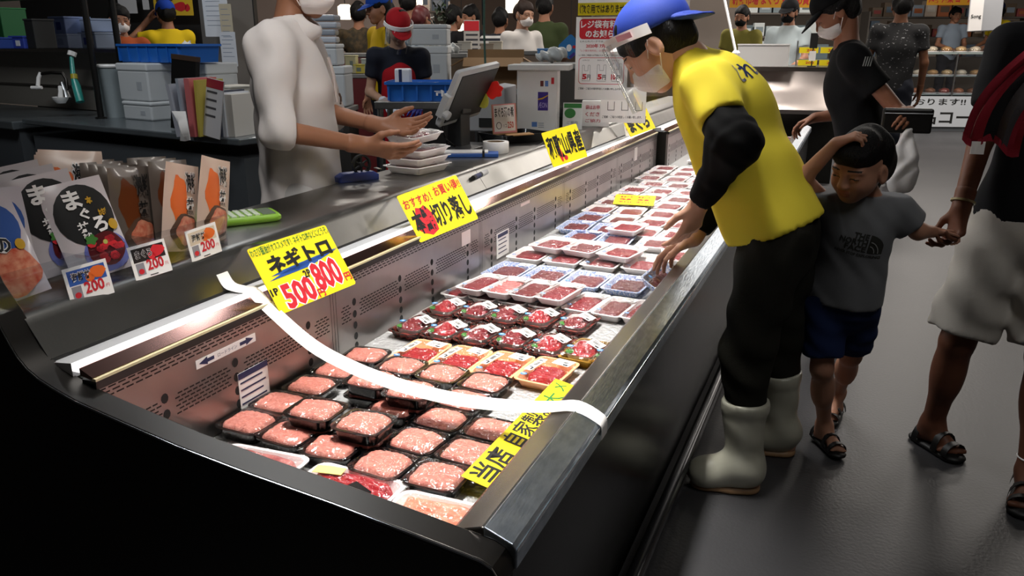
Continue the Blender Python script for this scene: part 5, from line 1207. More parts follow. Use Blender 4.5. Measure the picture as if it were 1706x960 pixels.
# --- the man in white behind the counter
base = (-1.815, 2.34, 0)
fx, fy = math.cos(math.radians(22)), math.sin(math.radians(22)); lx, ly = -fy, fx
def BP(f, l, z): return (f*fx+l*lx, f*fy+l*ly, z)
J = dict(pel=BP(0, 0, .86), che=BP(.00, 0, 1.20), neck=BP(.01, 0, 1.40), tn=(fx, fy, 0), shL=BP(-.01, .185, 1.335), shR=BP(-.01, -.185, 1.335), elL=BP(.06, .25, 1.09), elR=BP(.02, -.245, 1.075),
         wrL=BP(.285, .155, 1.050), wrR=BP(.265, -.10, 1.010), hipL=BP(0, .09, .82), hipR=BP(0, -.09, .82), knL=BP(.02, .10, .45), knR=BP(.02, -.10, .45), anL=BP(0, .10, .08), anR=BP(0, -.10, .08), toL=BP(.14, .11, .02), toR=BP(.14, -.11, .02))
t = thing('person', 'person in white polo shirt behind the counter holding a tray of tuna in both hands', 'person', base)
h = Head(BP(.06, 0, 1.555), (fx*.95, fy*.95-.1, -.22), (.15, .05, 1), 1.0)
body_obj(t, J, '9a6a50', h, {'R': ((.93, .36, -.22), (.1, .6, .4), 1.08, .30, .05, .7), 'L': ((.95, .30, -.02), (.25, -.6, .7), 1.08, .25, .08, .6)}, res=.010, hres=.0036, headres=.004)
sp = shirt_obj(t, J, cloth('white_pique', 'cfc9c6', 700, .12), 1.12, hem=.10, sleeve=1.12, res=.0085, name='white_polo_shirt', folds=.008, wide=1.05, sleeve_r=1.20, depth=.80)
S = Soft(); nk = np.array(J['neck']); S.cone(nk+(0, 0, -.03), nk+(0, 0, .032), .085, .070, .01); S.ell(nk+np.array(BP(.05, 0, -.01)), (.055, .055, .04), .03); S.fold(.002, 30, 20, 60); 
S.cone(nk+np.array(BP(.08, 0, -.09)), nk+np.array(BP(.06, 0, .07)), .012, .038, .01, op='s'); S.cone(nk+(0, 0, -.06), nk+(0, 0, .09), .061, .061, .004, op='s'); S.cut(nk+np.array((0, 0, .034)), (-.15*fx, -.15*fy, 1))
soft_obj('collar', [(S, .0055)], cloth('white_pique', 'cfc9c6', 700, .12), sp)
S = Soft(); S.cone(J['pel'], J['hipL'], .05, .05)
pants_obj(t, J, cloth('white_trousers', 'b8b6b4', 500, .1), .95, .012, 'trousers', 1.05, .003)
soft_obj('hair', [(hair_soft(h, 'short'), .006)], M_hair, t); mask_obj(h, t)
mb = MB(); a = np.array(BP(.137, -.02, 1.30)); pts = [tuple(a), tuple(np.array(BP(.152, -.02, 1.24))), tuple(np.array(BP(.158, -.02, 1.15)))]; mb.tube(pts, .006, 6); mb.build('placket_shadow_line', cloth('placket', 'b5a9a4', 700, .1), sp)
mb = MB(); mb.tube([BP(.166, -.015, 1.18), BP(.170, -.01, 1.165), BP(.168, -.005, 1.150), BP(.170, -.02, 1.145)], .0035, 6); mb.build('pen_clip', P('clip_brown', '4a342a', .4), sp)
# ------------------------------------------------------------------ behind the counter and across the hall
CF = Vector((-math.sin(HEAD)*math.cos(PITCH), math.cos(HEAD)*math.cos(PITCH), -math.sin(PITCH))); CR = Vector((math.cos(HEAD), math.sin(HEAD), 0)); CU = CR.cross(CF)
def at(x, y, d):
    """a point of the hall seen at x, y of the 1706 x 960 photograph, d metres away along the view"""
    return Vector((0, 0, HCAM))+(CF+CR*((x-853)/1327)+CU*((480-y)/1327))*d
def standJ(H, arms, lean=0):
    k = H/1.70; J = dict(pel=(0, 0, .93), che=(lean*.6, 0, 1.22), neck=(lean, 0, 1.41), tn=(1, 0, -.3*lean), lim=k, shL=(lean*.85, .175, 1.35), shR=(lean*.85, -.175, 1.35), hipL=(0, .09, .87), hipR=(0, -.09, .87), knL=(.01, .10, .47), knR=(.01, -.10, .47), anL=(0, .10, .08), anR=(0, -.10, .08), toL=(.15, .11, .02), toR=(.15, -.11, .02))
    D = {'elL': (.0, .235, 1.09), 'elR': (0, -.235, 1.09), 'wrL': (.07, .24, .85), 'wrR': (.07, -.24, .85)}
    F = {'elL': (.02+lean*.6, .23, 1.09), 'elR': (.02+lean*.6, -.23, 1.09), 'wrL': (.25+lean*.6, .12, 1.02), 'wrR': (.25+lean*.6, -.12, 1.02)}
    J.update(D if arms == 'down' else F)
    if isinstance(arms, dict): J.update(arms)
    return {n: (tuple(v*k for v in p) if n not in ('tn', 'lim') else p) for n, p in J.items()}
def stander(label, head, face, tone='a8765c', top='888888', bottom='22242c', arms='down', hair='short', hairm=None, cap=None, capbrim=1, mask=None, lean=0, hf=None, sleeve=.6, res=.014, fat=1.0, z0=0, topm=None, hands=None, name=None):
    H = (head.z-z0)/1.565*1.70; k = H/1.70; c, s = math.cos(face), math.sin(face); hx_ = .03+lean*1.25
    t = thing('person', label, 'person', (head.x-hx_*k*c, head.y-hx_*k*s, z0), face); J = standJ(H, arms, lean)
    h = Head(np.array((hx_, 0, 1.565))*k, hf or (1, 0, -.15-.3*lean), (.15, 0, 1), k)
    hd = hands or ({'L': ((.1, 0, -1), (0, -1, 0), 1, .3), 'R': ((.1, 0, -1), (0, 1, 0), 1, .3)} if arms == 'down' else {'L': ((.9, -.25, -.35), (0, -.5, -.8), 1, .4), 'R': ((.9, .25, -.35), (0, .5, -.8), 1, .4)})
    body_obj(t, J, tone, h, hd, res=res, hres=.006, headres=.006, fat=fat)
    sh = shirt_obj(t, J, topm or cloth('cloth_'+top, top, 300, .1), 1.05*fat, hem=.10, sleeve=sleeve, res=res, folds=.004)
    pants_obj(t, J, cloth('cloth_'+bottom, bottom, 300, .1), .97, res, 'trousers', 1.02*fat, .003)
    if hair: soft_obj('hair', [(hair_soft(h, hair), .008)], hairm or M_hair, t)
    if cap: cap_obj(h, t, cloth('cloth_'+cap, cap, 300, .1), capbrim)
    if mask: mask_obj(h, t, None if mask == 'white' else cloth('mask_'+mask, mask, 300, .1))
    return t, J, h, sh
def toward(p): return math.atan2(-p.y, -p.x)            # facing the camera from p
# --- kitchen on the left
EX, EY = Vector((-.985, .17, 0)), Vector((.17, .985, 0)); O = Vector((-3.22, 3.63, 0))
def K(a, b, z): return O+EX*a+EY*b+Vector((0, 0, z))
RZ = math.atan2(.17, -.985)+math.pi
def kbox(mb, a0, a1, b0, b1, z0, z1, mi=0, ref=None):
    c = K((a0+a1)/2, (b0+b1)/2, (z0+z1)/2)-(Vector(ref) if ref is not None else Vector((0, 0, 0))); return mb.box(c, (a1-a0, b1-b0, z1-z0), mi, rz=RZ)
r0 = K(1.15, .4, 0)
t = thing('work_table', 'long stainless work table carrying white foam boxes and upright folders', 'table', r0)
mb = MB(); kbox(mb, 0, 2.36, 0, .85, .78, .82, ref=r0); mb.build('table_top', P('table_steel', '6d7478', .25, .6, noise=('7d8488', 6, .3)), t, bevel=.008)
mb = MB(); kbox(mb, .03, 2.33, .05, .80, .12, .70, ref=r0); mb.build('cabinet', P('cabinet_dark', '4a4e52', .5), t)
mb = MB(); kbox(mb, .5, .9, .04, .05, .40, .52, ref=r0); kbox(mb, 1.4, 1.8, .04, .05, .40, .52, ref=r0); mb.build('cabinet_vent', M_black, t)
r0 = K(3.3, .4, 0)
t = thing('sink_unit', 'dark stainless sink unit with tall splashback and a shelf at the far left', 'sink', r0)
mb = MB(); kbox(mb, 2.40, 4.6, -.05, .80, .74, .80, ref=r0); mb.build('sink_top', P('table_steel', '6d7072', .22, 1), t, bevel=.008)
mb = MB(); kbox(mb, 2.42, 4.6, .0, .78, .1, .74, ref=r0); mb.build('cabinet', P('cabinet_dark', '4a4e52', .5), t)
mb = MB(); kbox(mb, 1.95, 4.6, .86, .90, .80, 1.27, ref=r0); mb.build('splashback', P('splash_steel', '8f8a82', .5), t)
mb = MB(); kbox(mb, 1.95, 4.6, .84, .86, .985, .995, ref=r0); mb.build('splash_rail', M_steel, t)
mb = MB(); kbox(mb, 1.95, 4.6, .70, 1.05, 1.27, 1.30, ref=r0); mb.build('shelf', M_steel, t, bevel=.004)
def rel(p, r): return tuple(Vector(p)-Vector(r))
p = at(110, 150, 5.9); t = thing('tap', 'kitchen tap with a white swivel spout and lever over the sink', 'tap', p)
mb = MB(); mb.tube([rel(at(*q, 5.9), p) for q in ((112, 150), (110, 132), (104, 122), (85, 121), (68, 123))], .012, 10); mb.build('spout_pipe', P('tap_dark', '2a2826', .3, .8), t, smooth=True)
mb = MB(); mb.tube([rel(at(*q, 5.9), p) for q in ((68, 121), (64, 130), (63, 144))], .014, 10); mb.tube([rel(at(52, 146, 5.9), p), rel(at(70, 146, 5.9), p)], .012, 8); mb.build('spout_head', M_white, t, smooth=True)
mb = MB(); mb.tube([rel(at(112, 165, 5.9), p), rel(at(103, 138, 5.9), p)], [.035, .018], 10); mb.build('tap_body', M_steel, t, smooth=True)
p = at(102, 172, 5.85); t = thing('plastic_scoop', 'white plastic scoop bowl standing below the tap', 'scoop', p)
mb = MB(); mb.lathe([(.030, 0), (.052, .03), (.056, .045), (.052, .045), (.028, .006)], 18); mb.build('bowl', M_white, t, smooth=True)
mb = MB(); mb.tube([(0, 0, .03), (.0, .01, .08), (-.01, .02, .12)], [.02, .016, .014], 8); mb.build('handle', M_white, t, smooth=True)
p = at(130, 172, 5.85); t = thing('spray_bottle', 'teal spray bottle hanging by the splashback beside the tap', 'bottle', p)
mb = MB(); mb.tube([rel(at(134, 170, 5.85), p), rel(at(127, 143, 5.85), p), rel(at(122, 128, 5.85), p), rel(at(119, 95, 5.85), p)], [.030, .030, .018, .014], 12); mb.build('bottle_body', P('teal', '2f8f86', .3), t, smooth=True)
mb = MB(); mb.tube([rel(at(124, 132, 5.85), p), rel(at(123, 124, 5.85), p)], [.024, .024], 12); mb.build('yellow_label', P('label_yellow', 'a89a2a', .4), t, smooth=True)
mb = MB(); mb.tube([rel(at(119, 93, 5.85), p), rel(at(121, 86, 5.85), p)], .03, 8); mb.build('sprayer_head', M_white, t, smooth=True)
for i, (xa, ya, xb, yb, d, lb) in enumerate(((135, -60, 167, 186, 5.75, 'dark steel post beside the sink shelf, nearer the spray bottle'), (187, -20, 212, 186, 6.0, 'dark steel post beside the blue crate'))):
    p = at(xb, yb, d); t = thing('shelf_post', lb, 'post', (p.x, p.y, .82)); top = at(xa, ya, d)
    mb = MB(); mb.tube([(0, 0, 0), (0, 0, 1.1)], .022, 10); mb.build('post', P('post_dark', '2c2b2a', .35, .7), t, smooth=True)
    mb = MB(); mb.lathe([(.04, 0), (.04, .01), (.025, .014)], 12); mb.build('post_foot', P('post_dark', '2c2b2a', .35, .7), t)
p = at(195, 178, 5.9); t = thing('bucket', 'tall pale grey plastic bucket between the posts', 'bucket', (p.x, p.y, .82))
mb = MB(); mb.lathe([(.09, 0), (.115, .36), (.12, .37), (.11, .37), (.085, .01)], 22); mb.build('bucket_body', P('bucket_grey', '8d9699', .45), t, smooth=True, angle=40)
mb = MB(); mb.lathe([(.122, .355), (.126, .365), (.122, .375), (.12, .365), (.122, .355)], 22, caps=False); mb.build('bucket_rim', M_white, t)
def foam_box(px, py, d, w, dp, hh, label, z=None, rz=None, group='white foam boxes'):
    p = at(px, py, d); z = p.z if z is None else z; t = thing('foam_box', label, 'box', (p.x, p.y, z), RZ if rz is None else rz, group)
    mb = MB(); mb.box((0, 0, hh*.40), (w*.97, dp*.97, hh*.80)); mb.build('box_body', P('foam_white', 'b9bcbe', .7), t, bevel=.012)
    mb = MB(); mb.box((0, 0, hh*.89), (w, dp, hh*.20)); mb.build('box_lid', P('foam_lid', 'c2c5c7', .7), t, bevel=.010)
    mb = MB(); mb.box((w*.2, -dp*.487, hh*.4), (w*.16, .002, hh*.22)); mb.build('box_label', P('label_grey', '9fa3a8', .6), t); return t
foam_box(258, 189, 5.75, .34, .28, .13, 'low white foam box on the steel table, bottom of the stack under the blue crate', .82)
foam_box(254, 165, 5.75, .36, .28, .26, 'tall white foam box under the left end of the blue crate', .951)
foam_box(350, 160, 5.9, .34, .28, .39, 'white foam box under the right end of the blue crate', .82)
def crate(p, rz, w, dp, hh, label, text=None):
    t = thing('plastic_crate', label, 'crate', p, rz, 'blue plastic crates'); m = P('crate_blue', '1f62b8', .4)
    mb = MB(); mb.loft([rrect(w*.94, dp*.94, .015, 0), rrect(w, dp, .02, hh), rrect(w-.02, dp-.02, .018, hh), rrect(w*.94-.02, dp*.94-.02, .014, .01)]); mb.build('crate_shell', m, t, smooth=True, angle=30)
    mb = MB(); mb.loft([rrect(w+.02, dp+.02, .02, hh-.016), rrect(w+.02, dp+.02, .02, hh), rrect(w-.02, dp-.02, .018, hh), rrect(w-.02, dp-.02, .018, hh-.016), rrect(w+.02, dp+.02, .02, hh-.016)], cap0=False, cap1=False); mb.build('crate_rim', m, t)
    n = 7
    for i in range(n): mb = MB(); mb.box(((i/(n-1)-.5)*w*.94, -dp*.485, hh*.48), (.012, .02, hh*.86)); mb.build('rib', m, t)
    if text: mb = MB(); m2 = MB(); put_text(m2, text, .02, hh*.25, .22, hh*.6, 0, .02, z=0); mb.add([(q[0], -dp*.497-.002, q[1]) for q in m2.v], m2.f); mb.build('lettering', M_paper, t)
    return t
crate(at(283, 100, 5.75)+Vector((0, 0, -.0)), RZ, .72, .34, .125, 'long blue plastic crate on the white foam boxes at the left')
p = bpy.data.objects['plastic_crate']; p.location.z = 1.2125
t = thing('tied_bag', 'tied white plastic bag lying in the left blue crate', 'bag', at(312, 80, 5.75)+Vector((0, 0, -.06)))
S = Soft(); S.ell((0, 0, .04), (.07, .05, .05), .03); S.cone((0, 0, .07), (-.02, 0, .13), .014, .006, .03); S.cone((0, 0, .07), (.03, 0, .11), .012, .006, .03); S.fold(.005, 60, 40, 70); soft_obj('bag_body', [(S, .008)], P('bag_white', 'e9e6e2', .5), t)
# leaning board, folders and papers on the table
p = at(308, 222, 5.0); t = thing('leaning_board', 'dark board with brown top edge leaning between foam box and folders', 'board', (p.x, p.y, .822), RZ)
mb = MB(); M = Matrix.Rotation(math.radians(-6), 4, 'X') @ Matrix.Rotation(.07, 4, 'Y'); mb.box((0, 0, .215), (.235, .03, .43), M=M); mb.build('board_panel', P('board_black', '0e0d0d', .4), t)
mb = MB(); mb.box((0, 0, .438), (.24, .034, .03), M=M); mb.build('board_edge', P('board_brown', '3a2a20', .5), t)
fold = [('folder', 302, 'a8aab4', .30, .022, 'grey folder of papers, leftmost upright folder', -.12), ('folder', 314, '9fa6b2', .33, .018, 'pale grey folder beside the pink one', -.05), ('folder', 326, 'c76a6c', .33, .036, 'pink folder standing among the papers', .0), ('folder', 337, 'b9a84a', .32, .012, 'thin yellow folder right of the pink folder', .03),
        ('folder', 372, '3b404e', .26, .02, 'dark blue file beside the magazine', .02), ('folder', 380, 'c3c6cc', .25, .024, 'white file beside the dark blue file', .0), ('folder', 391, 'cfcbc4', .24, .05, 'thick cream file at the table end', .0)]
for nm, px, col, hh, th, lb, tl in fold:
    p = at(px, 226, 4.66); t = thing('folder', lb, 'folder', (p.x, p.y, .8215), RZ+.2, 'upright folders on the steel table'); M = Matrix.Rotation(tl, 4, 'Y')
    mb = MB(); mb.box((-th*.45, .09, hh/2), (.003, .23, hh), M=M); mb.box((th*.45, .09, hh/2), (.003, .23, hh), M=M); mb.box((0, -.024, hh/2), (th, .003, hh), M=M); mb.build('cover', P('folder_'+col, col, .5), t)
    mb = MB(); mb.box((0, .09, hh/2-.004), (th*.8, .215, hh-.02), M=M); mb.build('paper_block', M_paper, t)
p = at(352, 226, 4.62); t = thing('magazine', 'magazine with dark red heading leaning on the folders', 'magazine', (p.x, p.y, .822), RZ)
M = Matrix.Rotation(-.12, 4, 'X') @ Matrix.Rotation(.13, 4, 'Y'); mb = MB(); mb.box((0, 0, .165), (.15, .006, .33), M=M); mb.build('cover', P('mag_grey', 'b4b2b4', .4), t)
mb = MB(); mb.box((0, -.0035, .302), (.148, .001, .05), M=M); mb.build('red_heading', P('mag_red', '8a2432', .4), t)
mb = MB()
for k in range(4): mb.box((-.02, -.0035, .255-.045*k), (.09, .001, .012), M=M)
mb.build('print', P('mag_ink', '3a3a40', .5), t)
t = thing('paper_sheet', 'creased white paper sheet leaning on the front of the folders', 'paper', at(306, 218, 4.6), RZ)
mb = MB(); rings = []
for k in range(9):
    q = k/8; rings.append([(-.045-.02*q+.03*math.sin(q*3), -.02*q, .17*q-.06), (0+.01*math.sin(q*5), -.03*math.sin(q*3.1), .17*q-.06), (.05-.03*q, .01*q, .16*q-.05)]+[(.05-.03*q, .012*q+.003, .16*q-.05), (0+.01*math.sin(q*5), -.03*math.sin(q*3.1)+.003, .17*q-.06), (-.045-.02*q+.03*math.sin(q*3), -.02*q+.003, .17*q-.06)])
mb.loft(rings); mb.build('sheet', M_paper, t, smooth=True, angle=40)
# shelf goods at the far left
def carton(px, py, d, w, dp, hh, col, label, cat='box', patch=None, rz=None, lid=None, name='storage_box', z=None):
    p = at(px, py, d); t = thing(name, label, cat, (p.x, p.y, p.z if z is None else z), RZ if rz is None else rz)
    mb = MB(); mb.box((0, 0, hh/2), (w, dp, hh)); mb.build('box_body', P('carton_'+col, col, .6), t, bevel=.006)
    mb = MB(); mb.box((0, 0, hh+.006), (w+.008, dp+.008, .014)); mb.build('box_lid', P('carton_'+(lid or col), lid or col, .6), t, bevel=.003)
    if patch: mb = MB(); mb.box((w*.1, -dp/2-.001, hh*.5), (w*.3, .002, hh*.5)); mb.build('box_label', P('carton_'+patch, patch, .5), t)
    return t
zs = 1.3015
carton(10, 82, 6.1, .22, .2, .07, '24408a', 'blue tub with white label at the far left of the shelf', patch='d8dae0', name='plastic_tub', z=zs)
carton(52, 82, 6.1, .20, .2, .08, '2b3f9c', 'dark blue tub beside the black bin on the shelf', patch='d8dae0', name='plastic_tub', z=zs)
carton(72, 82, 6.0, .12, .16, .20, '1a1a1a', 'tall black bin on the kitchen shelf', lid='2a2a2a', z=zs)
carton(120, 62, 6.6, .23, .22, .12, '7f8fb8', 'pale blue box with dark mark, stacked upper on the shelf', patch='22367c', z=1.415)
carton(122, 80, 6.6, .26, .22, .10, 'a9b2c8', 'white-blue box under the pale blue box on the shelf', patch='8c96b4', z=zs)
carton(165, 80, 6.6, .30, .22, .11, '9aa6bc', 'wide grey-blue box with navy square behind the second post', patch='1f2f86', z=zs)
carton(163, 60, 6.6, .20, .2, .09, '94a2bd', 'small grey-blue box on top of the wide grey-blue box', z=1.43)
carton(15, 62, 8.0, .32, .25, .30, '1f6a3c', 'green crate high at the far left edge', lid='2b7c4a', z=1.36)
struct_sh = MB(); kbox(struct_sh, 2.3, 5.4, 1.06, 1.45, 1.24, 1.268); t = tag(struct_sh.build('serving_ledge', P('ledge_dark', '3a3734', .5)), 'dark ledge behind the kitchen shelf carrying boxes', 'ledge')
p = at(110, -6, 5.9); mb = MB(); mb.box((0, 0, 0), (1.6, .3, .05)); o = mb.build('shelf_upper', P('post_dark', '2c2b2a', .35, .7), bevel=.004); o.location = p+Vector((-.35, .0, .02)); o.rotation_euler = (0, 0, RZ); tag(o, 'dark upper shelf over the kitchen at the top left', 'shelf')
# pillar with hanging papers
p = at(375, 0, 6.6); mb = MB(); mb.box((0, 0, 2), (.30, .30, 4)); o = mb.build('pillar', P('pillar_grey', '6e6a66', .7)); o.location = (p.x, p.y, 0); o.rotation_euler = (0, 0, RZ); struct(o)
for i, (px, py, w, hh, lb, cl) in enumerate(((360, 28, .21, .30, 'large white printed sheet pinned to the pillar', 'd3d6dc'), (381, 82, .13, .26, 'white list sheet hanging low on the pillar', 'c9cbd0'), (378, 45, .10, .34, 'cream paper hanging at the right edge of the pillar', 'b9ad94'))):
    t = board('wall_paper_sheet', lb, 'paper', at(px, py, 6.3-.05*i), (.97, .25, 0), (.02, 0, 1), w, hh, P('sheet_'+cl, cl, .6), tape=False)
    mb = MB()
    for k in range(6): rect(mb, -w*.38, hh*(.38-.12*k), w*(.2+.15*(k % 2)), hh*(.38-.12*k)+.004, .0008)
    mb.build('fine_print', P('fine_print', '7d8796', .5), t)
p = at(385, 190, 5.6); t = carton(388, 140, 5.7, .25, .25, .22, 'c9c4b8', 'cream carton on the table end behind the files', z=.9)
t.location.z = .8215
# dark back wall of the kitchen with posters
p = at(250, 60, 9.0); mb = MB(); mb.box((0, 0, 1.25), (2.6, .12, 2.5)); o = mb.build('wall_kitchen', P('kitchen_black', '151313', .5)); o.location = (p.x-.1, p.y, 0); o.rotation_euler = (0, 0, HEAD); struct(o)
t = board('wall_poster', 'yellow poster with red food pictures on the dark kitchen wall', 'poster', at(288, 3, 8.6), (.92, .39, 0), (0, 0, 1), .42, .28, P('poster_yellow', 'd8b62a', .5), tape=False)
mb = MB(); disc(mb, .08, -.05, .07, .05, .001, 0, 12, jit=.3); disc(mb, .15, -.06, .03, .04, .001, 0, 12, jit=.3); mb.build('red_picture', M_red, t)
mb = MB(); put_text(mb, 'まぐろ丼', -.18, -.03, .0, .03, 0, .04); mb.build('lettering', M_ink, t)
board('wall_poster', 'plain white sheet on the dark kitchen wall above the masked woman', 'poster', at(212, 6, 8.6), (.92, .39, 0), (0, 0, 1), .20, .20, P('sheet_c9cbd0', 'c9cbd0', .6), tape=False)
board('wall_poster', 'small white note on the dark kitchen wall beside the yellow poster', 'poster', at(243, 8, 8.6), (.92, .39, 0), (0, 0, 1), .07, .10, P('sheet_c9cbd0', 'c9cbd0', .6), tape=False)
# kitchen people
p = at(276, 24, 8.1)
t, J, h, sh = stander('person in yellow T-shirt and blue cap seen from behind, behind the left blue crate', p, toward(p)+math.pi+.25, top='d8b81c', bottom='22242c', cap='1c3f9c', hair='short', fat=1.15, arms={'elL': (.10, .33, 1.33), 'wrL': (.16, .15, 1.50), 'elR': (.10, -.25, 1.09), 'wrR': (.28, -.1, 1.05)}, hands={'L': ((.2, -.6, .6), (-.5, -.5, 0), 1, .4), 'R': ((.9, .2, 0), (0, .5, -.8), 1, .4)})
mb = MB(); put_text(mb, 'とれとれ', -.13, -.025, .13, .03, 0, .02); put_text(mb, '市場', -.03, -.08, .04, -.04, 0, .0)
cq = math.cos(t.rotation_euler.z); wrap_print(mb, frameM((-.17*h.s, 0, 1.20*h.s), (0, -1, 0), (0, 0, 1)), sh, 'back_print', M_navy, sh)
p = at(199, 33, 7.0); t, J, h, sh = stander('person with white mask in orange top and teal apron behind the blue crate', p, toward(p)+.2, top='a8502c', bottom='22242c', hair='long', mask='white', sleeve=1.3)
S = Soft(); S.cone(np.array((.06, 0, .70))*h.s, np.array((.06, 0, 1.20))*h.s, .135, .11, .03); S.cut((.085, 0, 1), (-1, 0, 0)); soft_obj('apron', [(S, .012)], cloth('teal_apron', '3f7f80', 300, .1), t)
# --- table with blue crate and the worker in the red cap
p = at(690, 168, 5.0); rzc = math.atan2(.36, .93); tt = thing('steel_table', 'steel table with thick edge carrying the second blue crate', 'table', (p.x+.06, p.y+.12, 0), .38)
mb = MB(); mb.box((0, 0, p.z-.02), (.66, .42, .045)); mb.build('table_top', M_steel, tt, bevel=.005)
for sx in (-1, 1):
    for sy in (-1, 1): mb = MB(); mb.tube([(sx*.30, sy*.18, 0), (sx*.30, sy*.18, p.z-.04)], .02, 10); mb.build('leg', M_steel, tt, smooth=True)
zt = p.z+.003
crate((p.x+.08, p.y+.12, zt), .38, .56, .34, .115, 'blue plastic crate on the steel table in front of the red-capped worker', '市場')
p = at(663, 46, 5.55)
t, J, h, sh = stander('person in red cap, clear face shield and red apron packing over the blue crate', p, toward(p)+.10, tone='b08a72', top='1b1e28', bottom='22242c', hair='long', cap='9c1820', lean=.10, hf=(.85, .15, -.55), arms='front')
shield_obj(h, t)
S = Soft(); k = h.s; S.cone(np.array((.05, 0, .45))*k, np.array((.05, 0, .92))*k, .175*k, .170*k, .03); S.cone(np.array((.055, 0, .92))*k, np.array((.115, 0, 1.20))*k, .168*k, .130*k, .03, (1, 0, -.1), .9); S.cut((.05*k, 0, 1), (-1, 0, 0)); S.fold(.004, 10, 40, 12)
soft_obj('red_apron', [(S, .011)], cloth('apron_red', '94101a', 300, .12), t)
for s, cl in (('L', '2a2f86'), ('R', 'c9cbd6')):
    G = hand_soft(J['wr'+s], (.9, -.25 if s == 'L' else .25, -.35), (0, -.5 if s == 'L' else .5, -.8), s, k*1.18, .45, fore=J['el'+s]); soft_obj('glove', [(G, .007)], P('glove_'+cl, cl, .4), t)
tb = thing('wrapped_pack', 'white wrapped pack held over the blue crate by the red-capped worker', 'pack', at(672, 128, 4.95)); mb = MB(); mb.box((0, 0, 0), (.10, .07, .10), rz=.4); mb.build('wrapper', P('pack_white', 'd9dbe2', .4), tb, bevel=.01); mb = MB(); mb.box((0, -.036, 0), (.02, .004, .09), rz=.4); mb.build('blue_mark', M_navy, tb)
# foam boxes around that worker
rb = .36
foam_box(718, 138, 6.5, .32, .26, .29, 'white foam box right of the red-capped worker, lower of two', rz=rb)
foam_box(718, 95, 6.5, .32, .26, .16, 'white foam box right of the red-capped worker, upper of two', rz=rb); 
bx = [o for o in bpy.data.objects if o.name.startswith('foam_box') and o.parent is None]
bx[-1].location = bx[-2].location+Vector((.0, .0, .293))
foam_box(556, 176, 5.95, .26, .26, .29, 'white foam box left of the red-capped worker, lower of two', rz=rb); foam_box(548, 115, 5.95, .22, .24, .15, 'white foam box left of the red-capped worker, upper of two', rz=rb)
bx = [o for o in bpy.data.objects if o.name.startswith('foam_box') and o.parent is None]
bx[-1].location = bx[-2].location+Vector((-.03, -.01, .293))
def stand_under(px, py, d, w, dp, label, name='side_counter', top=None, rz=.36, col='2a2725', cat='counter', dz=0):
    p = at(px, py, d); zt_ = top if top is not None else p.z; t = thing(name, label, cat, (p.x, p.y, 0), rz)
    mb = MB(); mb.box((0, 0, zt_-.02+dz), (w, dp, .036)); mb.build('counter_top', P('ctop_grey', '8b8a88', .4), t, bevel=.004)
    mb = MB(); mb.box((0, 0, (zt_-.04)/2), (w*.96, dp*.94, zt_-.045)); mb.build('counter_body', P('cbody_'+col, col, .5), t); return t
stand_under(718, 138, 6.5, .36, .32, 'plain counter under the white foam boxes right of the red-capped worker', top=bx[-4].location.z-.002)
stand_under(556, 176, 5.95, .30, .32, 'plain counter under the white foam boxes beside the white polo shirt', top=bx[-2].location.z-.002)
t = stand_under(598, 132, 7.55, .5, .3, 'red-fronted counter with yellow cartons behind the boxes', col='6e1a1c', top=at(602, 122, 7.55).z)
zc_ = at(602, 122, 7.55).z+.002
for i, (px, w, hh, cl, lb) in enumerate(((587, .10, .17, 'b9b28a', 'beige carton on the red-fronted counter'), (598, .14, .09, 'c9b84a', 'yellow carton on the red-fronted counter'), (612, .08, .14, 'b5bdb4', 'pale green striped carton on the red-fronted counter'))):
    carton(px, 122, 7.5, w, .12, hh-.02, cl, lb, rz=.36, patch='6e7a70', z=zc_)
t = thing('pack_pile', 'stack of grey plastic packs on the foam boxes by the white polo shirt', 'packs', bx[-1].location+Vector((0, .02, .153)), .36)
for k in range(4): mb = MB(); mb.box((rnd.uniform(-.01, .01), 0, .025+.05*k), (.17, .16, .042), rz=rnd.uniform(-.1, .1)); mb.build('plastic_pack', P('pack_grey%d' % (k % 2), ('b0b4bc', '8f959e')[k % 2], .3), t, bevel=.012)
# open cartons, packing table behind the till
t = stand_under(835, 150, 6.4, .85, .40, 'packing counter behind the till with open cartons', top=1.0, col='3a3530')
def open_carton(px, py, d, w, dp, hh, label, rz=.36, z=None):
    p = at(px, py, d); t = thing('open_carton', label, 'carton', (p.x, p.y, p.z if z is None else z), rz); m = P('carton_brown', '8a6a46', .8); w2, d2 = w/2, dp/2
    mb = MB(); mb.box((0, -d2, hh/2), (w, .006, hh)); mb.box((0, d2, hh/2), (w, .006, hh)); mb.box((-w2, 0, hh/2), (.006, dp, hh)); mb.box((w2, 0, hh/2), (.006, dp, hh)); mb.box((0, 0, .004), (w, dp, .006)); mb.build('carton_body', m, t)
    for (x, y, wx, dy, rx, ry) in ((0, -d2-.06, w, .13, .5, 0), (0, d2+.03, w, .13, 1.2, 0), (-w2-.05, 0, .12, dp, 0, -.5), (w2+.05, 0, .12, dp, 0, .5)):
        M = Matrix.Translation((x, y, hh+(.03 if rx < 1 else .06))) @ Euler((rx, ry, 0)).to_matrix().to_4x4(); mb = MB(); mb.box((0, 0, 0), (wx, dy, .006), M=M); mb.build('carton_flap', m, t)
    return t
open_carton(824, 120, 6.35, .46, .30, .17, 'open brown cardboard carton behind the till', z=1.001)
t = thing('foam_lid_pile', 'pile of pale crumpled plastic bags on the packing counter', 'bags', at(738, 88, 7.05))
S = Soft(); S.ell((0, 0, .03), (.15, .10, .05), .03); S.ell((-.08, 0, .04), (.08, .07, .05), .03); S.fold(.012, 60, 50, 70); S.fold(.008, -90, 40, 60, 2); soft_obj('bag_heap', [(S, .009)], P('bag_silver', 'b9bcbb', .35), t)
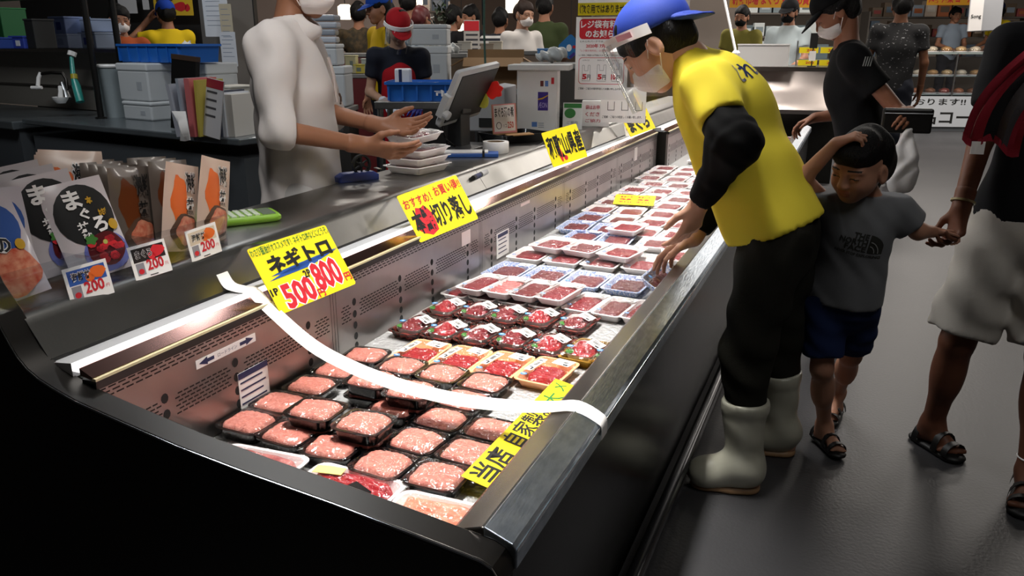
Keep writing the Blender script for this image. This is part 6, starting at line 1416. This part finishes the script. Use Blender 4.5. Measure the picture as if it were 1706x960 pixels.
p = at(738, 88, 7.05); stand_under(738, 92, 7.05, .45, .28, 'beige ledge under the pile of plastic bags', top=p.z-.001, col='7a6a58', name='ledge')
p = at(905, 104, 6.3); t = thing('plastic_bundle', 'bundle of clear plastic bags beside the hanging poster', 'bags', at(918, 98, 5.6)); S = Soft(); S.ell((0, 0, .02), (.11, .06, .04), .03); S.ell((.05, 0, .05), (.05, .04, .03), .03); S.fold(.01, 70, 50, 60); soft_obj('bag_heap', [(S, .008)], P('bag_silver', 'b9bcbb', .35), t)
carton(905, 92, 6.2, .09, .08, .06, '5b8fc4', 'small blue carton beside the clear plastic bags', rz=.36, z=at(905, 97, 6.2).z)
stand_under(925, 104, 5.75, .5, .4, 'pale counter under the plastic bags', top=at(918, 100, 5.6).z-.02, col='4a4642')
M = frameM(at(950, 78, 5.9), (.75, .3, .75), (-.6, -.25, .75)); t = thing('hanging_sign', 'blue diamond-shaped hanging sign left of the white poster', 'sign', M=M); mb = MB(); mb.loft([rrect(.135, .135, .02, -.002), rrect(.135, .135, .02, 0)]); mb.build('sign_board', P('diamond_blue', '1f6fae', .5), t)
mb = MB(); disc(mb, -.012, .0, .026, .020, .001, 0, 14, rot=.8); mb.build('white_shape', M_paper, t); mb = MB(); disc(mb, .020, -.020, .012, .012, .001, 0, 12); mb.build('red_dot', M_red, t)
mb = MB(); mb.box((-.03, -.055, .001), (.05, .02, .001)); mb.build('purple_print', P('sticker_purple', '3f2a86', .4), t)
mb = MB(); mb.tube([tuple(M.inverted() @ (M @ Vector((.066, .066, 0)))), tuple(M.inverted() @ ((M @ Vector((.066, .066, 0)))+Vector((0, 0, 2.5))))], .002, 6); mb.build('cord', M_ink, t)
# clear curtains over the counter
for i, (a, b, lb) in enumerate((((-1.50, 4.75, 0), (-1.46, 5.38, 0), 'clear plastic sheet hanging over the counter beside the posters'), ((-1.44, 5.5, 0), (-1.40, 7.2, 0), 'clear plastic sheet hanging over the further counter'))):
    mb = MB(); rows = []
    for z in np.linspace(1.02, 3.9, 8): rows.append([(a[0]+(b[0]-a[0])*s+.012*math.sin(s*25+z), a[1]+(b[1]-a[1])*s, z) for s in np.linspace(0, 1, 26)])
    mb.loft(rows, cap0=False, cap1=False, closed=False); o = mb.build('clear_curtain', M_sheet, smooth=True, angle=180); tag(o, lb, 'curtain')
# people beyond
MF = P('camo_cloth', '4a3a22', .85, noise=('2a2416', 18, .1)); MFl = P('floral_cloth', '5f7486', .85, noise=('b9c4cc', 22, .08)); 
def band_mat(name, a, b, k):
    if name in MATS: return MATS[name]
    m = P(name, a, .85); nt = m.node_tree; tc = nt.nodes.new('ShaderNodeTexCoord'); sp_ = nt.nodes.new('ShaderNodeSeparateXYZ'); mt = nt.nodes.new('ShaderNodeMath'); mt.operation = 'MULTIPLY'; mt.inputs[1].default_value = k; fr = nt.nodes.new('ShaderNodeMath'); fr.operation = 'FRACT'; gt = nt.nodes.new('ShaderNodeMath'); gt.operation = 'GREATER_THAN'; gt.inputs[1].default_value = .5; mx = nt.nodes.new('ShaderNodeMix'); mx.data_type = 'RGBA'
    nt.links.new(tc.outputs['Object'], sp_.inputs[0]); nt.links.new(sp_.outputs[2], mt.inputs[0]); nt.links.new(mt.outputs[0], fr.inputs[0]); nt.links.new(fr.outputs[0], gt.inputs[0]); nt.links.new(gt.outputs[0], mx.inputs[0]); mx.inputs[6].default_value = (*hx(a), 1); mx.inputs[7].default_value = (*hx(b), 1); nt.links.new(mx.outputs[2], nt.nodes['Principled BSDF'].inputs['Base Color']); return m
p = at(631, 14, 6.75); stander('person in blue cap and yellow shirt behind the red-capped worker', p, toward(p)-1.2, top='c9a41c', cap='1c4aa8', hair='long')
p = at(597, 24, 9.2); stander('person in brown camouflage shirt seen from behind, left of the blue cap', p, toward(p)+math.pi, topm=MF)
p = at(703, 32, 8.6); stander('person in pale floral shirt with reddish hair above the foam boxes', p, toward(p)+2.4, topm=MFl, hairm=P('red_hair', '5a1e20', .5))
p = at(680, 6, 9.0); stander('person in dark grey shirt behind the floral shirt', p, toward(p)+3.0, top='4c4a48')
p = at(757, 30, 9.0); stander('person in black clothes right of the small plant', p, toward(p)+2.2, top='171619')
p = at(783, 28, 9.6); stander('person in dark clothes beside the white display board', p, toward(p)-1.0, top='26242a')
p = at(834, 34, 8.9); stander('person in navy and white striped shirt seen from behind', p, toward(p)+math.pi-.3, topm=band_mat('stripe_cloth', 'd4d2d0', '1a1c28', 18))
p = at(873, 24, 8.0); t, J, h, sh = stander('person in white T-shirt with black letters and white mask', p, toward(p)+.7, top='cdc8c4', hair='short', hairm=M_hairb, mask='white', tone='b98a70')
mb = MB(); put_text(mb, 'MAKA', -.11, -.03, .11, .03, 0, .02); wrap_print(mb, frameM((.2*h.s, 0, 1.20*h.s), (0, 1, 0), (0, 0, 1)), sh, 'chest_print', M_ink, sh)
p = at(908, 12, 8.9); stander('person in dark green shirt seen from behind beside the white T-shirt', p, toward(p)+math.pi-.2, top='3a4428', arms='front')
p = at(1236, 28, 10.2); stander('person in khaki top with black mask and long hair behind the white box', p, toward(p)-.3, top='7d7638', hair='pony', mask='0e0e0e')
p = at(1315, 20, 9.2); stander('person in pale T-shirt with black cap and black mask behind the far counter', p, toward(p)-.35, top='a9b2b4', cap='0e0e10', mask='0e0e0e', arms={'elL': (.1, .24, 1.09), 'wrL': (.25, .16, 1.0), 'elR': (.0, -.24, 1.09), 'wrR': (.05, -.25, .86)})
p = at(1503, 10, 7.4); PM = P('pattern_cloth', '0f0f11', .85, noise=('8d8d8f', (34, 34, 60), .02)); rr = [n for n in PM.node_tree.nodes if n.type == 'VALTORGB'][0].color_ramp.elements; rr[1].position = .66; rr[0].position = .64
p = at(1503, 10, 7.4); stander('person in black shirt with small white pattern seen from behind', p, toward(p)+math.pi+.1, topm=PM, tone='7a5038')
p = at(1592, 25, 14.2); stander('person in pale blue coat behind the glass deli case', p, toward(p)+.5, top='8f9cab', arms='front', z0=.15)
p = at(1662, 18, 14.4); stander('person in yellow shirt and navy cap far behind the glass deli case', p, toward(p)-.9, top='c9b01c', cap='1a2246', arms='front', lean=.08, z0=.15)
# the customer in black with a white bag
p = Vector((-.125, 4.10, 1.485)); 
t, J, h, sh = stander('person in black T-shirt and black cap with white mask at the case, holding a wallet', p, math.pi+.12, tone='96644c', top='09090b', bottom='2a2a20', cap='0c0c0e', mask='white', lean=.13, hf=(.80, -.02, -.60), res=.010, fat=1.08, sleeve=.52,
    arms={'elL': (-.12, .20, 1.10), 'wrL': (-.12, .40, 1.13), 'elR': (.06, -.22, 1.07), 'wrR': (.22, -.20, 1.045)}, hands={'L': ((.15, .75, -.15), (.5, -.1, -.8), .95, .7), 'R': ((.85, .1, -.45), (0, .4, -.9), .95, .5)})
w_ = t.matrix_world if False else (Matrix.Translation(t.location) @ Matrix.Rotation(t.rotation_euler.z, 4, 'Z'))
mb = MB(); put_text(mb, '////', -.02, -.02, .02, .02, 0, .03); wrap_print(mb, frameM((.05, .20, 1.27), (-1, .1, 0), (0, 0, 1)), sh, 'sleeve_mark', P('print_pale', '9a9b98', .8), sh)
hp = w_ @ Vector(np.array(J['wrL'])+np.array((.02, .075, -.03)))
t = thing('wallet', 'black wallet in the hand of the person in black', 'wallet', hp+Vector((0, 0, 0)), .15); mb = MB(); mb.box((0, 0, 0), (.19, .03, .10)); mb.build('wallet_body', P('leather_black', '0c0b0b', .4), t, bevel=.008); mb = MB(); mb.tube([(-.09, -.017, .03), (.09, -.017, .03)], .002, 6); mb.build('wallet_zip', M_steel, t)
t = thing('shopping_bag', 'white plastic shopping bag hanging from the hand with the wallet', 'bag', hp+Vector((.01, 0, -.31)))
S = Soft(); S.ell((0, 0, .10), (.058, .04, .10), .03); S.cone((-.02, 0, .17), (-.012, 0, .30), .022, .010, .03); S.cone((.03, 0, .17), (.012, 0, .30), .018, .010, .03); S.ell((-.05, 0, .17), (.022, .015, .03), .02); S.fold(.004, 60, 50, 20); S.fold(.003, -90, 40, 40, 1)
soft_obj('bag_body', [(S, .0065)], P('bag_plastic', 'd8d6d6', .4), t)
# --- far counters
p = at(1310, 112, 7.75); t = thing('end_counter', 'broad stainless counter end beyond the man in yellow, with curved steel hood', 'counter', (p.x-.05, p.y+.42, 0), .06)
mb = MB(); mb.prism([(-.50, 1.08), (-.52, 1.12), (.4, 1.12), (.4, 1.08)], -.95, .56, 'X'); mb.build('counter_top', M_steelc, t)
mb = MB(); rings = []; prof = [(-.50, 1.08), (-.55, .98), (-.62, .88), (-.75, .80), (-.80, .74), (-.78, .70)]
mb.prism(prof+[(-.45, .70), (-.45, 1.08)], -.95, .56, 'X'); mb.build('steel_hood', P('hood_steel', '9b918c', .32, 1, noise=('b0a6a0', 3, .3)), t, smooth=True, angle=40)
mb = MB(); mb.box((-.20, 0, .34), (1.48, .8, .68)); mb.build('counter_body', M_dark, t)
zc_ = 1.1215
t = thing('white_partition', 'low white box standing on the stainless counter end', 'box', at(1270, 110, 7.7), .06); t.location.z = zc_; mb = MB(); mb.box((0, 0, .10), (.47, .20, .20)); mb.build('box_body', P('partition_white', 'cfcdca', .5), t, bevel=.006); mb = MB(); mb.box((0, 0, .205), (.48, .21, .012)); mb.build('box_edge', M_white, t)
t = thing('ticket_rack', 'rack of yellow price tickets on two glass shelves at the counter end', 'rack', at(1362, 112, 8.0), .06); t.location.z = zc_
for k in range(2):
    mb = MB(); mb.box((0, .06, .06+.12*k), (.42, .18, .008)); mb.build('glass_shelf', P('shelf_pale', '8f9a98', .2), t)
    for j in range(2):
        mb = MB(); mb.box((-.10+.2*j, -.04, .03+.12*k), (.18, .004, .055)); f = mb.build('price_ticket', M_yel, t); mb = MB(); m2 = MB(); put_text(m2, '200', -.02, -.012, .06, .012, 0, .03, z=0); mb.add([(-.10+.2*j+q[0], -.0425, .03+.12*k+q[1]) for q in m2.v], m2.f); mb.build('red_price', M_red, f)
for sx in (-1, 1): mb = MB(); mb.box((sx*.21, .06, .12), (.012, .18, .24)); mb.build('rack_side', M_steel, t)
t = thing('price_stand', 'small stand with a white card and black back on the counter end', 'stand', at(1352, 108, 7.7), .06); t.location.z = zc_; mb = MB(); mb.box((0, 0, .12), (.012, .012, .24)); mb.box((0, 0, .004), (.08, .06, .008)); mb.build('stand_post', M_ink, t); mb = MB(); mb.box((0, -.01, .10), (.06, .004, .09)); mb.build('white_card', M_paper, t); mb = MB(); mb.box((0, .0, .24), (.07, .02, .14)); mb.build('black_back', M_ink, t)
t = thing('curtain_pole', 'slanting white pole of the clear curtain above the yellow shirt', 'pole', at(1226, 88, 7.0)); mb = MB(); mb.tube([(0, 0, 0), tuple(at(1211, 18, 7.0)-at(1226, 88, 7.0)), tuple((at(1211, 18, 7.0)-at(1226, 88, 7.0))*6)], .012, 8); mb.build('pole_tube', M_white, t, smooth=True); mb = MB(); mb.lathe([(.03, -.12), (.035, 0), (.02, .02)], 12); mb.build('pole_grip', M_white, t); 
# glass deli case with its board
p = at(1590, 198, 12.6); t = thing('deli_case', 'glass deli case on a white board with big black characters at the far right', 'display case', (p.x, p.y, 0), .30)
mb = MB(); mb.box((.1, .35, .26), (2.1, .70, .52)); mb.build('case_base', P('cabinet_dark', '4a4e52', .5), t)
mb = MB(); mb.box((.1, -.02, .30), (2.1, .02, .47)); mb.build('sign_board', P('board_pale', 'b9bec4', .5), t)
m2 = MB(); put_text(m2, 'おります!!', -.65, .40, .12, .50, 0, .02, z=0); put_text(m2, '食品コーナー', -.82, .10, .78, .33, 0, .025, z=0); mb = MB(); mb.add([(q[0], -.0315, q[1]) for q in m2.v], m2.f); mb.build('black_lettering', M_ink, t)
mb = MB(); mb.box((.1, .0, .86), (2.08, .008, .62)); mb.build('front_glass', M_clear, t)
for z in (.56, .84): mb = MB(); mb.box((.1, .33, z), (2.06, .60, .015)); mb.build('shelf', P('shelf_pale', '8f9a98', .2), t)
for x in (-.94, -.1, 1.14): mb = MB(); mb.box((x, .0, .86), (.02, .03, .64)); mb.build('frame_post', M_steel, t)
mb = MB(); mb.box((.1, .33, 1.185), (2.1, .68, .03)); mb.build('top_plate', P('shelf_pale', '8f9a98', .2), t)
Mdc = Matrix.Translation((p.x, p.y, 0)) @ Matrix.Rotation(.30, 4, 'Z')
foods = ['b58a5a', 'a86a4a', 'c9a87a', '8a5a40', 'd0c0a8', '9a4a40']; proto_d = {}
for z, n, tag_ in ((.570, 9, 'lower shelf'), (.850, 9, 'upper shelf'), (1.202, 10, 'top')):
    for i in range(n):
        cl = foods[(i*2+int(z*10)) % 6]
        if cl not in proto_d:
            o = thing('deli_pack', 'x', 'food pack'); S = Soft(); S.ell((0, 0, .04), (.075, .09, .04), .02); S.cut((0, 0, .012), (0, 0, -1)); S.fold(.006, 50, 60, 40); soft_obj('food', [(S, .010)], P('food_'+cl, cl, .5), o)
            mb = MB(); mb.lathe([(.095, 0), (.10, .012), (.085, .06), (.05, .085), (0, .09)], 14, caps=False); mb.build('clear_dome', M_clear, o, smooth=True); mb = MB(); mb.lathe([(.10, 0), (.104, .012), (.0, .010)], 14); mb.build('pack_base', M_twhite, o); proto_d[cl] = o
        else: o = copy_tree(proto_d[cl])
        q = Mdc @ Vector((-.80+i*.215-(.06 if n > 9 else 0), .17, z)); o.location = q; o['label'] = 'domed food pack on the %s of the deli case, %s from its left end' % (tag_, ORD[i]); o['group'] = 'packs in the deli case'
# shelves with goods and banners along the back
def banner(px0, px1, y, d, label, text, hh=.16):
    a, b = at(px0, y, d), at(px1, y, d); w = (b-a).length; t = board('banner', label, 'banner', tuple((a+b)/2), tuple(b-a), (0, 0, 1), w, hh, P('banner_yellow', 'd89a18', .5), tape=False); mb = MB(); put_text(mb, text, -w*.47, -hh*.36, w*.47, hh*.34, 0, .03); mb.build('red_lettering', M_red, t)
    mb = MB(); mb.box((0, hh/2+.02, -.02), (w+.1, .05, .04)); mb.build('banner_rail', M_steel, t); return t
banner(1216, 1375, -2, 10.5, 'long yellow banner with red lettering above the far counter', '新鮮市場 まぐろ 直送 お買い得', .22)
banner(1545, 1632, -3, 13.5, 'yellow banner with red lettering above the deli case', '海鮮 惣菜 コーナー', .22)
p = at(1640, 22, 10.2); M = frameM(p, (.93, .32, .05), (-.06, 0, 1)); t = thing('paper_bag', 'grey and white paper bag with handwriting hanging above the deli case', 'bag', M=M); mb = MB(); mb.box((.05, 0, -.08), (.36, .44, .14)); mb.build('bag_body', P('bag_grey', 'a3a5a9', .6), t, bevel=.01); mb = MB(); mb.box((-.10, -.02, .0), (.16, .38, .012)); mb.build('white_panel', M_paper, t); mb = MB(); put_text(mb, 'Song', -.165, -.07, -.04, -.01, 0, .02, z=.008); mb.build('lettering', M_ink, t)
mb = MB(); mb.tube([(0, .2, -.05), (0, 2.2, -.05)], .004, 6); mb.build('cord', M_ink, t)
def goods_shelf(px, py, d, w, label, seed, n=5, rz=.36, cols=None):
    p = at(px, py, d); t = thing('goods_shelf', label, 'shelf', (p.x, p.y, 0), rz); r = random.Random(seed); cols = cols or ['c9b8a8', '9a4a48', '8d9aa8', 'd8d0c4', '6a5a4a', 'b0643c', '5a6a7a']
    for sx in (-1, 1): mb = MB(); mb.box((sx*w/2, .2, .95), (.03, .4, 1.9)); mb.build('shelf_side', P('shelf_frame', '6a645e', .5), t)
    for k in range(2, n):
        z = .35+k*.36; mb = MB(); mb.box((0, .2, z), (w, .4, .025)); mb.build('shelf_board', P('shelf_frame', '6a645e', .5), t)
        x = -w/2+.05
        while x < w/2-.26:
            wd = r.uniform(.14, .26); hh = r.uniform(.14, .29); 
            if z > .6: 
                q = Matrix.Translation((p.x, p.y, 0)) @ Matrix.Rotation(rz, 4, 'Z') @ Vector((x+wd/2, .14, z+.0135)); cl = r.choice(cols)
                o = thing('goods_box', 'x', 'box', q, rz, 'boxed goods on the far shelves'); mb = MB(); mb.box((0, 0, hh/2), (wd, .2, hh)); mb.build('carton_body', P('goods_'+cl, cl, .5), o, bevel=.006); c2 = r.choice(cols); mb = MB(); mb.box((0, -.101, hh*.5), (wd*.7, .003, hh*.4)); mb.build('carton_label', P('goods_'+c2, c2, .5), o); GOODS.append((o, label, k))
            x += wd+.03
GOODS = []
goods_shelf(1580, 60, 15.0, 3.0, 'long shelf of boxed goods beyond deli case', 1)
goods_shelf(770, 60, 12.2, 1.5, 'shelf of boxed goods behind dark-clothed people', 2)
goods_shelf(640, 60, 12.8, 1.5, 'shelf of boxed goods behind camouflage shirt', 3)
goods_shelf(1290, 50, 13.0, 2.4, 'shelf of boxed goods behind far counter people', 4, cols=['a8b4b8', '7d8a90', 'c9d0d0', '5a6a70'])
cnt = {}
for o, lb, k in GOODS:
    key = (lb, k); i = cnt.get(key, 0); cnt[key] = i+1
    o['label'] = 'carton on %s, board %s, %s from left' % (lb.replace('shelf of boxed goods ', 'shelf ').replace('long ', ''), ORD[k], (ORD+['eleventh', 'twelfth', 'thirteenth', 'fourteenth', 'fifteenth', 'sixteenth', 'seventeenth', 'eighteenth'])[i])
# partitions and lamps of the hall
for px, d, w, col, nm in ((545, 11.5, 2.2, 'cbb6ac', 'wall_cream'), (890, 11.0, 2.3, '4a3a30', 'wall_brown'), (1180, 11.6, .9, '8a8078', 'wall_plain')):
    p = at(px, 60, d); mb = MB(); mb.box((0, 0, 1.6), (w, .1, 3.2)); o = mb.build(nm, P('part_'+col, col, .8, noise=(tuple(v*.8 for v in hx(col)), 1.2, .3))); o.location = (p.x, p.y, 0); o.rotation_euler = (0, 0, HEAD); struct(o)
for i, (px, py, d, lb) in enumerate(((855, 8, 9.4, 'glowing lamp shade above the white T-shirt with letters'), (692, -1, 9.8, 'glowing lamp above the floral shirt'), (769, 44, 10.6, 'small glowing lamp between the dark-clothed people'), (575, 20, 10, 'bright hanging lantern beside the camouflage shirt'))):
    p = at(px, py, d); t = thing('hanging_lamp', lb, 'lamp', p); s = .09 if i != 2 else .06
    mb = MB(); mb.lathe([(s*.7, -s), (s, -s*.6), (s, s*.7), (s*.6, s)], 18); mb.build('lamp_shade', P('lamp_glow', 'fff0d0', .5, emit=((1, .86, .62), 3.0)), t, smooth=True); mb = MB(); mb.tube([(0, 0, s), (0, 0, 3.98-p.z)], .006, 6); mb.build('cord', M_ink, t)
t = thing('display_board', 'white printed display board with red heading between the shoppers', 'board', at(786, 66, 8.6), HEAD); mb = MB(); mb.box((0, 0, 0), (.17, .012, .40)); mb.build('board_panel', P('dboard', 'b9b4ae', .5), t); mb = MB(); mb.box((0, -.007, .14), (.16, .002, .10)); mb.build('red_heading', M_red, t); mb = MB()
for k in range(5): mb.box((0, -.007, .05-.05*k), (.13, .002, .018))
mb.build('print', P('mag_ink', '3a3a40', .5), t)
z_ = at(786, 66, 8.6).z; mb = MB(); mb.box((0, 0, -(z_-.0)/2-.1), (.03, .03, z_-.2)); mb.build('board_leg', M_steel, t)
p = at(735, 75, 8.4); t = thing('potted_plant', 'thin dark plant on a black pole among the shoppers', 'plant', (p.x, p.y, 0)); mb = MB(); mb.tube([(0, 0, .2), (.02, 0, .9), (0, 0, 1.5)], .02, 8); mb.build('stem', M_ink, t); mb = MB(); r = random.Random(5)
for k in range(70):
    a, b = r.uniform(0, 6.28), r.uniform(-.3, .9); o = Vector((r.uniform(-.09, .09), r.uniform(-.09, .09), r.uniform(1.40, 1.72))); d = Vector((math.cos(a)*math.cos(b), math.sin(a)*math.cos(b), math.sin(b)))*.09; sd = d.cross(Vector((0, 0, 1))).normalized()*.016; mb.add([o, o+d*.5+sd, o+d, o+d*.5-sd], [(0, 1, 2, 3)])
mb.build('foliage', P('plant_dark', '33402e', .5), t); mb = MB(); mb.lathe([(.12, 0), (.16, .26), (.15, .28), (.0, .24)], 16); mb.build('pot', P('pot_brown', '5a3a28', .6), t, smooth=True)
stand_under(800, 92, 7.55, 1.5, .36, 'pale counter with goods in front of the shoppers', top=at(800, 84, 7.55).z, col='8a7868', name='shop_counter')
zz = at(800, 84, 7.55).z+.001
for i, px in enumerate((760, 775, 812, 826)): carton(px, 84, 7.5, .12, .14, .05+.02*(i % 2), ('a8a49e', 'b9b4aa', '9a8a78', 'c2b8a6')[i], 'flat pale carton on the shop counter, %s from the plant' % ORD[i], rz=.36, z=zz)
stand_under(540, 95, 8.3, 1.0, .36, 'pale pink counter behind the foam boxes and camouflage shirt', top=at(590, 88, 8.3).z, col='8a5a56', name='shop_counter')
